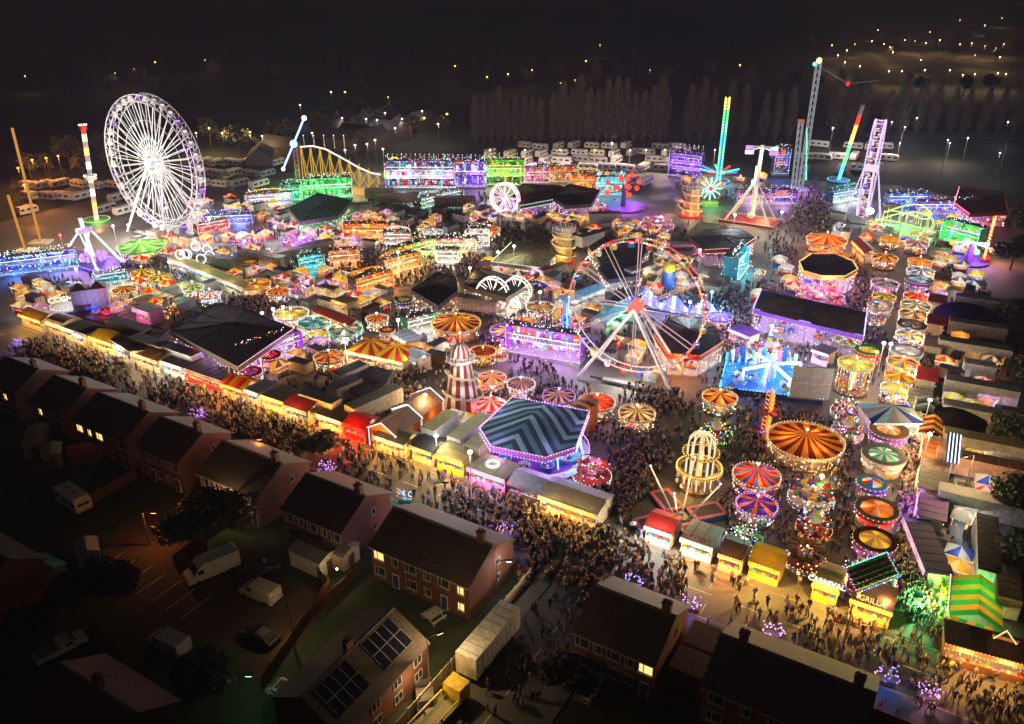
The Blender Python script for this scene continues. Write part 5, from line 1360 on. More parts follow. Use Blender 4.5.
b = MB(); b.frus(0, 0, 0, .5, 2.8, 2.6, 20, pc('brown')); b.frus(0, 0, .5, 8.6, .5, .35, 10, pc('cream')); b.build('centre_mast', t)
lamp(t, (0, 0, 7.9), 'warm', 200, .2); lamp(t, (1.2, -1.0, 4.6), 'warm', 250, .2); lamp(t, (-2.2, -2.4, 2.2), 'yellow', 200, .2)

# bungee trampolines
c = at(680, 521); t = thing('bungee_trampoline', 'four pink edged trampolines with tall white bungee poles', 'trampoline', c, rad(18)); claim(c.x, c.y, 6)
for i in range(4):
    a = PI / 2 * i; M = Matrix.Rotation(a, 4, 'Z')
    b = MB(); b.M = M; b.box(3.9, 0, .75, 3.9, 2.3, .06, pc('dark'))
    for y in (-1.25, 1.25): b.box(3.9, y, .62, 4.6, .5, .24, pc('pink')); b.box(3.9, y * 1.22, .05, 4.6, .1, .6, pc('blue'))
    for x in (1.75, 6.05): b.box(x, 0, .625, .5, 2.1, .235, pc('pink'))
    b.box(6.35, 0, .05, .1, 2.6, .6, pc('blue')); b.build('trampoline_bed', t)
    b = MB(); a2 = a + PI / 4
    b.beam((.7 * math.cos(a2), .7 * math.sin(a2), .3), (4.6 * math.cos(a2), 4.6 * math.sin(a2), 7.2), .16, pc('white')); b.bulb((4.6 * math.cos(a2), 4.6 * math.sin(a2), 7.3), .2, gl('white', 3)); b.build('bungee_pole', t)
b = MB(); b.box(0, 0, 0, 1.8, 1.8, .8, pc('cream')); b.frus(0, 0, .8, 1.4, .5, .3, 8, pc('steel')); b.build('hub', t)
lamp(t, (0, 0, 5), 'warm', 350, .3)

# children's slide frames: ladder slide (green and blue) near the red cars
c = at(573, 425); t = thing('inflatable_slide', 'orange and tan inflatable slide beside the zigzag canopy', 'slide', c, rad(-50)); claim(c.x, c.y, 4)
b = MB(); b.extr([(-3.4, 0), (-3.4, 1.0), (1.2, 4.4), (3.2, 4.4), (3.2, 0)], -1.7, 1.7, pc('orange'))
for y in (-1.9, 0, 1.9): b.extr([(-3.6, 0), (-3.6, 1.5), (1.0, 5.0), (3.4, 5.0), (3.4, 0)], y - .2, y + .2, pc('tan'))
b.build('slide_body', t); lamp(t, (-3, -3, 3.5), 'warm', 200)
c = at(567, 466); t = thing('swing_ride', 'turquoise A-frame swing ride beside the orange inflatable', 'fairground ride', c, rad(20)); claim(c.x, c.y, 3)
b = MB(); m = glow('frame_mint', (.3, .95, .8), .8)
for x in (-1.8, 1.8):
    for y in (-1.8, 1.8): b.beam((x * 1.2, y * 1.1, 0), (x, 0, 4.6), .2, m)
b.beam((-1.8, 0, 4.6), (1.8, 0, 4.6), .2, m); b.build('frame', t)
b = MB(); b.extr([(-1.6, 1.0), (-1.9, 2.0), (0, 1.5), (1.9, 2.0), (1.6, 1.0), (0, .7)], -.6, .6, pc('sky')); b.beam((0, 0, 1.5), (0, 0, 4.6), .12, pc('silver')); b.build('swing_boat', t)
b = MB(); b.box(0, 0, 0, 4.2, 3.6, .3, pc('blue')); b.build('platform', t); lamp(t, (0, -2.5, 2.5), 'cyan', 90)

# ------------------------------------------------------------------ roofs
roofed([(170, 331), (216, 303), (246, 308), (293, 329), (238, 367)], 5, 'big dark dodgem roof at centre left near the street', ('dark', 'dark', 'dark', 'grey'), 'dodgem_hall', trim=('violet', 'pink', 'gold'), trim_edges=(3,), under='violet', watts=900, rise=1.8, wall='dark', group='large covered rides')
roofed([(411, 290), (437, 272), (456, 277), (458, 290), (438, 306)], 5, 'left dark hipped roof behind the gallopers', ('black', 'dark'), 'covered_ride', rise=2, under='warm', watts=300, group='large covered rides')
roofed([(463, 285), (478, 267), (533, 282), (506, 298)], 5, 'right dark hipped roof behind the gallopers', ('black', 'dark'), 'covered_ride', rise=2, wall='tan', under='warm', watts=300, group='large covered rides')
TP = roofed([(754, 309), (762, 290), (866, 312), (863, 336)], 5, 'long dark roof with two brown panels at right', ('grey',), 'dodgem_hall', rise=.3, trim=('violet', 'pink', 'cyan'), trim_edges=(0, 2, 3), under='violet', watts=2200, wall='purple', group='large covered rides')
t = TP
for q in (((765, 297), (804, 304), (799, 321), (760, 311)), ((816, 307), (860, 317), (855, 334), (811, 324))):
    b = MB(); b.add([at(x, y, 5.75) - t.location for x, y in q], [(0, 1, 2, 3)], paint('roof_panel_brown', (.42, .24, .12), .7, var=.5, scale=.5)); b.build('roof_panel', t)
roofed([(800, 262), (812, 254), (835, 254), (852, 261), (857, 269), (845, 276), (822, 276), (804, 271)], 5, 'dark oval canopy with yellow edge, glowing red beneath', ('dark', 'grey'), 'waltzer_canopy', rise=.5, trim=('yellow',), under='pink', watts=2200, wall='gold', group='large covered rides')
roofed([(655, 335), (668, 318), (692, 316), (715, 326), (722, 342), (700, 356), (668, 354)], 4.5, 'dark dome behind the lower right of the red hubbed wheel', ('dark', 'dark', 'brown'), 'waltzer_canopy', rise=2.6, trim=('orange', 'red'), trim_edges=(4, 5, 6), under='orange', watts=1200, wall='maroon', group='large covered rides')
roofed([(690, 238), (705, 230), (740, 228), (755, 238), (740, 248), (705, 250)], 4.5, 'dark canopy below the pendulum ride tower', ('dark', 'navy'), 'waltzer_canopy', rise=1.8, trim=('pink', 'yellow'), trim_edges=(3, 4), under='pink', watts=500, wall='maroon', group='large covered rides')
roofed([(492, 262), (512, 243), (548, 238), (556, 256), (540, 268)], 3, 'flat greenish roof below the yellow gold helter skelter', ('olive', 'green'), 'covered_ride', rise=.8, trim=('white', 'lime'), trim_edges=(0, 4), under='lime', watts=500, group='large covered rides', inside=None)
roofed([(512, 195), (522, 184), (562, 186), (552, 200), (520, 206)], 4, 'long dull red roof behind the small pink wheel', ('maroon', 'maroon', 'brown'), 'covered_ride', rise=1, trim=('white', 'mint'), trim_edges=(3,), under='purple', watts=600, group='large covered rides', inside=None)
roofed([(548, 195), (570, 184), (600, 190), (592, 204), (566, 206)], 4, 'dark tent beside the long dull red roof', ('black', 'maroon'), 'covered_ride', rise=2, under='violet', watts=500, group='large covered rides', inside=None)
roofed([(288, 208), (318, 193), (352, 200), (338, 216), (300, 222)], 4, 'dark roof striped with green light in front of the green coaster sign', ('green', 'dark'), 'covered_ride', rise=1, trim=('lime',), trim_edges=(), under='green', watts=900, group='large covered rides')
roofed([(955, 203), (960, 187), (1004, 192), (1008, 212), (970, 214)], 4.5, 'dark red roof with pink light strip at upper right', ('maroon', 'maroon', 'red'), 'covered_ride', rise=.8, trim=('pink', 'red'), trim_edges=(0, 4), under='red', watts=1400, group='large covered rides', wall='red')
roofed([(344, 384), (372, 366), (392, 372), (386, 384), (364, 398)], 3, 'joined dark roofs of a sheeted ride above the red glowing stall', ('dark', 'olive'), 'covered_ride', rise=.4, under=None, group='large covered rides', inside=None, skirts=True)
roofed([(588, 247), (606, 236), (650, 246), (640, 262), (600, 262)], 3.5, 'dark building roof behind the upper part of the red hubbed wheel', ('dark', 'grey'), 'covered_ride', rise=1.4, under='warm', watts=350, group='large covered rides', inside=None)
roofed([(598, 268), (612, 258), (648, 264), (640, 276), (608, 280)], 3, 'slate blue canopy seen through the red hubbed wheel', ('navy', 'steel'), 'covered_ride', rise=1.2, under='cold', watts=300, group='large covered rides', inside=None)
roofed([(668, 250), (682, 240), (700, 222), (725, 226), (700, 244), (690, 252)], 3, 'grey green flat roof by the long pink sided lorry', ('olive', 'grey'), 'covered_ride', rise=.2, under=None, group='large covered rides', inside=None)
roofed([(110, 340), (135, 322), (168, 330), (150, 350), (130, 352)], 3, 'dull maroon flat roof behind the left trailers', ('maroon', 'brown'), 'covered_ride', rise=.4, under=None, group='large covered rides', inside=None)

# ------------------------------------------------------------------ blue platform ride with cross arms
c = at(770, 383); t = thing('blue_platform_ride', 'bright blue ride with crossed white arms and a sheeted back panel', 'fairground ride', c, rad(-8)); t.scale = (1.15, 1.1, 1.1); claim(c.x, c.y, 7.5)
b = MB(); b.prism([(-8, -4.5), (6.5, -6.5), (7.5, 3), (3, 6.5), (-6, 6)], 0, 1.0, pc('navy'), paint('blue_floor', (.06, .3, .8), .25, var=.5, scale=.8)); b.build('platform', t)
b = MB(); ms = glow('arm_blue', (.6, .85, 1), 1.6)
for a in range(4):
    an = a * PI / 2 + .4; b.beam((0, 0, 3.4), (4.8 * math.cos(an), 4.8 * math.sin(an), 3.0), .42, ms, .3)
    b.beam((4.8 * math.cos(an), 4.8 * math.sin(an), 3.0), (4.8 * math.cos(an), 4.8 * math.sin(an), 1.6), .3, ms)
b.build('cross_arm', t)
b = MB(); b.frus(0, 0, 1, 3.6, .7, .5, 10, pc('white')); b.build('centre_column', t)
for a in range(4):
    an = a * PI / 2 + .4; 
    for k in range(3):
        an2 = k * 2.1; put(rider_mesh('pod', 'white'), 'seat_pod', t, (4.8 * math.cos(an) + 1.1 * math.cos(an2), 4.8 * math.sin(an) + 1.1 * math.sin(an2), 1.1), an2, .8)
b = MB(); b.beam((1.5, -6.3, 1.0), (7.0, -6.6, 1.0), .2, pc('grey'))
for i in range(4): b.box(2.4 + 1.4 * i, -6.3 + .0 * i, 1.0, 1.35, .2, 5.2, pc('steel')); b.box(2.4 + 1.4 * i, -6.46, 3.5, 1.35, .08, .1, pc('silver'))
b.build('back_screen', t)
b = MB(); 
for i in range(14): b.box(-6 + .8 * i, 5.6 + (i % 3) * .2, 1.0, .6, .2, 1.2 + (i * 5 % 4) * .5, pc(('sky', 'white', 'pink', 'blue')[i % 4]))
b.build('painted_panel', t)
b = MB()
for (a, q) in (((-8, -4.5), (6.5, -6.5)), ((-8, -4.5), (-6, 6)), ((6.5, -6.5), (7.5, 3))): b.string((*a, 1.1), (*q, 1.1), .6, .13, gl('cyan', 2.4))
b.build('rim_bulbs', t)
for (x, y, w, k) in ((-4, -3, 900, 'blue'), (3, 0, 900, 'cyan'), (0, 4, 700, 'cold'), (-7, 3, 500, 'cyan'), (-2, 0, 700, 'blue')): lamp(t, (x, y, 4.4), k, w * .9, .3)
for i in range(9):
    x = -7.2 + i * 1.0; b = MB(); b.beam((x, 4.6 + .1 * i, 1), (x, 4.6 + .1 * i, 2.2 + (i % 3) * .6), .25, gl('cyan' if i % 2 else 'cold', .8)); b.build('lit_column', t)
sparkle(t, 110, 7, 5.5, 1, 3.6, ('cyan', 'cold', 'white', 'blue', 'pink'), r=.06)
# orange-lit tower with crossed base in front of it
c = at(765, 432); t = thing('drop_tower', 'narrow orange lit tower with a blue crossed base in front of the blue ride', 'fairground ride', c, rad(30)); claim(c.x, c.y, 2.5)
b = MB()
for x in (-.45, .45):
    for y in (-.45, .45): b.beam((x, y, 0), (x, y, 7.5), .12, pc('orange'))
for k in range(10):
    z = .75 * k; b.beam((-.45, -.45, z), (.45, -.45, z + .75), .09, glow('lattice_orange', (1, .4, .08), 1.2)); b.beam((.45, .45, z), (-.45, .45, z + .75), .09, glow('lattice_orange', (1, .4, .08), 1.2)); b.beam((.45, -.45, z), (.45, .45, z + .75), .09, glow('lattice_orange', (1, .4, .08), 1.2))
b.build('lattice_mast', t)
b = MB(); b.box(0, 0, 3.4, 3.4, .9, .5, pc('maroon')); b.box(0, 0, 3.4, .9, 3.4, .5, pc('maroon')); b.build('seat_carriage', t)
b = MB(); b.box(0, 0, 0, 4.4, .7, .4, pc('purple')); b.box(0, 0, .0, .7, 4.4, .38, pc('purple')); b.string((-2.2, -.4, .5), (2.2, -.4, .5), .4, .1, gl('violet', 2.2)); b.build('cross_base', t)
lamp(t, (.9, -1.2, 5.5), 'orange', 160); lamp(t, (-.9, -1.4, 1.6), 'orange', 160)
# ================================================================== TOWERS, ARMS AND THE BACK ROWS
def lattice(b, p, q, w, mat, n=8, th=.14):
    p, q = Vector(p), Vector(q); d = (q - p).normalized(); a = d.cross(Vector((0, 1, 0)))
    if a.length < .1: a = Vector((1, 0, 0))
    a.normalize(); c_ = a.cross(d)
    cs = [a * i * w / 2 + c_ * j * w / 2 for i, j in ((-1, -1), (1, -1), (1, 1), (-1, 1))]
    for k in cs: b.beam(p + k, q + k, th, mat)
    for i in range(n):
        s, e = p.lerp(q, i / n), p.lerp(q, (i + 1) / n)
        for k in range(4):
            b.beam(s + cs[k], e + cs[(k + 1) % 4], th * .7, mat)
def top_of(base, px, py, zguess):
    """height at which a point above BASE (with its own lean) is seen at the pixel row"""
    return zguess
# slingshot / catapult masts far left
def mast(base_px, top_px, h, label, col, w=.9, lat=True, name='ride_mast', group=None, glowc=None, base=True, parts=None):
    p = at(*base_px); q = at(top_px[0], top_px[1], h); q_ = Vector((q.x, p.y + (q.y - p.y) * 0, h))
    # keep the lean sideways only: the mast stands in a plane across the view
    s = (p.y * math.cos(TILT) + (CAM_H - h) * math.sin(TILT)) / F_PX
    q_ = Vector(((top_px[0] - 512) * s, p.y, h))
    t = thing(name, label, 'fairground ride', (p.x, p.y, 0), 0, group); claim(p.x, p.y, 2.5)
    b = MB(); d = q_ - Vector((p.x, p.y, 0))
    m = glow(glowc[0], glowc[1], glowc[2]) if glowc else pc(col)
    if lat: lattice(b, (0, 0, 0), d, w, m, int(h / 2))
    else: b.beam((0, 0, 0), d, w, m, w2=.75)
    b.build('mast', t)
    if base: b = MB(); b.box(0, 0, 0, 5, 4, .5, pc('steel')); b.build('base_platform', t)
    return t, d
def hgt(base_px, top_py):
    """height of an upright whose foot is at BASE_PX and whose top is seen at row TOP_PY"""
    p = at(*base_px); b_ = (362 - top_py) / F_PX
    dy, dz = math.cos(TILT) + b_ * math.sin(TILT), -math.sin(TILT) + b_ * math.cos(TILT)
    return CAM_H + dz * p.y / dy
t, d = mast((41, 243), (12, 128), hgt((41, 243), 128), 'tall yellow lit mast of the slingshot at the far left edge', 'gold', .32, glowc=('yellow_mast', (1, .45, .08), .3), group='slingshot masts')
lamp(t, (2, -3, 6), 'yellow', 900); lamp(t, d * .5 + Vector((2, -3, 0)), 'yellow', 300)
t, d = mast((26, 252), (8, 205), hgt((26, 252), 195), 'shorter yellow lit mast of the slingshot at the far left edge', 'gold', .32, glowc=('yellow_mast', (1, .45, .08), .3), group='slingshot masts')
lamp(t, (2, -3, 3), 'yellow', 700)
# tall booster tower with rows of lights behind the A-frame
def light_tower(base_px, top_px, label, bands, w=1.0, base_col='green', extra=None, group='lit ride towers', head=None, star=None):
    h = hgt(base_px, top_px[1]); p = at(*base_px); s = (p.y * math.cos(TILT) + (CAM_H - h) * math.sin(TILT)) / F_PX
    d = Vector(((top_px[0] - 512) * s - p.x, 0, h))
    t = thing('ride_tower', label, 'fairground ride', (p.x, p.y, 0), 0, group); claim(p.x, p.y, 4)
    b = MB(); n = len(bands)
    for i, (k, st) in enumerate(bands):
        f0, f1 = i / n, (i + 1) / n
        m = glow('tower_%s' % k, GL.get(k, (.6, .6, .6)), st) if st > 0 else pc('silver')
        for dx, dy in ((-.5, -.5), (.5, -.5), (.5, .5), (-.5, .5)):
            b.beam(d * f0 + Vector((dx * w, dy * w, 0)), d * f1 + Vector((dx * w, dy * w, 0)), .15, m)
        for j in range(4): b.beam(d * (f0 + (f1 - f0) * j / 4) + Vector((-.5 * w, -.5 * w, 0)), d * (f0 + (f1 - f0) * (j + 1) / 4) + Vector((.5 * w, -.5 * w, 0)), .14, m)
    b.build('mast', t)
    b = MB(); b.frus(0, 0, 0, .7, 3.6, 3.4, 16, pc(base_col)); b.cstring(0, 0, .85, 3.5, 30, .16, gl(bands[0][0] if bands[0][0] in GL else 'white', 2.4)); b.build('base_platform', t)
    for f, k, r_ in (head or ()):
        b = MB(); q = d * f; b.frus(q.x, q.y, q.z - .5, q.z + .5, r_, r_, 12, pc(k)); b.cstring(q.x, q.y, q.z + .6, r_, 14, .2, gl('white', 2.5)); b.build('seat_carriage', t)
    if star:
        b = MB()
        for i in range(8):
            a = i * PI / 4; k = star[i % len(star)]; b.beam((1.2 * math.cos(a), 1.2 * math.sin(a), 3.5), (6.5 * math.cos(a), 6.5 * math.sin(a), 4.6), .4, gl(k, 1.6))
        b.build('star_arm', t)
    lamp(t, (1.8, -3.5, 3), bands[0][0] if bands[0][0] in GL else 'white', 700); lamp(t, d * .75 + Vector((0, -2, 0)), bands[-1][0] if bands[-1][0] in GL else 'white', 150)
    return t, d
light_tower((97, 222), (83, 127), 'narrow tower studded with white lights and a red top, left of the white wheel', [('warm', 2), ('silver', 0), ('orange', 2), ('silver', 0), ('white', 2), ('green', 0), ('warm', 2), ('silver', 0), ('white', 2), ('silver', 0), ('yellow', 2), ('silver', 0), ('warm', 2), ('red', 1.2)], .7, 'green', head=((.48, 'white', 1.6), (1.0, 'red', 1.0)))
light_tower((718, 183), (728, 97), 'slim tower glowing cyan then green to its tip, right of centre at the back', [('cyan', 1.1), ('cyan', 1.3), ('mint', 1.0), ('cyan', 1.3), ('mint', 1.3), ('green', 1.2), ('yellow', .9)], 1.2, 'navy', star=('cyan', 'red', 'green', 'blue'))
t, d = light_tower((838, 182), (863, 105), 'leaning slim tower lit cyan, green, yellow and red, at upper right', [('cyan', .9), ('cyan', 1.1), ('green', 1.1), ('green', 1.1), ('yellow', 1.1), ('orange', 1.1), ('red', 1.2), ('silver', 0)], .7, 'navy')
t, d = mast((800, 190), (819, 62), hgt((800, 190), 62), 'tallest grey tower of the catapult ride with a lamp at its tip, at upper right', 'silver', 1.3, True, 'catapult_tower', group='catapult towers', glowc=('grey_tower', (.6, .62, .68), .28))  # grey steel glows itself, standing in for light on the tower
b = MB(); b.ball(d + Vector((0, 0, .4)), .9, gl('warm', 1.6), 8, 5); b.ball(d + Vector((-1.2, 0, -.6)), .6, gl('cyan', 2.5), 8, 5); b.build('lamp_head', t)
b = MB(); e = d * .62
b.beam(d * .97, (d.x + 9, -2, d.z - 6), .09, pc('silver')); b.beam((d.x + 9, -2, d.z - 6), (d.x + 18, -2, d.z - 5.0), .09, pc('silver')); b.ball((d.x + 9, -2, d.z - 6), .7, gl('red', .7), 8, 5); b.build('cable_and_capsule', t)
lamp(t, (0, -5, 4), 'violet', 1200); lamp(t, d * .5 + Vector((0, -4, 0)), 'violet', 350)
t, d = mast((793, 192), (801, 122), hgt((793, 192), 122), 'shorter grey tower of the catapult ride with an orange cap', 'silver', 1.2, True, 'catapult_tower', group='catapult towers', glowc=('grey_tower', (.6, .62, .68), .28))  # the same glow put into the grey steel in place of lamplight
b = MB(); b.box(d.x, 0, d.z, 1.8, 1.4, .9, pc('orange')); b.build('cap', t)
t, d = mast((806, 180), (807, 128), hgt((806, 180), 128), 'thin green lit pole between the catapult towers', 'green', .4, False, 'light_pole', glowc=('green_pole', (.1, 1, .4), 1.2), base=False)

# pendulum rides: splayed legs, long arm, round gondola disc
def pendulum(px, py, h, label, swing, arm, col, legm, litc, watts, gcol, spread=6.5, group='pendulum rides', bob=False):
    c = at(px, py); t = thing('pendulum_ride', label, 'fairground ride', c, AU, group); claim(c.x, c.y, 6)
    for x in (-1, 1):
        for y in (-1, 1):
            b = MB(); b.beam((x * spread, y * 3.6, 0), (0, y * 1.4, h), .5, legm, w2=.7); b.build('leg', t)
    b = MB(); b.beam((0, -1.8, h), (0, 1.8, h), 1.2, pc('silver')); b.build('axle', t)
    b = MB(); d = Vector((math.sin(swing), 0, -math.cos(swing))); b.beam(Vector((0, 0, h)) - d * arm * .45, Vector((0, 0, h)) + d * arm, .7, legm)
    e = Vector((0, 0, h)) + d * arm
    b.build('swing_arm', t)
    b = MB()
    if bob: b.ball(e, 1.1, pc('white'), 12, 8)
    else:
        for i in range(12):
            a = i * PI / 6; b.beam(e, e + Vector((2.6 * math.cos(a), 2.6 * math.sin(a), 0)), .2, pc('silver')); b.box(e.x + 2.7 * math.cos(a), e.y + 2.7 * math.sin(a), e.z - .6, .6, .6, 1.3, gl(gcol, .9))
    b.build('gondola_disc', t)
    b = MB(); b.box(0, 0, 0, spread * 2.4, 8.4, .7, pc(col)); b.build('platform', t)
    b = MB()
    for y in (-4.2, 4.2): b.string((-spread * 1.2, y, .8), (spread * 1.2, y, .8), .6, .14, gl(litc, 2.4))
    b.build('rim_bulbs', t)
    lamp(t, (0, -4, 4), litc, watts); lamp(t, (3, 3, 3), litc, watts * .6); lamp(t, (0, -3, h + 2), 'white', watts * .3)
    return t
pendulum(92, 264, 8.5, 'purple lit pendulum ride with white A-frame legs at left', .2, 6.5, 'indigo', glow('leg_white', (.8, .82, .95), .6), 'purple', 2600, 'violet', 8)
pendulum(750, 222, 11.5, 'white pendulum ride with tall column and splayed legs at upper right', .0, 9.5, 'maroon', paint('leg_cream', (.7, .68, .6), .5), 'warm', 1800, 'white', 6.5, bob=True)
c = at(752, 215); t = thing('drop_tower', 'pale column topped by crossed arms and seats above the pendulum ride', 'fairground ride', (c.x, c.y, 0)); claim(c.x, c.y, 2)
b = MB(); b.beam((0, 0, 0), (0.4, 0, 20), 1.1, paint('leg_cream', (.7, .68, .6), .5), w2=.8); b.build('mast', t)
b = MB()
for i in range(4):
    a = i * PI / 2 + .5; b.beam((.4, 0, 19.5), (.4 + 4.6 * math.cos(a), 4.6 * math.sin(a), 18.9), .35, pc('silver')); b.box(.4 + 4.6 * math.cos(a), 4.6 * math.sin(a), 18, 2.2, 1.0, 1.0, gl('violet' if i % 2 else 'white', .9))
b.build('top_arm', t); lamp(t, (0, -4, 17), 'white', 500)
# booster arm (blue) and its tower
c = at(299, 182); h = hgt((299, 182), 143)
t = thing('booster_ride', 'blue lit propeller arm with green centre on a dark red tower', 'fairground ride', (c.x, c.y, 0)); claim(c.x, c.y, 4)
b = MB(); lattice(b, (0, 0, 0), (0, 0, h), 1.2, paint('tower_red', (.3, .08, .07)), 8, .25); b.build('mast', t)
b = MB(); q = Vector((0, -1.4, h)); dd = Vector((.33, 0, .62)).normalized(); n = 12
b.beam(q - dd * 8.8, q + dd * 8.8, .9, glow('arm_blue2', (.12, .3, 1), 1.6), .5); b.beam(q - dd * 8.8 + Vector((0, -.35, 0)), q + dd * 8.8 + Vector((0, -.35, 0)), .3, gl('cold', 1.6)); b.build('propeller_arm', t)
b = MB(); b.ball(q, 1.2, gl('mint', 2), 10, 6); b.build('hub', t)
b = MB(); b.ball(q + dd * 9.2, .8, gl('white', 3), 8, 5); b.ball(q - dd * 9.2, .7, gl('white', 1.5), 8, 5); b.build('end_lamp', t)
lamp(t, q + Vector((0, -2, 0)), 'blue', 600); lamp(t, (0, -4, 3), 'green', 900)

# roller coaster
c = at(345, 186); t = thing('roller_coaster', 'yellow lattice roller coaster with white lit drop at the back left', 'roller coaster', (c.x, c.y, 0)); claim_rect(c.x, c.y, 26, 6, 0)
b = MB()
pts = [(-13, 12.5), (-9, 12.8), (-5, 11.8), (0, 9), (5, 6), (9, 4.2), (12, 3.6)]
for (x0, z0), (x1, z1) in zip(pts, pts[1:]):
    for y in (-.6, .6): b.beam((x0, y, z0), (x1, y, z1), .25, paint('track_red', (.45, .1, .06)))
    b.beam((x0, -.95, z0 + .3), (x1, -.95, z1 + .3), .3, gl('white', 1.4))
for x, r_ in ((13.5, 4.2),):
    k = 18
    for i in range(k): a0, a1 = PI * i / k, PI * (i + 1) / k; b.beam((x + 3 - 3.6 * math.cos(a0), 1, 2.5 + 6.5 * math.sin(a0)), (x + 3 - 3.6 * math.cos(a1), 1, 2.5 + 6.5 * math.sin(a1)), .35, glow('track_yellow', (1, .7, .05), .8))
b.build('track', t)
b = MB(); my = glow('lattice_yellow', (1, .6, .05), .35)
for i in range(9):
    x = -13 + i * 3; z = 12.3 - max(0, (i - 2.5)) * 1.5
    for y in (-2, 2): b.beam((x, y, 0), (x, y * .4, z), .24, my)
    if i: b.beam((x, -2, 0), (x - 3, -1, z), .16, my); b.beam((x - 3, -2, 0), (x, -1, z * .9), .16, my)
b.build('lattice_support', t)
b = MB()
for i in range(5): b.beam((-12 + i * 3.2, .8, 12), (-12 + i * 3.2, .8, 16), .18, pc('white')); b.bulb((-12 + i * 3.2, .8, 16), .3, gl('white', 1.5))
b.build('flag_poles_row', t)
lamp(t, (-6, -5, 5), 'yellow', 2200); lamp(t, (5, -5, 4), 'gold', 1800); lamp(t, (15, -4, 4), 'yellow', 900)
# small green coaster frame at right
c = at(904, 228); t = thing('kiddie_coaster', 'small coaster with pale yellow tracks on green lit ground at upper right', 'roller coaster', (c.x, c.y, 0)); claim(c.x, c.y, 7)
b = MB(); my2 = glow('track_lime', (.75, .9, .3), .6)
for z, r_ in ((2.2, 7.5), (4.6, 6)):
    k = 26
    for i in range(k):
        a0, a1 = 2 * PI * i / k, 2 * PI * (i + 1) / k; b.beam((r_ * math.cos(a0), r_ * .8 * math.sin(a0), z + math.sin(a0 * 2)), (r_ * math.cos(a1), r_ * .8 * math.sin(a1), z + math.sin(a1 * 2)), .3, my2)
        if i % 3 == 0: b.beam((r_ * math.cos(a0), r_ * .8 * math.sin(a0), 0), (r_ * math.cos(a0), r_ * .8 * math.sin(a0), z), .15, my2)
b.build('track', t); lamp(t, (0, 0, 3), 'green', 2600); lamp(t, (-3, -5, 3), 'lime', 1500); lamp(t, (4, -5, 5), 'lime', 900)

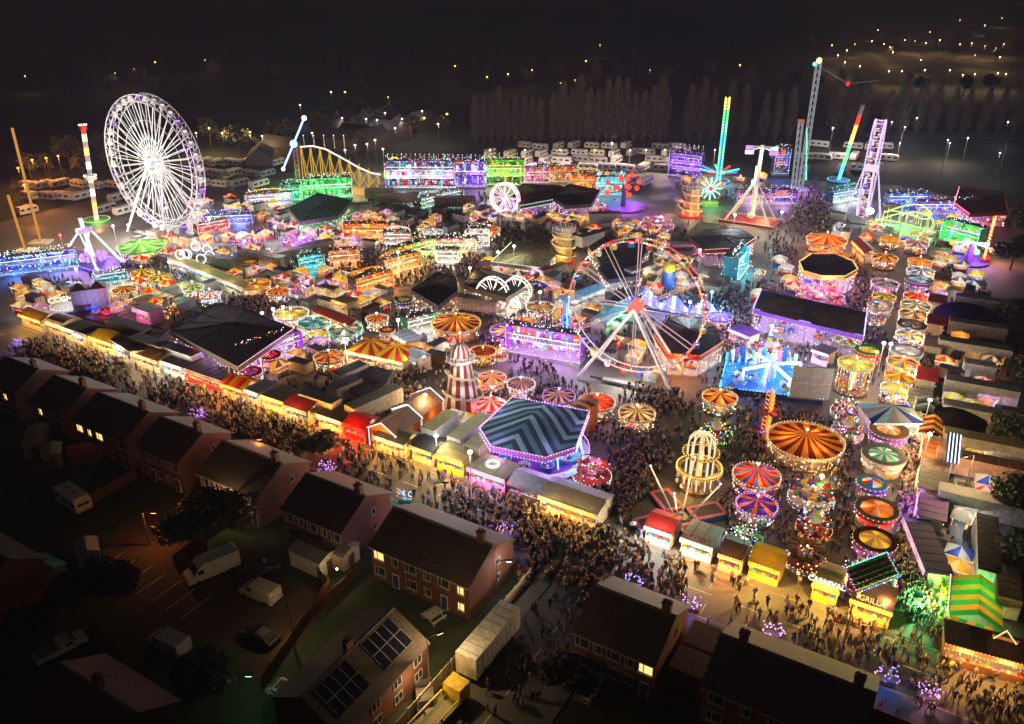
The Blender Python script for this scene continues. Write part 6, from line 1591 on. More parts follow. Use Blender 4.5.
# facades and lit fronts at the back
FC = [
 (421, 189, 22, 9, 'wide fun house with white topped spiked front and turquoise circles, back row', dict(base='purple', lit='cold', trims=('white', 'cyan', 'red'), floors=3, panels=('sky', 'white', 'red', 'teal'), top='spikes', watts=2600)),
 (465, 188, 14, 8.5, 'purple lit fun house with orange sign letters across its top, back row', dict(base='indigo', lit='purple', trims=('white', 'violet', 'blue'), text='SPEED STYLE', textc='orange', panels=('purple', 'white', 'sky'), top='spikes', watts=2600)),
 (504, 186, 13, 8.5, 'bright green lit fun house front, back row', dict(base='green', lit='lime', trims=('lime', 'yellow', 'green'), floors=3, panels=('lime', 'green', 'yellow'), top='spikes', watts=2800)),
 (535, 184, 9, 5.5, 'small front with a pink purple doorway right of the green fun house', dict(base='brown', lit='pink', trims=('yellow', 'pink'), panels=('purple', 'pink', 'gold'), watts=900)),
 (560, 183, 11, 5.5, 'low front with red and gold lights, back row', dict(base='brown', lit='warm', trims=('red', 'yellow', 'mint'), panels=('red', 'gold', 'orange'), watts=900, top='flat')),
 (587, 193, 10, 6, 'orange gold front with a bright lamp, back row', dict(base='brown', lit='orange', trims=('yellow', 'orange'), panels=('gold', 'orange', 'red'), watts=1800)),
 (610, 196, 9, 6, 'turquoise and orange front with a curled green dragon shape', dict(base='teal', lit='cyan', trims=('mint', 'orange', 'cold'), panels=('sky', 'orange', 'teal'), top='peaks', watts=1300)),
 (328, 199, 15, 6.5, 'bright green lit front with framed white signs below the coaster', dict(base='green', lit='green', trims=('white', 'green'), floors=2, panels=('green', 'green', 'dark'), top='flat', watts=3600, rz=.2)),
 (293, 201, 5.95, 5.1, 'teal green tree shaped front at the foot of the booster tower', dict(base='green', lit='green', trims=('mint',), panels=('green', 'teal'), watts=1500)),
 (685, 178, 11, 9, 'violet neon castle front with stepped outline, back row', dict(base='indigo', lit='purple', trims=('violet', 'white', 'violet'), floors=4, panels=('indigo', 'purple'), top='spikes', watts=1600, rz=-.5, dense=.8)),
 (368, 238, 12, 3.9, 'orange arched front with a white panel, middle left', dict(base='brown', lit='orange', trims=('orange', 'red', 'yellow'), panels=('orange', 'amber'), top='arch', watts=2000, pglow=1.2)),
 (398, 245, 7.2, 3.51, 'small white and red arched front beside the round pale canopy', dict(base='maroon', lit='white', trims=('white', 'red'), panels=('white', 'red', 'orange'), watts=900)),
 (448, 252, 14.4, 3.59, 'long bingo hall front covered in rows of small prizes', dict(base='cream', lit='warm', trims=('warm', 'white'), floors=2, panels=('cream', 'red', 'gold', 'pink'), top='flat', watts=1800, dense=1.6)),
 (478, 247, 6, 5, 'cream dotted front at the corner of the bingo hall', dict(base='cream', lit='white', trims=('white',), panels=('cream', 'white', 'dark'), top='flat', watts=800)),
 (400, 272, 10.4, 3.9, 'golden arched fun house row with orange scenery', dict(base='brown', lit='gold', trims=('gold', 'yellow', 'orange'), panels=('orange', 'gold', 'amber'), top='arch', watts=2800, rz=.75, pglow=1.2)),
 (372, 291, 9.6, 3.9, 'orange scenery front at the near end of the golden row', dict(base='brown', lit='orange', trims=('gold', 'orange'), panels=('orange', 'red', 'gold'), top='arch', watts=2000, rz=.75, pglow=1.2)),
 (413, 257, 11.2, 3.51, 'green yellow arcade row edged with bulbs leading to a white arch', dict(base='green', lit='lime', trims=('lime', 'yellow', 'mint', 'red'), panels=('lime', 'yellow', 'orange', 'red'), top='flat', watts=1800, rz=.75)),
 (448, 263, 5.6, 3.51, 'white bulb arch at the end of the green yellow arcade', dict(base='tan', lit='white', trims=('white', 'green'), panels=('tan', 'gold'), top='arch', watts=900)),
 (440, 205, 16, 3.5, 'diagonal arcade with a white neon frame and turquoise trim', dict(base='brown', lit='mint', trims=('cold', 'mint'), panels=('gold', 'lime', 'pink'), top='flat', watts=900, rz=.75)),
 (310, 268, 6.4, 3.12, 'small front with green and blue neon frame', dict(base='brown', lit='cyan', trims=('cyan', 'green'), panels=('tan', 'sky'), top='flat', watts=700, rz=.6)),
 (345, 262, 7.2, 3.12, 'front with a red lettered board and white frames', dict(base='brown', lit='orange', trims=('red', 'white', 'yellow'), panels=('red', 'orange', 'cream'), top='flat', watts=1100, rz=.2)),
 (545, 357, 14.5, 5.5, 'purple lit fun house with white picket top and floodlit floor', dict(base='purple', lit='violet', trims=('white', 'violet', 'pink'), panels=('sky', 'pink', 'orange', 'purple', 'white'), top='spikes', watts=2800, rz=AU + .15, pglow=1.2)),
 (420, 332, 6.4, 3.51, 'white lit kiosk with a green roof garden of red lamps behind it', dict(base='green', lit='white', trims=('white', 'red'), panels=('white', 'green', 'red'), top='flat', watts=900, rz=AU + 1.1)),
 (270, 361, 13, 4, 'lit front of the dodgems with a ring of bulbs and blue sign', dict(base='purple', lit='violet', trims=('white', 'red', 'violet', 'gold'), panels=('purple', 'red', 'sky', 'gold'), top='arch', watts=1600, rz=.85, pglow=.9)),
 (735, 275, 11, 6, 'turquoise and pink ladder front by the blue crowd lane', dict(base='teal', lit='cyan', trims=('cold', 'pink', 'mint'), panels=('teal', 'pink', 'sky'), top='flat', watts=1500, rz=1.1)),
 (940, 215, 16, 4, 'string of blue and red lit fronts beyond the edge-on wheel', dict(base='indigo', lit='blue', trims=('cold', 'red', 'blue', 'pink'), panels=('blue', 'purple', 'sky', 'red'), top='flat', watts=2600)),
 (905, 207, 12, 4, 'blue lit front with a white and red sign beyond the green coaster', dict(base='navy', lit='blue', trims=('cold', 'blue', 'violet'), panels=('blue', 'sky', 'red'), top='flat', watts=1800)),
 (842, 202, 12, 4, 'blue and white dotted front left of the edge-on wheel', dict(base='navy', lit='cold', trims=('cold', 'cyan'), panels=('sky', 'blue', 'teal'), top='flat', watts=1800, rz=.5)),
 (765, 205, 18, 4.5, 'row of fronts with orange and blue bulbs behind the pendulum ride', dict(base='indigo', lit='violet', trims=('red', 'cyan', 'yellow', 'violet'), panels=('indigo', 'navy', 'orange'), top='flat', watts=1800)),
 (779, 175, 5, 9, 'narrow tall front with orange top and blue lights', dict(base='navy', lit='blue', trims=('orange', 'cyan', 'white'), floors=3, panels=('orange', 'blue', 'red'), top='flat', watts=900)),
 (960, 246, 10, 6, 'green lit front with white bulbs by the orange loop', dict(base='green', lit='green', trims=('white', 'mint', 'violet'), panels=('green', 'lime', 'sky'), top='flat', watts=1900, rz=-1.0)),
 (212, 232, 8.5, 2.98, 'long red walled ride edged with white bulbs right of the green waltzer', dict(base='maroon', lit='red', trims=('white',), panels=('maroon', 'red'), top='flat', watts=1200, rz=.7)),
 (40, 272, 17, 4.5, 'blue lit waltzer front with white sign letters at far left', dict(base='navy', lit='blue', trims=('cold', 'cyan'), text='POLAR EXPRESS', textc='cold', panels=('navy', 'purple', 'sky'), top='flat', watts=2400, rz=.42)),
 (112, 283, 7, 2.4, 'low blue sign board above the brown bulb roundabout', dict(base='navy', lit='cyan', trims=('cold',), panels=('sky', 'blue'), top='flat', watts=300, rz=.45)),
 (230, 225, 12.8, 2.98, 'blue and purple arched front right of the white wheel', dict(base='purple', lit='blue', trims=('cold', 'violet', 'pink'), panels=('blue', 'purple', 'sky'), watts=1800, rz=.15)),
 (270, 205, 12.8, 3.57, 'yellow cloud topped front with blue tube lights', dict(base='purple', lit='cold', trims=('cold', 'blue', 'yellow'), panels=('yellow', 'sky', 'pink'), watts=1800, rz=.25, pglow=1.2)),
]
for px, py, W_, H_, lb, ex in FC:
    facade(px, py, W_, H_, lb, **ex)

# red octopus ride
c = at(623, 208); t = thing('octopus_ride', 'cluster of glowing red balls on dark arms over a violet floor', 'fairground ride', (c.x, c.y, 0)); claim(c.x, c.y, 6)
b = MB(); b.frus(0, 0, 0, 7, .8, .5, 10, pc('black')); b.build('centre_column', t)
for i in range(14):
    a = i * 2.4; r_ = 1.5 + (i % 5) * .9; z = 4 + (i * 1.7) % 6
    b = MB(); b.beam((0, 0, 5), (r_ * math.cos(a), r_ * math.sin(a), z), .2, pc('dark')); b.ball((r_ * math.cos(a), r_ * math.sin(a), z), .75, gl('red', 1.6), 8, 6); b.build('arm', t)
b = MB(); b.frus(0, 0, 0, .6, 6.5, 6.5, 24, pc('purple')); b.build('platform', t)
lamp(t, (0, -6, 3), 'purple', 1600); lamp(t, (4, 4, 3), 'purple', 900); lamp(t, (0, -2, 9), 'red', 500)
# green fan wheel
c = at(709, 205); t = thing('fan_wheel', 'upright disc with green and white lit spokes and red centre', 'fairground ride', (c.x, c.y, 0)); claim(c.x, c.y, 3)
b = MB()
for i in range(12):
    a = i * PI / 6; b.beam((.6 * math.cos(a), 0, 5 + .6 * math.sin(a)), (3.4 * math.cos(a), 0, 5 + 3.4 * math.sin(a)), .45, gl('mint', 1.5), .3)
b.ball((0, -.2, 5), .7, gl('red', 1.5), 8, 6); b.build('spoke_disc', t)
b = MB(); b.ring(0, 0, 0, 3.8, .5, .3, 24, pc('green')); b.beam((0, 0.4, 0), (0, .4, 5), .6, pc('olive')); b.box(0, 0, 0, 5, 3, 1.2, pc('olive')); b.build('base_platform', t); lamp(t, (0, -3, 3), 'green', 600)
# blue booster booth (midfield)
c = at(566, 345); t = thing('ride_tower', 'blue lit small tower with red crossed seats, left of the red hubbed wheel', 'fairground ride', (c.x, c.y, 0), 0, 'lit ride towers'); claim(c.x, c.y, 3)
b = MB(); lattice(b, (0, 0, 0), (0, 0, 9), 1.3, glow('lat_blue', (.08, .2, 1), .9), 7, .2); b.beam((0, -.8, 1), (0, -.8, 8.6), .3, gl('cyan', 1.8)); b.build('mast', t)
b = MB()
for i in range(6): a = i * PI / 3; b.beam((0, 0, 3.6), (2.6 * math.cos(a), 2.6 * math.sin(a), 3.0), .5, pc('red' if i % 2 else 'orange'))
b.build('seat_carriage', t); b = MB(); b.frus(0, 0, 0, .8, 3, 3, 16, [pc('blue'), gl('cyan', .8)]); b.build('base_platform', t)
lamp(t, (0, -3, 3), 'blue', 700); lamp(t, (2, -2, 5), 'red', 200)
# wave ride: blue scenery behind the wheel
c = at(682, 312); t = thing('wave_ride', 'blue and white lit wave shaped scenery right of the red wheel hub', 'fairground ride', (c.x, c.y, 0), -.5); claim_rect(c.x, c.y, 16, 6, -.5)
b = MB(); k = 20
for i in range(k):
    x0, x1 = -9 + 18 * i / k, -9 + 18 * (i + 1) / k; z0, z1 = 3 + 1.2 * math.sin(i * .9), 3 + 1.2 * math.sin((i + 1) * .9)
    b.add([(x0, -2 + .05 * x0 * x0 * .4, .4), (x1, -2 + .05 * x1 * x1 * .4, .4), (x1, -2 + .05 * x1 * x1 * .4, z1), (x0, -2 + .05 * x0 * x0 * .4, z0)], [(0, 1, 2, 3)], glow('wave_%d' % (i % 3), ((.2, .25, .9), (.35, .3, .9), (.6, .7, 1))[i % 3], .75))
b.build('scenery', t)
b = MB(); r2 = random.Random(4)
for i in range(90): b.bulb((r2.uniform(-9, 9), r2.uniform(-3, -1), r2.uniform(.5, 4)), .16, gl(r2.choice(('white', 'cold', 'violet', 'blue')), 2.5))
b.build('bulb_string', t); b = MB(); b.box(0, 1.5, 0, 18, 8, .4, pc('navy')); b.build('platform', t)
lamp(t, (-4, 0, 4), 'blue', 1300); lamp(t, (5, 0, 4), 'cyan', 900); lamp(t, (0, -4, 3), 'violet', 900)
# white neon spiders group at left
c = at(198, 270); t = thing('balloon_ride', 'cluster of pale blue neon rings and spirals above the dodgem roof', 'fairground ride', (c.x, c.y, 0)); claim(c.x, c.y, 4)
for i in range(7):
    a = i * 2 * PI / 7; x, y, z = 3.4 * math.cos(a), 3.0 * math.sin(a), 3.6 + (i % 3) * .7
    b = MB(); k = 12
    for j in range(k): b.beam((x + 1.1 * math.cos(2 * PI * j / k), y, z + 1.1 * math.sin(2 * PI * j / k)), (x + 1.1 * math.cos(2 * PI * (j + 1) / k), y, z + 1.1 * math.sin(2 * PI * (j + 1) / k)), .2, gl('cold', 1.4))
    b.beam((x, y, 0), (x, y, z - 1.1), .15, pc('silver')); b.build('neon_ring', t)
b = MB(); b.frus(0, 0, 0, .5, 4.4, 4.4, 20, pc('navy')); b.build('platform', t); lamp(t, (0, -3, 3), 'cold', 900)
# orange loop of bulbs at the right edge and the ball ride next to it
c = at(984, 262); t = thing('loop_ride', 'tall oval ring of orange bulbs around a purple panel near the right edge', 'fairground ride', (c.x, c.y, 0), 1.0); claim(c.x, c.y, 3)
b = MB(); k = 40
for i in range(k):
    a = 2 * PI * i / k; b.bulb((2.6 * math.cos(a), 0, 6 + 5.4 * math.sin(a)), .3, gl('orange', 2.4)); b.bulb((2.2 * math.cos(a), .3, 6 + 4.8 * math.sin(a)), .22, gl('gold', 2.2))
b.build('bulb_ring', t); b = MB(); b.add([(2 * math.cos(2 * PI * i / 20), .4, 6 + 4.6 * math.sin(2 * PI * i / 20)) for i in range(20)], [tuple(range(20))], glow('front_purple', PAL['purple'], .9)); b.box(0, 0, 0, 4, 2, 1.2, pc('maroon')); b.build('panel', t)
lamp(t, (0, -3, 4), 'orange', 900); lamp(t, (0, 3, 4), 'violet', 700)
c = at(968, 262); t = thing('spinner_ride', 'white neon cross armed spinner over violet lights near the orange bulb loop', 'fairground ride', (c.x, c.y, 0)); claim(c.x, c.y, 4)
b = MB()
for i in range(6):
    a = i * PI / 3 + .3; b.beam((0, 0, 5), (4.5 * math.cos(a), 4.5 * math.sin(a), 4.2), .3, gl('white', 1.3)); b.ball((4.5 * math.cos(a), 4.5 * math.sin(a), 4.0), .7, gl(('violet', 'mint', 'orange')[i % 3], 1.5), 8, 5)
b.build('spinner_arm', t); b = MB(); b.frus(0, 0, 0, 5, 1, .5, 8, pc('purple')); b.frus(0, 0, 0, .5, 4.6, 4.6, 18, pc('indigo')); b.build('base_platform', t)
lamp(t, (0, -4, 4), 'violet', 1400)
# long lit striped awning and bars at the right lane
c = at(953, 452, 4); t = thing('neon_stripe_sign', 'tall sign of white neon stripes leaning over the right lane', 'sign', (c.x, c.y, 0), rad(62)); claim(c.x, c.y, 2)
b = MB()
for i in range(4): b.box(0, -.7 + .45 * i, 4.6, 8.5, .13, .2, gl('cold', 1.6)); b.box(0, -.7 + .45 * i + .22, 4.55, 8.5, .3, .2, pc('navy'))
b.build('neon_stripe', t); b = MB()
for x in (-3.6, 3.6): b.beam((x, 0, 0), (x, 0, 4.5), .2, pc('steel'))
b.build('posts_set', t); lamp(t, (0, 2.6, 2.6), 'cold', 250)
# tall inflatable blue and yellow figure (plain)
c = at(668, 288); t = thing('inflatable_tower', 'yellow topped blue inflatable tower behind the right rim of the red wheel', 'inflatable', (c.x, c.y, 0)); claim(c.x, c.y, 2)
b = MB(); b.frus(0, 0, 0, 4, 1.5, 1.2, 12, pc('blue')); b.ball((0, 0, 5), 1.5, pc('yellow'), 12, 8); b.build('inflatable_body', t); lamp(t, (0, -3, 4), 'warm', 400)

# ------------------------------------------------------------------ stalls along the street
def su(px, py, z=3.0): return UVof(at(px, py, z))[0]
ST = [
 # px0, py0, px1, py1 (roof ends), style, roof, front, bulbs, label, extra
 (16, 312, 34, 322, 'gable', ('gold', 'orange'), 'gold', 'gold', 'glowing orange gold hut at the far left end of the street', dict(watts=700)),
 (38, 321, 52, 329, 'arch', ('cream', 'tan'), 'warm', 'warm', 'cream domed kiosk second from the left end of the street', {}),
 (55, 326, 78, 337, 'flat', ('tan',), 'warm', 'white', 'long tan roofed stall with a white lit edge near the left end', dict(watts=700)),
 (66, 334, 70, 337, 'flat', ('red',), 'white', 'white', 'tiny red roofed booth squeezed between long tan stall and yellow tarpaulin', {}),
 (85, 335, 105, 345, 'stripe', ('yellow', 'yellow', 'gold'), 'yellow', 'yellow', 'yellow tarpaulin topped stall, brightest yellow at left', dict(watts=900)),
 (108, 344, 118, 350, 'flat', ('grey',), 'white', 'white', 'small white bulb ringed booth right of the yellow tarpaulin', dict(watts=500)),
 (123, 352, 148, 364, 'gable', ('brown',), 'warm', 'gold', 'brown roofed stall with gold bulb gable, left of the white lamp stall', dict(watts=800)),
 (151, 362, 170, 372, 'flat', ('brown', 'dark'), 'white', 'white', 'brown roofed stall with a very bright white lamp', dict(watts=800)),
 (174, 370, 210, 388, 'flat', ('olive',), 'warm', 'warm', 'long stall with red edge and a string of warm bulbs', dict(panel='red', watts=1100)),
 (213, 383, 232, 394, 'stripe', ('orange', 'red', 'yellow'), 'orange', 'orange', 'glowing orange red tent stall with yellow side', dict(watts=1100, ends='orange')),
 (236, 390, 249, 397, 'flat', ('steel',), 'white', 'white', 'grey roofed booth edged with white bulbs right of the orange tent', {}),
 (252, 396, 275, 407, 'flat', ('tan', 'gold'), 'yellow', 'yellow', 'tan roofed stall with bright yellow front', dict(watts=1000)),
 (279, 403, 302, 414, 'gable', ('red',), 'warm', 'warm', 'red roofed stall right of the bright yellow front', dict(watts=500)),
 (306, 416, 330, 428, 'flat', ('brown',), 'yellow', 'white', 'brown roofed stall glowing yellow left of the red glowing stall', dict(watts=900)),
 (335, 424, 355, 434, 'gable', ('red', 'maroon'), 'red', 'red', 'red glowing stall facing the purple lit cart', dict(watts=1100, panel='red')),
 (366, 437, 396, 450, 'gable', ('dark',), 'yellow', 'white', 'dark roofed stall with yellow front below the orange wooden lodge', dict(watts=900)),
 (399, 450, 420, 461, 'gable', ('black',), 'yellow', 'warm', 'small black roofed stall between dark and olive roofs', dict(watts=600)),
 (424, 459, 452, 472, 'arch', ('olive', 'olive', 'gold'), 'yellow', 'white', 'olive arched roof stall with yellow arch front', dict(watts=1000, panel='yellow')),
 (457, 472, 494, 489, 'flat', ('olive',), 'pink', 'white', 'pink lit burger stall with a white ring on its roof', dict(watts=1500, panel='pink', lit=2)),
 (632, 537, 661, 551, 'gable', ('red', 'white'), 'white', 'white', 'white fronted stall with red dotted peaked roof on the street', dict(watts=1600, lit=2.2)),
 (669, 549, 705, 563, 'flat', ('silver',), 'warm', 'white', 'stall with a long pale green sign roof on the street', dict(watts=1600, panel='white', sign='BURGERS', signc='-maroon')),
 (708, 565, 734, 577, 'gable', ('dark', 'olive'), 'orange', 'warm', 'dark peaked stall with a strip of round lamps right of the pale green sign', dict(watts=700)),
 (740, 571, 776, 584, 'stripe', ('yellow', 'gold'), 'yellow', 'yellow', 'yellow ribbed roof stall on the street', dict(watts=1500, panel='gold')),
 (806, 591, 837, 604, 'arch', ('olive', 'gold'), 'yellow', 'warm', 'olive awning stall with white letters above it', dict(watts=1100, sign='CARNIVAL', signc='white', panel='yellow')),
 (846, 603, 893, 622, 'flat', ('brown',), 'gold', 'gold', 'long dark stall with gold bulb letters on its fascia', dict(watts=1500, sign='GRILLA', signc='gold', panel='gold')),
]
for i, (x0, y0, x1, y1, sty, rf_, fr_, bl_, lb, ex) in enumerate(ST):
    ua, ub = su(x0, y0), su(x1, y1)
    box_stall(P((ua + ub) / 2, 2.5 + (.5 if i % 3 else 0)), max(2.6, abs(ub - ua) - .7), 4.0, lb, AU, rf_, fr_, style=sty, bulbs=bl_, **ex)
# ring on the burger stall's roof
c = P((su(457, 472) + su(494, 489)) / 2, 2.2); t = thing('ring_sign', 'white ring sign lying on the roof of the pink burger stall', 'sign', (c.x, c.y, 3.05)); b = MB(); b.ring(0, 0, 0, 1.0, .3, .25, 20, gl('white', 1.3)); b.build('neon_ring', t)
# long purple-grey canopy with closed end
ua, ub = su(497, 488), su(590, 522)
um = ua + (ub - ua) * .38
c = P((um + ub) / 2, 2.2)
box_stall(c, ub - um - .3, 5.0, 'long grey tent stall edged with gold bulbs at the side road mouth', AU, ('grey', 'steel'), 'yellow', 3.0, 'gable', 2200, 'gold', 'cream')
box_stall(P((ua + um) / 2, 2.6), um - ua - .3, 4.0, 'shuttered dark stall with purple grey roof left of the long bulb edged tent', AU, ('steel', 'purple'), 'pink', 2.8, 'gable', 60, None, 'dark')
# corner stall with a bulb frame and arrow sign at the bottom right
c = at(985, 645, 2.5); box_stall(c, 7.6, 3.4, 'game stall framed in gold bulbs with an arrow of bulbs, bottom right', AU + .12, ('brown',), 'gold', 3.2, 'flat', 1500, 'warm', 'brown')
t = thing('arrow_sign', 'chevron of bulbs standing on the roof of the bottom right stall', 'sign', (c.x + 1.6, c.y - .6, 3.35), AU + .12)
b = MB(); b.string((-1.1, 0, .25), (0, .9, .9), .25, .12, gl('warm', 2.6)); b.string((0, .9, .9), (.9, 0, .25), .25, .12, gl('warm', 2.6)); b.build('bulb_chevron', t)
b = MB(); b.box(0, .5, 0, 2.4, .3, .4, pc('brown')); b.build('board', t)
# green and amber striped tent
c = at(977, 602, 2.5); t = thing('striped_tent', 'green and amber striped marquee at the lower right edge', 'tent', (c.x, c.y, 0), rad(62)); claim_rect(c.x, c.y, 8, 6, rad(62))
b = MB(); n = 8
for j in range(n):
    x0, x1 = -4.6 + 9.2 * j / n, -4.6 + 9.2 * (j + 1) / n; m = cc(('green', 'amber')[(j // 1) % 2])
    b.add([(x0, -3.2, 3), (x1, -3.2, 3), (x1, 0, 4.6), (x0, 0, 4.6), (x1, 3.2, 3), (x0, 3.2, 3)], [(0, 1, 2, 3), (3, 2, 4, 5)], m)
b.build('roof', t); b = MB()
for j in range(6):
    y0, y1 = -3.1 + 6.2 * j / 6, -3.1 + 6.2 * (j + 1) / 6; m = cc(('green', 'amber')[j % 2]); b.add([(-4.5, y0, 0), (-4.5, y1, 0), (-4.5, y1, 3.1), (-4.5, y0, 3.1)], [(0, 1, 2, 3)], m)
b.build('end_wall', t)
t.scale = (.8, .8, .8); lamp(t, (-2, 0, 2.3), 'warm', 130); lamp(t, (2, 0, 2.3), 'green', 200); lamp(t, (-1, 5.2, 2.2), 'lime', 900); lamp(t, (-3, 7, 3), 'green', 900)
b = MB(); b.string((-4.6, 3.5, 3.1), (4.6, 3.5, 3.1), .45, .13, [gl('lime', 2.4), gl('white', 2.4)]); b.build('bulb_string', t)
r2 = random.Random(77); b = MB()
for i in range(80): b.ball((r2.uniform(-4.5, 4.5), r2.uniform(3.5, 4.4), r2.uniform(.8, 2.8)), .28, pc(r2.choice(('lime', 'white', 'green', 'yellow'))), 6, 4)
b.build('prize_display', t)
# right lane stalls (facing the lane, dark backs away)
LN = [(917, 395, 'flat', ('cream', 'olive'), 'warm', 'pale roofed stall at the red, white and blue sign on the right lane'), (925, 372, 'flat', ('red',), 'pink', 'stall with a red, white and blue sign roof'), (932, 340, 'flat', ('tan',), 'gold', 'tan roofed gold lit stall on the right lane below the red box'),
      (934, 318, 'flat', ('red',), 'red', 'bright red box stall on the right lane'), (935, 297, 'flat', ('orange',), 'violet', 'stall with white dots on violet on the right lane'), (940, 275, 'flat', ('tan', 'gold'), 'orange', 'gold and orange stall at the upper end of the right lane'),
      (930, 425, 'stripe', ('gold', 'maroon'), 'warm', 'gold and maroon striped roof stall on the right lane'), (925, 405, 'stripe', ('cream', 'teal', 'dark'), 'white', 'stall with cream and teal striped gable on the right lane'),
      (933, 448, 'flat', ('orange', 'gold'), 'warm', 'orange lit stall beside the neon stripe sign'), (930, 478, 'flat', ('dark', 'gold'), 'warm', 'long narrow stall with red edge on the right lane'), (930, 505, 'flat', ('purple', 'indigo'), 'purple', 'purple glowing stall with a white tube on the right lane')]
for px, py, sty, rf_, fr_, lb in LN:
    c = at(px + 3, py, 3); box_stall(c, 5.2, 3.0, lb, rad(62) - PI, rf_, fr_, 3.0, sty, 600, 'warm' if fr_ not in ('purple', 'violet') else 'violet', 'cream', group='stalls down the right lane')
# dark low roofed stall continuing the lane to the bottom
a0, a1 = at(917, 518, 2.5), at(940, 572, 2.5); c = (a0 + a1) / 2
box_stall(c, (a1 - a0).length, 2.6, 'dark roofed open stall in three bays at the lower end of the right lane', math.atan2((a1 - a0).y, (a1 - a0).x), ('indigo', 'black'), 'warm', 2.6, 'flat', 120, 'violet', 'cream', group='stalls down the right lane')
# stalls in the middle: food row with white lights
FR = [((175, 255), (250, 285), 'white', ('gold', 'tan'), 'long food row with very bright white lamps, left of the gold canopy'), ((320, 308), (356, 322), 'gold', ('maroon', 'brown'), 'long maroon roofed stall with gold sides behind the green neon canopy'),
      ((300, 243), (316, 250), 'orange', ('brown',), 'short orange stall behind the purple round ride'), ((338, 296), (352, 300), 'gold', ('gold',), 'gold edged hut in front of the golden fun house row'),
      ((735, 325), (755, 333), 'violet', ('purple',), 'violet booth in the blue crowd lane'), ((400, 330), (414, 338), 'white', ('silver',), 'white roofed kiosk behind the blue and white box'),
      ((412, 350), (424, 356), 'cold', ('white', 'blue'), 'blue and white striped kiosk left of the helter skelter'), ((510, 255), (548, 268), 'pink', ('maroon',), 'pink lit stall with maroon gable below the flat green roof'),
      ((630, 262), (660, 268), 'warm', ('cream',), 'cream building front with dark windows seen through the red wheel'), ((560, 300), (600, 285), 'cold', ('sky', 'navy'), 'long blue roofed stall left of the red wheel rim'),
      ((598, 320), (625, 300), 'mint', ('sky', 'green'), 'long mint roofed stall inside the left rim of the red wheel'), ((817, 345), (833, 350), 'violet', ('dark',), 'white bulb framed booth above the double deck roundabout'),
      ((860, 240), (872, 252), 'orange', ('maroon', 'orange'), 'orange gabled booth right of the amber gallopers')]
for (x0, y0), (x1, y1), fr_, rf_, lb in FR:
    p0, p1 = at(x0, y0, 3), at(x1, y1, 3); c = (p0 + p1) / 2; dd = p1 - p0
    box_stall(c, dd.length, 3.2, lb, math.atan2(dd.y, dd.x), rf_, fr_, 3.0, 'gable' if len(rf_) > 1 else 'flat', 900 if (p1 - p0).length > 8 else 450, fr_, 'cream', group='stalls inside the fair')
# wooden lodge with white outline and orange front
for (px, py, rz, lb) in ((395, 420, AU + PI / 2, 'near half of the brown roofed lodge outlined in white'), (418, 402, AU + PI / 2, 'far half of the brown roofed lodge outlined in white')):
    c = at(px, py, 3.5); t = thing('wooden_lodge', lb, 'stall', (c.x, c.y, 0), rz, 'lodges outlined in white'); claim(c.x, c.y, 3)
    b = MB(); b.extr([(-2.4, 0), (-2.4, 3), (0, 4.4), (2.4, 3), (2.4, 0)], -3, 3, pc('orange')); b.build('wall', t, rz=PI / 2)
    b = MB()
    for sg in (-1, 1): b.add([(-3.2, 0, 4.5), (3.2, 0, 4.5), (3.2, sg * 2.7, 2.95), (-3.2, sg * 2.7, 2.95)], [(0, 1, 2, 3)], pc('brown'))
    b.build('roof', t)
    b = MB()
    for x in (-3.3, 3.3):
        for sg in (-1, 1): b.beam((x, 0, 4.6), (x, sg * 2.8, 3.0), .12, gl('white', 1.1)); b.beam((x, sg * 2.5, 0), (x, sg * 2.5, 3), .12, gl('white', .8))
    b.build('white_trim', t); lamp(t, (-4.5, 0, 2.4), 'orange', 350)

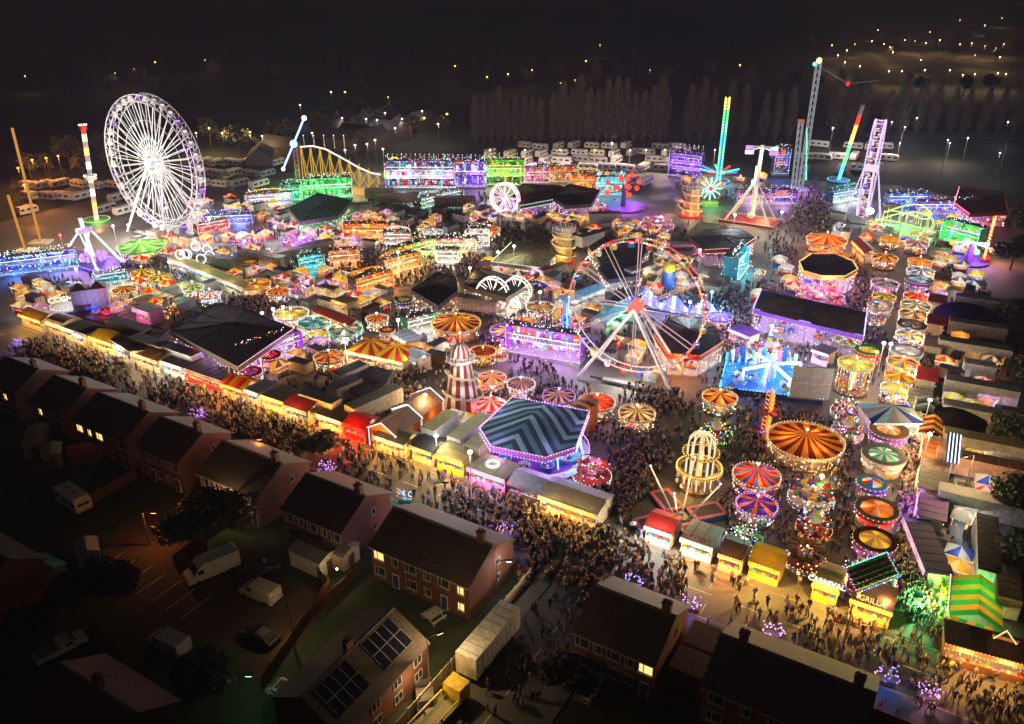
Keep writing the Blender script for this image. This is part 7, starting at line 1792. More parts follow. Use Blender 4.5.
# ------------------------------------------------------------------ lorries, trailers, containers
TR = [
 (440, 422, 6.5, rad(58), 'white', 'olive', 'white', 'white lorry parked nearest the orange lodge, left of the helter skelter foot'),
 (470, 428, 8.5, rad(58), 'silver', 'olive', None, 'grey box trailer between white lorry and zigzag canopy'),
 (482, 440, 6, rad(58), 'olive', 'olive', None, 'short olive trailer touching the zigzag canopy'),
 (345, 384, 5.5, rad(50), 'tan', 'dark', None, 'dark roofed box in the sheeted yard, left front'),
 (320, 398, 7, AU, 'cream', 'dark', None, 'low cream sided box at the left of the sheeted yard'),
 (350, 370, 6, rad(50), 'cream', 'dark', None, 'cream sided box at the back of the sheeted yard'),
 (374, 398, 10, rad(48), 'cream', 'olive', None, 'long olive roofed trailer on the right side of the sheeted yard'),
 (128, 325, 11, AU, 'tan', 'dark', None, 'tan trailer behind the left street stalls'),
 (150, 342, 9, AU, 'tan', 'brown', None, 'brown roofed trailer below the tan one'),
 (178, 350, 10, AU, 'silver', 'brown', None, 'silver trailer under the near corner of the dodgem roof'),
 (220, 258, 12, AU + .1, 'tan', 'dark', None, 'long tan trailer above the white lit food row'),
 (262, 255, 13, AU + .1, 'tan', 'dark', None, 'long dark topped trailer right of the food row'),
 (293, 250, 9, rad(35), 'cream', 'dark', None, 'pale sided trailer set diagonally behind the orange canopy'),
 (315, 244, 9, rad(35), 'cream', 'dark', None, 'second diagonal trailer, nearer the neon framed front'),
 (380, 190, 9, rad(0), 'tan', 'brown', None, 'brown container left of the diagonal arcade'),
 (350, 205, 12, rad(0), 'tan', 'brown', None, 'brown panelled container below the wide fun house'),
 (398, 194, 13, rad(0), 'tan', 'brown', None, 'long brown container before the wide fun house'),
 (455, 198, 12, rad(0), 'brown', 'brown', None, 'reddish container under the purple fun house'),
 (640, 268, 8, rad(40), 'cream', 'grey', None, 'grey roofed box behind the red wheel top'),
 (703, 244, 16, rad(4), 'pink', 'silver', None, 'long pink sided trailer right of the red wheel top'),
 (440, 285, 8, rad(30), 'cream', 'dark', None, 'cream box at the corner of the left hipped roof'),
 (482, 300, 7, rad(-20), 'tan', 'dark', None, 'tan box behind the gallopers'),
 (455, 296, 7, rad(-20), 'tan', 'dark', None, 'tan box left of its twin behind the gallopers'),
 (618, 300, 6, rad(50), 'steel', 'navy', 'blue', 'blue lorry seen through the red wheel spokes'),
 (590, 235, 8, rad(40), 'silver', 'dark', None, 'silver trailer on the dark ground beside the red roof'),
 (605, 214, 9, rad(5), 'steel', 'dark', None, 'grey trailer near the red ball ride'),
 (730, 232, 9, rad(50), 'white', 'silver', None, 'white stepped trailer by the pendulum ride'),
 # right hand yard
 (985, 300, 11, AU + .1, 'cream', 'steel', None, 'pale trailer beside the blue domed roof, top of the right yard'),
 (978, 325, 10, AU + .1, 'tan', 'grey', None, 'tan trailer second down the right yard'),
 (975, 345, 12, AU + .1, 'cream', 'olive', None, 'cream sided trailer third down the right yard'),
 (980, 365, 5, AU + .1, 'white', 'cream', None, 'small white unit with roof vents in the right yard'),
 (982, 385, 11, AU + .1, 'white', 'grey', None, 'white edged trailer in the middle of the right yard'),
 (978, 410, 10, AU + .1, 'silver', 'grey', None, 'grey trailer fifth down the right yard'),
 (985, 440, 11, AU + .1, 'cream', 'olive', None, 'trailer with an olive roof level with the neon stripe sign'),
 (988, 462, 13, AU + .1, 'peach', 'brown', None, 'peach sided trailer level with the warm lamp post'),
 (990, 500, 12, AU + .1, 'white', 'grey', None, 'white gabled trailer below the peach one'),
 (988, 545, 12, rad(64), 'white', 'black', None, 'tall trailer with a black roof lying along the right yard'),
 (1008, 585, 6, rad(64), 'cream', 'tan', None, 'small tan box behind the green and amber marquee'),
]
for i, (px, py, L, rz, bd, rf_, cab, lb) in enumerate(TR):
    trailer(at(px, py, 3.3).xy.to_3d(), L, rz, lb, bd, rf_, cab)
c = at(942, 310, 3.5); t = thing('domed_tent', 'dark blue domed tent behind the violet dotted stall', 'tent', (c.x + 5, c.y, 0)); claim(c.x + 5, c.y, 5)
b = MB()
for k in range(5):
    a0, a1 = PI / 2 * k / 5, PI / 2 * (k + 1) / 5; b.frus(0, 0, 2 + 2.2 * math.sin(a0), 2 + 2.2 * math.sin(a1), 6 * math.cos(a0), max(.02, 6 * math.cos(a1)), 18, cc('indigo'), c0=False, c1=False)
b.frus(0, 0, 0, 2, 5.9, 6, 18, pc('dark'), c1=False); b.build('canvas', t)
c = at(956, 412, 3.5); t = thing('domed_tent', 'black low tent between right lane stalls and grey trailers', 'tent', (c.x, c.y, 0)); claim(c.x, c.y, 4)
b = MB(); b.frus(0, 0, 0, 2.4, 4.6, 4.6, 14, cc('black'), c1=False); b.frus(0, 0, 2.4, 4, 4.7, .3, 14, cc('black')); b.build('canvas', t)
# the big sheeted lorry with twin peaks at left
c = at(90, 295, 3); t = thing('sheeted_ride', 'tall cream sheeted ride packed on its lorry with two peaked dark tops', 'fairground ride', (c.x, c.y, 0), rad(22)); claim(c.x, c.y, 4)
b = MB(); b.box(0, 0, .3, 7, 3, 4.4, pc('cream'))
for i in range(6): b.box(-3 + i * 1.2, -1.53, .5, .08, .06, 4, pc('tan'))
b.build('canvas_side', t); b = MB()
for x in (-1.75, 1.75): b.add([(x - 1.75, -1.7, 4.72), (x + 1.75, -1.7, 4.72), (x + 1.75, 1.7, 4.72), (x - 1.75, 1.7, 4.72), (x, 0, 6)], [(0, 1, 4), (1, 2, 4), (2, 3, 4), (3, 0, 4)], pc('brown'))
b.build('peaked_top', t)
# kiosk with pink dots
c = at(148, 308, 3); box_stall(c, 4.5, 3.2, 'square kiosk with pink dotted sides and crowded roof at left', AU, ('grey',), 'pink', 3.4, 'flat', 400, 'white', 'pink', group='stalls inside the fair')
# blue and white box / generator things
c = at(100, 318); t = thing('kiddie_ride', 'low kiddie ride with red, blue and purple spots beside the brown roundabout', 'fairground ride', (c.x, c.y, 0), AU); claim_rect(c.x, c.y, 10, 4, AU)
b = MB(); b.box(0, 0, 0, 11, 4, .5, pc('maroon')); b.build('platform', t)
for i in range(7): put(rider_mesh('plane', ('red', 'blue', 'purple', 'sky')[i % 4]), 'ride_plane', t, (-4.6 + i * 1.5, .6 * (-1) ** i, .6), i, 1.0)
lamp(t, (-2, 0, 2.6), 'blue', 300); lamp(t, (2.5, 0, 2.6), 'red', 300)
c = at(68, 309); t = thing('kiddie_ride', 'small ride with white neon letters at left behind the first stalls', 'fairground ride', (c.x, c.y, 0), .4); claim(c.x, c.y, 3)
b = MB(); b.frus(0, 0, 0, .5, 3.4, 3.4, 16, pc('steel')); b.build('platform', t); text_mesh('COSMIC', 1.7, .05, gl('white', 1.6), t, (0, -1, 2.6), (rad(60), 0, 0), 'sign_lettering')
b = MB(); b.cstring(0, 0, 1, 3.3, 26, .15, gl('white', 2.2)); b.build('rim_bulbs', t); lamp(t, (0, 0, 3), 'white', 250)

# ------------------------------------------------------------------ floodlight masts and street lamps
FL = [(398, 320, 8, 'cold', 900, 'white floodlight between the lit kiosk and the pavilions'), (540, 292, 8, 'cold', 1100, 'white floodlight left of the red wheel'), (870, 211, 9, 'cold', 9000, 'very bright blue white floodlight at the foot of the edge-on wheel'),
 (735, 215, 8, 'cold', 1500, 'floodlight by the pendulum ride column'), (782, 212, 7, 'white', 1800, 'smoky floodlight right of the pendulum ride'), (690, 302, 7, 'cold', 1800, 'blue white floodlight over the wave ride'), (712, 292, 7, 'cyan', 1200, 'cyan floodlight by the ladder front'),
 (772, 326, 6, 'white', 900, 'white floodlight below the long panelled roof'), (884, 343, 7, 'white', 500, 'left lamp of the white pair among the left canopies'), (891, 344, 7, 'white', 500, 'right lamp of the white pair among the left canopies'), (877, 352, 6, 'orange', 300, 'orange lamp below the white pair'),
 (903, 214, 6, 'lime', 900, 'upper green floodlight over the small coaster'), (169, 262, 7, 'mint', 900, 'green floodlight left of the long red walled ride'), (88, 247, 7, 'violet', 1500, 'violet white floodlight over the left pendulum ride'), (76, 269, 5, 'cold', 900, 'low white floodlight in front of the left pendulum ride'),
 (275, 227, 7, 'white', 3200, 'brightest white floodlight right of the white wheel'), (209, 219, 8, 'white', 3000, 'bright slanting floodlight at the right foot of the white wheel'), (166, 208, 12, 'white', 900, 'floodlight on the white wheel frame'), (262, 313, 5, 'white', 350, 'left lamp of three above the dodgem corner'), (273, 309, 5, 'white', 450, 'middle lamp of three above the dodgem corner'), (283, 307, 5, 'warm', 350, 'right lamp of three above the dodgem corner'),
 (345, 342, 5, 'white', 250, 'small lamp left of the pavilions'), (612, 143, 7, 'white', 700, 'lamp among the caravans left of the castle front'), (383, 149, 8, 'white', 500, 'lamp behind the coaster loop'), (930, 400, 6, 'warm', 600, 'warm lamp above the gold striped stall'), (930, 434, 6, 'warm', 1200, 'strong warm lamp below the gold striped stall'),
 (822, 476, 1.6, 'warm', 500, 'low white lamp on the ground under the largest roundabout'), (560, 236, 6, 'warm', 500, 'warm lamp by the gold helter skelter'), (498, 252, 6, 'white', 600, 'left lamp of two below the small pink wheel'), (514, 246, 6, 'white', 600, 'right lamp of two below the small pink wheel'), (646, 150, 7, 'warm', 900, 'lamp among the caravans right of the poplars'), (833, 128, 9, 'white', 1600, 'lone white lamp between catapult tower and rainbow tower'),
 (700, 250, 7, 'white', 700, 'lamp at the end of the pink trailer'), (470, 268, 6, 'warm', 500, 'warm lamp between bingo hall and hipped roofs'), (398, 252, 6, 'cold', 500, 'cold lamp above the arcade'), (60, 235, 6, 'red', 900, 'red lamp at the slingshot base'), (470, 452, 9, 'cold', 1100, 'added cool floodlight brightening the zigzag canopy from its left corner'), (128, 225, 5, 'white', 400, 'round lamp right of the studded tower'), (113, 226, 5, 'white', 400, 'round lamp nearest the studded tower')]  # the cool floodlight by the zigzag canopy is added to brighten its stripes
for px, py, z, k, w, lb in FL: flood(px, py, z, k, w, lb, 1.0 if w == 9000 else .32)

flood(436, 436, 5, 'white', 500, 'lamp over the parked lorries by the orange lodge'); flood(425, 395, 5, 'warm', 600, 'lamp on the pale yard left of the helter skelter')
for i, px in enumerate((490, 525, 560, 595, 630, 665, 715, 850, 900, 950)): flood(px, 150 if px < 800 else 143, 7, (1, .72, .62), 2600, 'small pinkish lamp added to light the poplars, %s from the left' % ORD[i], .22)  # row of lamps put in so that the poplars show up
def street_lamp(px, py, h, label, lit=None, w=0, rz=0):
    c = at(px, py); t = thing('street_lamp', label, 'street lamp', (c.x, c.y, 0), rz, 'street lamps'); b = MB(); b.frus(0, 0, 0, h, .1, .06, 8, pc('dark')); b.build('pole', t)
    b = MB(); b.beam((0, 0, h), (1.4, 0, h + .15), .1, pc('dark')); b.box(1.4, 0, h + .02, .8, .3, .14, pc('dark'))
    if lit: b.box(1.4, 0, h - .05, .6, .22, .06, gl(lit, 6))
    b.build('lantern', t)
    if lit: lamp(t, (1.4, 0, h - .3), lit, w, .2)
street_lamp(437, 535, 8, 'dark lamp post in front of the pink burger stall'); street_lamp(579, 512, 9, 'dark lamp post with double head by the red car ride'); street_lamp(741, 562, 8, 'dark lamp post in front of the green teacup ride')
street_lamp(838, 668, 8, 'lamp post on the street below the gold lettered stall', rz=2)
street_lamp(960, 505, 8, 'warm lit lamp post among the right yard trailers', 'warm', 1200, 3.4)
street_lamp(330, 395, 7, 'dark lamp post in the middle stall lane'); street_lamp(160, 400, 8, 'dark lamp post on the street among the left crowd', rz=1)
street_lamp(430, 690, 7, 'warm lamp post by the side road gate at the bottom', 'warm', 520, 0.5)
street_lamp(255, 475, 6, 'orange lamp post lighting the front roof left of the round tree', 'orange', 120, 0); street_lamp(497, 595, 5, 'white lamp at the gable of the long brick house', 'white', 120, 0)
street_lamp(150, 545, 5, 'small lamp on the parking court wall left of the round tree', 'orange', 260); street_lamp(295, 650, 5, 'orange lamp over the brick yard beside the white hatchback', 'warm', 160, 2)
street_lamp(235, 530, 5, 'orange lamp behind the long white van', 'warm', 360, 3); street_lamp(240, 705, 4, 'cold lamp beside the white hatchback on the alley', 'mint', 20, 0)
for i, (px, py) in enumerate(((610, 165), (755, 147), (775, 140))): street_lamp(px, py, 10, 'dim tall lamp beyond the fair, %s from the left' % ORD[i])
for i, (px, py) in enumerate(((897, 160), (940, 178), (998, 178))): street_lamp(px, py, 13, 'thin floodlight mast at the dark sports field, %s from the left' % ORD[i])
# ================================================================== CARS, CARAVANS, CARTS, PEOPLE
def wheel_mesh(r=.33, w=.22):
    b = MB(); k = 12
    pts = [(r * math.cos(2 * PI * i / k), -w / 2, r * math.sin(2 * PI * i / k)) for i in range(k)] + [(r * math.cos(2 * PI * i / k), w / 2, r * math.sin(2 * PI * i / k)) for i in range(k)]
    b.add(pts, [(i, (i + 1) % k, k + (i + 1) % k, k + i) for i in range(k)] + [tuple(range(k)), tuple(reversed(range(k, 2 * k)))], pc('black'))
    return b.mesh('wheel')
WM = wheel_mesh()
def vehicle(px, py, rz, label, kind='car', col='white', cat='car'):
    """local +x is forward"""
    c = at(px, py); c.z = 0
    t = thing({'car': 'parked_car', 'van': 'parked_van', 'luton': 'parked_van', 'pickup': 'pickup_truck'}[kind], label, cat, c, rz, 'vehicles parked behind the houses'); claim(c.x, c.y, 2.2)
    if kind == 'car':
        L, W_, pr = 4.2, 1.75, [(-2.1, .35), (-2.1, .9), (-1.85, 1.0), (-1.35, 1.42), (.25, 1.45), (.95, 1.0), (1.95, .85), (2.1, .6), (2.1, .35)]
    elif kind == 'van':
        L, W_, pr = 4.9, 1.95, [(-2.45, .4), (-2.45, 1.9), (-2.3, 2.0), (.9, 2.0), (1.5, 1.35), (2.3, 1.1), (2.45, .8), (2.45, .4)]
    elif kind == 'luton':
        L, W_, pr = 6.4, 2.1, [(-3.2, .5), (-3.2, 2.6), (-3.0, 2.7), (1.2, 2.7), (1.75, 2.3), (2.3, 1.45), (3.05, 1.2), (3.2, .9), (3.2, .5)]
    else:
        L, W_, pr = 5.2, 1.8, [(-2.6, .5), (-2.6, 1.0), (-.2, 1.0), (-.1, 1.65), (1.0, 1.65), (1.5, 1.1), (2.5, .95), (2.6, .5)]
    b = MB(); b.extr(pr, -W_ / 2, W_ / 2, pc(col)); body = b.build('body', t)
    b = MB(); top = max(z for x, z in pr)
    if kind == 'car':
        b.add([(.3, -.75, 1.43), (.3, .75, 1.43), (.93, .78, 1.03), (.93, -.78, 1.03)], [(0, 3, 2, 1)], M_GLASS); b.v[-4:] = [(x + .03, y, z + .03) for x, y, z in b.v[-4:]]
        b.box(-.5, 0, 1.02, 1.5, W_ + .02, .33, M_GLASS)
        b.add([(-1.87, -.7, 1.02), (-1.87, .7, 1.02), (-1.38, .68, 1.4), (-1.38, -.68, 1.4)], [(0, 3, 2, 1)], M_GLASS); b.v[-4:] = [(x - .04, y, z + .03) for x, y, z in b.v[-4:]]
    else:
        xs = [p for p in pr if p[1] == top]; xf = max(p[0] for p in xs); nxt = pr[pr.index((xf, top)) + (2 if kind == 'luton' else 1)]
        p0 = (xf, top) if kind != 'luton' else (1.75, 2.3)
        b.add([(p0[0] + .03, -W_ * .43, p0[1]), (p0[0] + .03, W_ * .43, p0[1]), (nxt[0] + .03, W_ * .45, nxt[1] + .05), (nxt[0] + .03, -W_ * .45, nxt[1] + .05)], [(0, 3, 2, 1)], M_GLASS)
        b.box(nxt[0] - .75, 0, nxt[1] - .02, .7, W_ + .02, .55 if kind != 'pickup' else .4, M_GLASS)
    b.build('windows', body)
    for x in (-L * .31, L * .31):
        for y in (-W_ / 2 + .08, W_ / 2 - .08): put(WM, 'wheel', t, (x, y, .33), 0, 1.0)
    for y in (-W_ * .36, W_ * .36):
        b = MB(); b.box(L / 2 + .005, y, .62, .05, .32, .16, pc('silver')); b.build('headlight', t)
        b = MB(); b.box(-L / 2 - .005, y, .75, .05, .2, .2, pc('maroon')); b.build('tail_light', t)
    if kind == 'car':
        b = MB(); b.box(-.5, 0, 1.452, 1.3, 1.2, .03, pc('dark')); b.build('sunroof', body)
    if kind == 'pickup':
        b = MB(); b.box(-1.4, 0, 1.003, 2.2, 1.5, .02, pc('olive')); b.build('load_bed', t)
    return t
vehicle(213, 574, rad(-142), 'long white high roofed van in the parking court', 'luton', 'white', 'van')
vehicle(261, 597, rad(152), 'smaller white van nearest the garden fence in the parking court', 'van', 'cream', 'van')
vehicle(170, 648, rad(152), 'dark roofed grey minivan at the bottom of the parking court', 'van', 'steel', 'van')
vehicle(62, 652, rad(45), 'pale pickup truck with an olive load bed in the bottom left garden', 'pickup', 'silver', 'pickup')
vehicle(288, 698, rad(-30), 'white hatchback on the lit alley by the solar roofed house', 'car', 'white')
vehicle(262, 640, rad(150), 'black car nose to the brick yard', 'car', 'black')
vehicle(262, 572, rad(30), 'dark car half hidden beside the garden fence', 'car', 'dark')
vehicle(590, 690, rad(60), 'covered silver car in front of the corner house', 'car', 'silver')
vehicle(425, 700, rad(100), 'dark estate car in the corner by the side road gate', 'car', 'dark')
# solar house lorry trailer by the side road
trailer(at(489, 634, 3).xy.to_3d(), 8.8, rad(59), 'long cream site trailer with a white logo on its end, beside the pale fence', 'cream', 'white', None, group=None)
c = at(440, 718); t = thing('flatbed_truck', 'truck with yellow painted frame at the bottom beside the gate', 'lorry', (c.x, c.y, 0), rad(55)); claim(c.x, c.y, 3)
b = MB(); b.box(-1, 0, .8, 5.5, 2.2, .2, pc('olive')); b.build('flatbed', t); b = MB()
for y in (-1.1, 1.1): b.beam((-3.7, y, 1.6), (1.7, y, 1.6), .14, pc('yellow'))
for x in (-3.7, -1, 1.7):
    for y in (-1.1, 1.1): b.beam((x, y, 1), (x, y, 1.6), .14, pc('yellow'))
b.build('yellow_rail', t); b = MB(); b.box(2.7, 0, .6, 1.7, 2.1, 1.9, pc('yellow')); cb = b.build('cab', t); b = MB(); b.box(3.56, 0, 1.6, .04, 1.8, .7, M_GLASS); b.build('windscreen', cb)
for x in (-2.8, 2.6):
    for y in (-.95, .95): put(WM, 'wheel', t, (x, y, .35), 0, 1.2)
lamp(t, (0, 2.5, 3), 'warm', 160)
# picnic set on the lawn
c = at(434, 618); t = thing('garden_table', 'white slatted garden table and benches on the lawn beside the long brick house', 'garden furniture', (c.x, c.y, 0), rad(45))
b = MB()
for i in range(5): b.box(0, -.5 + .25 * i, .72, 2.0, .18, .05, pc('white'))
b.build('table_top', t)
for y in (-1.0, 1.0): b = MB(); b.box(0, y, .42, 2.0, .3, .05, pc('white')); b.build('bench', t)
for x in (-.8, .8): b = MB(); b.beam((x, -1.1, 0), (x, .4, .72), .08, pc('white')); b.beam((x, 1.1, 0), (x, -.4, .72), .08, pc('white')); b.build('leg', t)

# caravans
def caravan_parts(col, L):
    b = MB(); b.extr([(-L / 2, .5), (-L / 2 - .1, 1.4), (-L / 2 + .3, 2.5), (L / 2 - .5, 2.55), (L / 2, 1.9), (L / 2 + .12, 1.1), (L / 2 - .1, .5)], -1.1, 1.1, pc(col)); body = b.mesh('body')
    b = MB()
    for y in (-1.115, 1.115):
        for x in (-L / 3, 0, L / 3): b.box(x, y, 1.3, L / 5, .03, .6, M_GLASS)
    b.box(L / 2 + .03, 0, 1.25, .06, 1.5, .6, M_GLASS); win = b.mesh('window_band')
    b = MB(); b.box(-L / 5, 0, 2.53, .6, .5, .12, pc('grey')); b.box(L / 6, 0, 2.53, .5, .5, .12, pc('grey')); vent = b.mesh('roof_vent')
    return body, win, vent
CV = [caravan_parts(k, L) for k, L in (('white', 6), ('cream', 5.5), ('silver', 7), ('grey', 6.5))]
def caravan(loc, rz, label, i=0, group='caravans parked behind the fair'):
    t = thing('caravan', label, 'caravan', loc, rz, group); body, win, vent = CV[i % 4]
    bo = put(body, 'body', t, (0, 0, 0))
    w_ = bpy.data.objects.new('window_band', win); COL.objects.link(w_); w_.parent = bo
    v_ = bpy.data.objects.new('roof_vent', vent); COL.objects.link(v_); v_.parent = bo
    for y in (-.95, .95): put(WM, 'wheel', t, (0, y, .33))
    claim(loc[0], loc[1], 3)
    return t
caravan(at(75, 506).xy.to_3d(), rad(-38), 'white touring caravan parked alone in the dark garden at left', 0, None)
r3 = random.Random(31); nC = 0
def field(x0, x1, rows, label, grp):
    k = 0
    for row, (y, st) in enumerate(rows):
        n = int((x1 - x0) / st)
        for i in range(n):
            if r3.random() < .12: continue
            px = x0 + (i + .5) * st + r3.uniform(-2, 2); py = y + r3.uniform(-1.2, 1.2)
            caravan(at(px, py).xy.to_3d(), r3.choice((AU, AU + .2, AU + PI / 2, rad(60))), label % (ordn(i), ('rearmost', 'second', 'third', 'fourth', 'fifth', 'sixth')[row]), r3.randrange(4), grp)
field(482, 705, [(149, 17), (156, 17.5), (163, 18), (171, 19)], 'pale caravan behind the back row of rides, %s from the left in the %s row', 'caravans behind the back row')
field(195, 285, [(166, 15), (176, 16), (187, 18)], 'pale caravan right of the white wheel, %s from the left in the %s row', 'caravans right of the white wheel')
field(20, 150, [(188, 17), (200, 18), (213, 19)], 'pale caravan left of the white wheel, %s from the left in the %s row', 'caravans left of the white wheel')
field(795, 900, [(148, 16), (160, 17), (172, 18)], 'pale caravan around the catapult towers, %s from the left in the %s row', 'caravans around the catapult towers')
field(600, 660, [(184, 19)], 'pale caravan just behind the red ball ride, %s from the left in the %s row', 'caravans near the red ball ride')
# glowing toy carts in the street
def cart(u, v, cols, label):
    c = P(u, v); t = thing('toy_cart', label, 'cart', (c.x, c.y, 0), AU + .3, 'carts selling glowing toys'); claim(c.x, c.y, .9)
    b = MB(); b.box(0, 0, .35, 1.7, .9, .6, pc('dark')); b.build('cart_body', t)
    for x in (-.6, .6): put(WM, 'wheel', t, (x, 0, .33), PI / 2, .8)
    b = MB(); r4 = random.Random(int(u * 10))
    for i in range(34): b.ball((r4.uniform(-1.1, 1.1), r4.uniform(-.7, .7), r4.uniform(1.0, 2.4)), .075, gl(r4.choice(cols), 1.6), 6, 4)
    b.build('glowing_toys', t); lamp(t, (0, -.9, 1.8), cols[0], 60, .15)
CART = [(su(207, 412, 1), -7.5, ('purple', 'violet'), 'cart of violet glowing toys in the crowd opposite the orange tent stall'), (su(345, 458, 1), -8.6, ('purple', 'violet', 'pink'), 'cart of purple glowing toys beside the rounded dark hedge tree'),
 (su(412, 492, 1), -8.2, ('cyan', 'pink'), 'cart with a cyan glow opposite the olive arched stall'), (su(506, 531, 1), -7.8, ('purple', 'orange', 'blue'), 'cart of purple and orange lights at the left corner of the side road'), (su(635, 583, 1), -8.4, ('pink', 'violet', 'blue'), 'cart of pink lights above the corner house chimney'),
 (su(693, 603, 1), -8.2, ('purple', 'pink', 'blue'), 'large cart of purple and pink lights at the right gable of the corner house'), (su(774, 631, 1), -7.6, ('violet', 'pink'), 'dark cart ringed with violet lights below the yellow ribbed stall'), (su(886, 680, 1), -8.0, ('blue', 'pink', 'purple'), 'cart of blue and pink lights near the bottom right'), (su(928, 695, 1), -8.2, ('pink', 'purple'), 'pink lit cart at the bottom right corner'), (su(18, 345, 1), -6.5, ('purple', 'blue'), 'purple lit cart at the far left end of the street')]
for a in CART: cart(*a)

# ================================================================== CLUTTER, BACK LIGHTS, HAZE
def clause(lb):
    return lb.split(',')[0]
LAND = [(o.location.x, o.location.y, clause(o['label'])) for o in COL.objects if o.parent is None and 'category' in o and o['category'] not in ('person', 'tree', 'street lamp', 'floodlight', 'caravan', 'cart') and len(clause(o['label']).split()) <= 9]
r8 = random.Random(8); used = set(); FT = np.zeros((6000, 3)); FT[:len(FOOT)] = FOOT
def clutter(px, py, sx, sy, n):
    k = tr = 0
    while k < n and tr < n * 12:
        tr += 1
        c = at(px + r8.uniform(-sx, sx), py + r8.uniform(-sy, sy))
        if np.min(np.hypot(FT[:len(FOOT), 0] - c.x, FT[:len(FOOT), 1] - c.y) - FT[:len(FOOT), 2]) < 1.15: continue
        kind = r8.choice(('box', 'tent', 'kiosk', 'kiosk', 'gen'))
        lm = sorted(LAND, key=lambda l: (l[0] - c.x) ** 2 + (l[1] - c.y) ** 2)
        adj = r8.choice(('small', 'low', 'plain', 'squat'))
        word = {'box': 'dark crate trailer', 'tent': 'peaked canvas booth', 'kiosk': 'lit ticket kiosk', 'gen': 'grey generator box'}[kind]
        for l in lm[:6]:
            lb = '%s %s near the %s' % (adj, word, l[2])
            if lb not in used: break
        if lb in used: continue
        used.add(lb); k += 1
        rz = AU + r8.choice((0, PI / 2)) + r8.uniform(-.15, .15)
        t = thing({'box': 'crate_trailer', 'tent': 'canvas_booth', 'kiosk': 'ticket_kiosk', 'gen': 'generator'}[kind], lb, {'box': 'trailer', 'tent': 'tent', 'kiosk': 'kiosk', 'gen': 'generator'}[kind], (c.x, c.y, 0), rz, 'small booths and boxes between the rides')
        claim(c.x, c.y, 1.6); FT[len(FOOT) - 1] = FOOT[-1]; b = MB()
        if kind == 'box': b.box(0, 0, .4, 4.2, 2, 1.9, pc(r8.choice(('tan', 'grey', 'brown', 'cream')))); b.build('box_body', t); b = MB(); b.box(0, 0, 2.303, 4.1, 1.9, .06, pc('dark')); b.build('roof', t)
        elif kind == 'gen': b.box(0, 0, .2, 2.4, 1.3, 1.4, pc('grey')); b.build('casing', t); b = MB(); b.frus(.7, 0, 1.6, 2.1, .12, .1, 6, pc('dark')); b.build('exhaust', t)
        else:
            b.box(0, .9, 0, 2.6, .08, 2.1, pc('tan')); b.box(0, -.9, 0, 2.6, .3, .95, pc(r8.choice(('red', 'cream', 'navy', 'gold')))); b.build('counter', t)
            b = MB(); m = [cc(r8.choice(('red', 'yellow', 'white', 'navy', 'tan'))), cc(r8.choice(('white', 'gold', 'cream')))]
            cs = [(-1.6, -1.3, 2.1), (0, -1.3, 2.1), (1.6, -1.3, 2.1), (1.6, 1.2, 2.1), (0, 1.2, 2.1), (-1.6, 1.2, 2.1)]
            for i in range(6): b.add([cs[i], cs[(i + 1) % 6], (0, 0, 3.0)], [(0, 1, 2)], m[i % 2])
            b.build('canopy', t); b = MB()
            for x in (-1.45, 1.45):
                for y in (-1.15, 1.1): b.beam((x, y, 0), (x, y, 2.1), .08, pc('white'))
            b.string((-1.6, -1.35, 2.05), (1.6, -1.35, 2.05), .3, .09, gl('warm', 3)); b.build('bulb_frame', t)
            sparkle(t, 14, 1.5, 1.4, .9, 2.2, ('warm', 'white', 'red', 'blue')); lamp(t, (0, -.4, 1.8), r8.choice(('warm', 'white', 'cold', 'violet', 'white', 'gold')), 110, .15)
for z in ((70, 300, 50, 16, 9), (150, 300, 40, 14, 8), (190, 250, 50, 20, 10), (270, 265, 60, 25, 14), (300, 355, 25, 20, 5), (350, 300, 40, 20, 10), (330, 235, 50, 15, 10), (420, 225, 60, 15, 12), (440, 345, 25, 20, 5), (520, 285, 40, 20, 10), (540, 215, 60, 10, 10),
          (600, 340, 40, 25, 8), (620, 240, 50, 14, 10), (690, 270, 50, 25, 10), (720, 200, 50, 20, 8), (780, 280, 25, 25, 4), (860, 230, 30, 14, 5), (960, 300, 25, 60, 10), (965, 430, 25, 80, 10), (960, 550, 20, 30, 4), (930, 230, 40, 20, 8), (440, 425, 30, 15, 3), (240, 215, 50, 14, 10)): clutter(*z[:4], int(z[4] * 2.2))
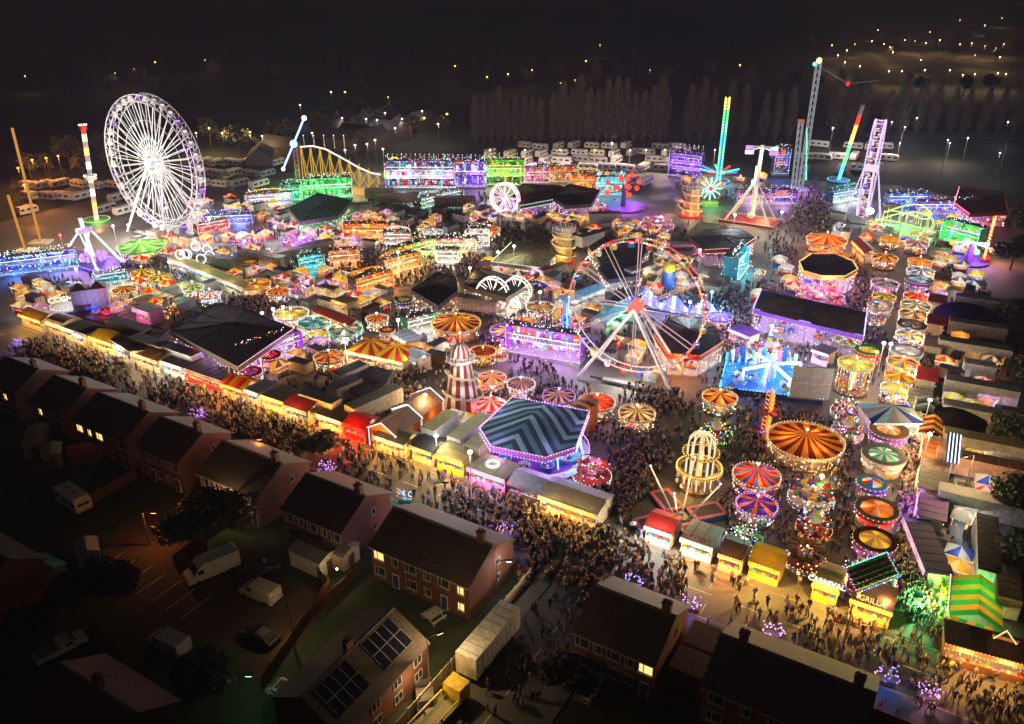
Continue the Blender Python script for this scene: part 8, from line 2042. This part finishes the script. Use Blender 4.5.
# ------------------------------------------------------------------ people
def person_mesh(seed, low=False):
    r5 = random.Random(seed)
    st = r5.uniform(-.28, .28); fw_ = st * .6; arm = r5.choice((0, 0, .25, .5)); tw = r5.uniform(-.1, .1); lean = r5.uniform(-.03, .06)
    V = {'pel': (0, 0, .95), 'spi': (0, lean * .5, 1.15), 'che': (0, lean, 1.36), 'nec': (0, lean, 1.5), 'hea': (0, lean + .02, 1.6), 'top': (0, lean + .01, 1.72),
         'hl': (-.1, 0, .9), 'hr': (.1, 0, .9), 'kl': (-.11, fw_ + .03, .5), 'kr': (.11, -fw_ + .03, .5), 'al': (-.11, st, .09), 'ar': (.11, -st, .09), 'tl': (-.12, st + .17, .05), 'tr': (.12, -st + .17, .05),
         'sl': (-.19, lean, 1.42), 'sr': (.19, lean, 1.42), 'el': (-.25, -st * .5 + .02, 1.14), 'er': (.25, st * .5 + .02, 1.14), 'wl': (-.24 + arm * .2, -st * .7 + .12 + arm * .5, .92 + arm * .5), 'wr': (.24, st * .7 + .12 + (arm if seed % 2 else 0) * .4, .92 + (arm if seed % 2 else 0) * .4)}
    E_ = [('pel', 'spi'), ('spi', 'che'), ('che', 'nec'), ('nec', 'hea'), ('hea', 'top'), ('pel', 'hl'), ('pel', 'hr'), ('hl', 'kl'), ('kl', 'al'), ('al', 'tl'), ('hr', 'kr'), ('kr', 'ar'), ('ar', 'tr'), ('che', 'sl'), ('che', 'sr'), ('sl', 'el'), ('el', 'wl'), ('sr', 'er'), ('er', 'wr')]
    RAD = dict(pel=(.15, .11), spi=(.145, .11), che=(.17, .12), nec=(.06, .06), hea=(.095, .11), top=(.075, .085), hl=(.09, .1), hr=(.09, .1), kl=(.065, .07), kr=(.065, .07), al=(.05, .055), ar=(.05, .055), tl=(.045, .035), tr=(.045, .035), sl=(.075, .08), sr=(.075, .08), el=(.055, .055), er=(.055, .055), wl=(.04, .04), wr=(.04, .04))
    names = list(V); me = bpy.data.meshes.new('p'); me.from_pydata([V[n] for n in names], [(names.index(a), names.index(q)) for a, q in E_], [])
    o = bpy.data.objects.new('p', me); COL.objects.link(o)
    md = o.modifiers.new('s', 'SKIN'); md.use_smooth_shade = True
    for i, n in enumerate(names):
        sv = me.skin_vertices[0].data[i]; sv.radius = RAD[n]; sv.use_root = (n == 'pel')
    if not low: sb = o.modifiers.new('b', 'SUBSURF'); sb.levels = 1; sb.render_levels = 1
    dg = bpy.context.evaluated_depsgraph_get(); dg.update()
    out = bpy.data.meshes.new_from_object(o.evaluated_get(dg)); bpy.data.objects.remove(o)
    return out
def dress(me):
    """material index by body height: 0 skin, 1 hair, 2 coat, 3 trousers, 4 shoes"""
    n = len(me.polygons); ce = np.zeros(n * 3); me.polygons.foreach_get('center', ce); ce = ce.reshape(n, 3)
    nr = np.zeros(n * 3); me.polygons.foreach_get('normal', nr); nr = nr.reshape(n, 3)
    z = ce[:, 2]; idx = np.full(n, 2)
    idx[z < .93] = 3; idx[z < .1] = 4; idx[z > 1.49] = 0; idx[(z > 1.68) | ((z > 1.54) & (nr[:, 1] < -.1))] = 1
    ax = np.abs(ce[:, 0]); idx[(ax > .19) & (z < 1.3) & (z >= .8)] = 2
    return idx
CLOTH = {'dark': (.03, .03, .035), 'black': (.015, .015, .018), 'navy': (.03, .04, .12), 'grey': (.18, .18, .19), 'red': (.3, .03, .03), 'white': (.5, .48, .45), 'tan': (.35, .24, .13), 'green': (.06, .16, .07), 'pink': (.35, .15, .2), 'blue': (.05, .1, .22), 'yellow': (.4, .3, .06), 'brown': (.13, .07, .04)}
def cm(k): return paint('coat_' + k, CLOTH[k], .8, var=.1)
SK = [paint('skin_pale', (.5, .32, .24), .6, var=.05), paint('skin_tan', (.35, .2, .13), .6, var=.05), paint('skin_dark', (.12, .06, .04), .6, var=.05)]
HA = [paint('hair_dark', (.02, .015, .01), .7), paint('hair_brown', (.08, .04, .02), .7), paint('hair_fair', (.3, .2, .09), .7)]
BASEP = [person_mesh(i) for i in range(8)]; LOWP = [person_mesh(i, True) for i in range(8)]
COATS = ['dark', 'black', 'navy', 'grey', 'red', 'white', 'tan', 'green', 'pink', 'blue', 'yellow', 'brown']
PM_ = {}
def pmesh(i, coat, tr, sk, ha):
    k = (i, coat, tr, sk, ha)
    if k not in PM_:
        me = BASEP[i].copy(); me.name = 'person'; me.materials.clear()
        for m in (SK[sk], HA[ha], cm(coat), cm(tr), cm('black')): me.materials.append(m)
        me.polygons.foreach_set('material_index', dress(me)); PM_[k] = me
    return PM_[k]
FA = np.array(FOOT)
def free(x, y, m=.35):
    d = np.hypot(FA[:, 0] - x, FA[:, 1] - y) - FA[:, 2]
    return d.min() > m
r6 = random.Random(99)
# crowd zones: street, side road, lanes (pixel centre, spread in metres, count, place words)
PLACES = []   # x, y, words
def near_words(x, y):
    u, v = UVof((x, y))
    return None
SPOTS = []
def tryadd(x, y, place):
    if free(x, y): SPOTS.append((x, y, place)); return True
    return False
def streetplace(u):
    best = None
    for k in STN:
        if best is None or abs(k[0] - u) < abs(best[0] - u): best = k
    return best[1]
STN = [(su((a[0] + a[2]) / 2, (a[1] + a[3]) / 2), n) for a, n in zip(ST, ('the orange gold hut', 'the cream domed kiosk', 'the long tan stall', 'the tiny red booth', 'the yellow tarpaulin stall', 'the bulb ringed booth', 'the gold gabled brown stall', 'the white lamp stall', 'the long red edged stall', 'the orange tent stall', 'the grey bulb booth', 'the bright yellow front', 'the red roofed stall', 'the yellow glowing brown stall', 'the red glowing stall', 'the dark roofed yellow stall', 'the black roofed stall', 'the olive arched stall', 'the pink burger stall', 'the red peaked white stall', 'the pale green sign stall', 'the dark peaked stall', 'the yellow ribbed stall', 'the olive awning stall', 'the gold lettered stall'))]
STN += [(su(550, 505), 'the long bulb edged tent')]
def dens(u):
    return .55 + .45 * math.sin(u * .21 + 1) * math.sin(u * .083 + 2)
n = 0
while n < 1600:
    u = r6.uniform(-104, 63)
    v = -8.3 + 8.2 * r6.random() ** .85
    if r6.random() > dens(u) * (1.15 if u < 20 else .85): continue
    p = P(u, v); n += tryadd(p.x, p.y, ('street', u, v))
n = 0
while n < 120:
    u, v = r6.uniform(15, 22), -9 - 26 * r6.random() ** 1.6; p = P(u, v); n += tryadd(p.x, p.y, ('side', u, v))
n = 0
while n < 60:
    u = r6.choice((r6.uniform(-100, 12), r6.uniform(24, 62))); v = r6.uniform(-12, -9); p = P(u, v); n += tryadd(p.x, p.y, ('pave', u, v))
ZN = [  # px, py, spread x px, spread y px, count, words
 (560, 535, 55, 12, 80, 'at the side road mouth'), (540, 560, 30, 20, 70, 'at the side road mouth'), (640, 470, 30, 45, 260, 'left of the golden cage tower'), (610, 510, 35, 18, 110, 'behind the long bulb edged tent'), (655, 400, 22, 14, 110, 'below the red hubbed wheel'),
 (720, 515, 22, 18, 70, 'between the trampolines and the indigo canopy'), (690, 350, 40, 14, 120, 'right of the red hubbed wheel'), (735, 320, 22, 22, 170, 'in the blue lit lane'), (760, 470, 40, 60, 90, 'around the small striped roundabouts'), (840, 470, 10, 50, 90, 'by the round stalls'),
 (905, 480, 8, 60, 160, 'in the right lane'), (920, 380, 7, 70, 190, 'in the right lane'), (945, 255, 10, 25, 90, 'at the top of the right lane'), (915, 560, 18, 30, 130, 'by the green lit prizes'), (905, 610, 25, 14, 70, 'by the green lit prizes'), (960, 640, 22, 12, 50, 'by the bottom right stall'),
 (800, 430, 22, 12, 50, 'on the bare ground above the largest roundabout'), (815, 215, 22, 22, 260, 'in the lane by the bright blue floodlight'), (850, 290, 16, 30, 130, 'in the smoky lane beside the oval canopy'), (780, 250, 14, 20, 80, 'in the smoky lane beside the oval canopy'), (300, 345, 30, 14, 90, 'in the lane right of the dark dodgem roof'),
 (255, 302, 22, 12, 90, 'near the white lit food row'), (400, 365, 25, 14, 90, 'by the square pavilions'), (345, 410, 35, 14, 130, 'in the yard above the red glowing stall'), (395, 395, 20, 10, 40, 'on the pale yard beside the lodge'), (60, 292, 40, 10, 90, 'around the left pendulum ride'), (140, 260, 20, 8, 60, 'below the green waltzer'),
 (170, 275, 30, 8, 70, 'below the green waltzer'), (280, 235, 40, 8, 90, 'around the purple round ride'), (450, 265, 50, 8, 120, 'along the bingo hall'), (470, 210, 40, 10, 80, 'before the back row fun houses'), (540, 212, 60, 12, 90, 'before the back row fun houses'), (630, 245, 40, 12, 90, 'behind the red hubbed wheel'),
 (560, 345, 40, 10, 70, 'left of the red hubbed wheel'), (520, 350, 30, 8, 60, 'before the purple fun house'), (530, 395, 30, 6, 40, 'before the purple fun house'), (520, 470, 30, 6, 30, 'below the zigzag canopy'), (430, 440, 60, 8, 20, 'by the parked lorries'), (760, 440, 25, 14, 60, 'before the bright blue ride'), (700, 240, 30, 10, 50, 'near the pendulum ride')]
for px, py, sx, sy, cnt, wd in ZN:
    k = 0; tr = 0
    while k < cnt and tr < cnt * 6:
        tr += 1; p = at(px + r6.gauss(0, sx * .6), py + r6.gauss(0, sy * .6)); k += tryadd(p.x, p.y, ('zone', wd, 0))
n = 0
while n < 2600:
    u, v = r6.uniform(-104, 62), 2 + 108 * r6.random() ** .8
    if math.sin(u * .16 + v * .11) + math.sin(u * .07 - v * .19) < -.25: continue
    p = P(u, v); n += tryadd(p.x, p.y, ('zone', 'in the lanes between the rides', 0))
# the 300 nearest stand as individuals
def inframe(x, y):
    d_ = y * math.cos(TILT) + CAM_H * math.sin(TILT); px = 512 + F_PX * x / d_; py = 362 + F_PX * (CAM_H * math.cos(TILT) - y * math.sin(TILT)) / d_
    return 2 < px < 1022 and py < 718
SPOTS = [s_ for s_ in SPOTS if inframe(s_[0], s_[1])]
SPOTS.sort(key=lambda s_: s_[1] * .9)
POSE = ('walking', 'standing', 'strolling', 'waiting', 'stepping out', 'turning', 'pausing', 'striding')
SIDE = lambda v: 'kerbside' if v < -6.3 else 'mid-road' if v < -3 else 'counterside'
PL = []
for i, (x, y, pl) in enumerate(SPOTS[:300]):
    k = r6.randrange(8); coat, tr_ = r6.choice(COATS + ['dark', 'navy', 'grey']), r6.choice(('navy', 'black', 'dark', 'grey', 'tan'))
    if pl[0] == 'street': w = '%s by %s' % (SIDE(pl[2]), streetplace(pl[1]))
    elif pl[0] == 'side': w = 'at the top of the side road' if pl[2] > -16 else 'beside the white trailer'
    elif pl[0] == 'pave': w = 'on pavement opposite ' + streetplace(pl[1])
    else: w = pl[1]
    lb = 'person in %s coat, %s trousers, %s' % (coat, tr_, w)
    o = bpy.data.objects.new('person', pmesh(k, coat, tr_, r6.choice((0, 0, 0, 1, 2)), r6.randrange(3))); COL.objects.link(o)
    s_ = r6.uniform(.86, .99) if r6.random() > .15 else r6.uniform(.62, .8)
    o.location = (x, y, .02 if pl[0] != 'pave' else .14); o.rotation_euler = (0, 0, r6.choice((AU + PI / 2, AU - PI / 2)) + r6.gauss(0, .7)); o.scale = (s_, s_, s_)
    tag(o, lb, 'person', 'people in the fairground crowd'); PL.append((lb, x / (y * math.cos(TILT) + CAM_H * math.sin(TILT)), o))
by = {}
for lb, sx, o in PL: by.setdefault(lb, []).append((sx, o))
for lb, L in by.items():
    if len(L) > 1:
        for i, (sx, o) in enumerate(sorted(L, key=lambda q: q[0])): o['label'] = lb + ', %s leftmost' % ordn(i)
# the rest of the crowd
lowd = []
for me in LOWP:
    nv = len(me.vertices); co = np.zeros(nv * 3); me.vertices.foreach_get('co', co); co = co.reshape(nv, 3)
    fs = [tuple(p.vertices) for p in me.polygons]; lowd.append((co, fs, dress(me)))
rest = SPOTS[300:]; V_, F_, MI = [], [], []; off = 0
mats = SK[:2] + HA[:2] + [cm(k) for k in COATS]
for x, y, pl in rest:
    co, fs, di = lowd[r6.randrange(8)]; a = r6.uniform(0, 6.28); s_ = r6.uniform(.86, 1) if r6.random() > .15 else .72
    ca, sa = math.cos(a) * s_, math.sin(a) * s_
    q = np.empty_like(co); q[:, 0] = co[:, 0] * ca - co[:, 1] * sa + x; q[:, 1] = co[:, 0] * sa + co[:, 1] * ca + y; q[:, 2] = co[:, 2] * s_ + .02
    V_.append(q); F_.extend([tuple(off + i for i in f) for f in fs]); off += len(co)
    mp = [r6.randrange(2), 2 + r6.randrange(2), 4 + (r6.randrange(12) if r6.random() < .8 else r6.choice((0, 1, 2, 11))), 4 + r6.choice((0, 1, 2, 3)), 5]
    MI.extend([mp[i] for i in di])
me = bpy.data.meshes.new('crowd'); me.from_pydata(np.concatenate(V_).tolist(), [], F_)
for m in mats: me.materials.append(m)
me.polygons.foreach_set('material_index', MI); me.update()
cr = bpy.data.objects.new('crowd', me); COL.objects.link(cr); cr['kind'] = 'stuff'; cr['label'] = 'dense crowd of small figures filling the farther lanes and stalls of the fair'
for me in BASEP + LOWP: bpy.data.meshes.remove(me)
r8 = random.Random(5)
b = MB(); ml = pc('grey')
for i in range(1500):
    p = P(r8.uniform(-100, 62), r8.uniform(-12, 60) if i % 2 else r8.uniform(-11, 1)); s_ = r8.uniform(.03, .09); a = r8.uniform(0, 3)
    b.add([(p.x + s_ * math.cos(a + k * 1.57), p.y + s_ * math.sin(a + k * 1.57), .03) for k in range(4)], [(0, 1, 2, 3)], ml)
o = b.build('litter'); o['kind'] = 'stuff'; o['label'] = 'scraps of litter over the street and lanes'
# thin smoky night air over the whole place
b = MB(); b.box(0, 600, -1, 3400, 1800, 75, paint('x', (1, 1, 1)))
hz = b.build('haze'); hz['kind'] = 'stuff'; hz['label'] = 'thin smoky night air over the fair and the plain'
hm = bpy.data.materials.new('haze_air'); hm.use_nodes = True; nt = hm.node_tree; nt.nodes.remove(nt.nodes['Principled BSDF'])
pv = nt.nodes.new('ShaderNodeVolumePrincipled'); pv.inputs['Color'].default_value = (.68, .7, 1, 1); pv.inputs['Density'].default_value = 0.00022
nt.links.new(pv.outputs[0], nt.nodes['Material Output'].inputs['Volume'])
hz.data.materials.clear(); hz.data.materials.append(hm)
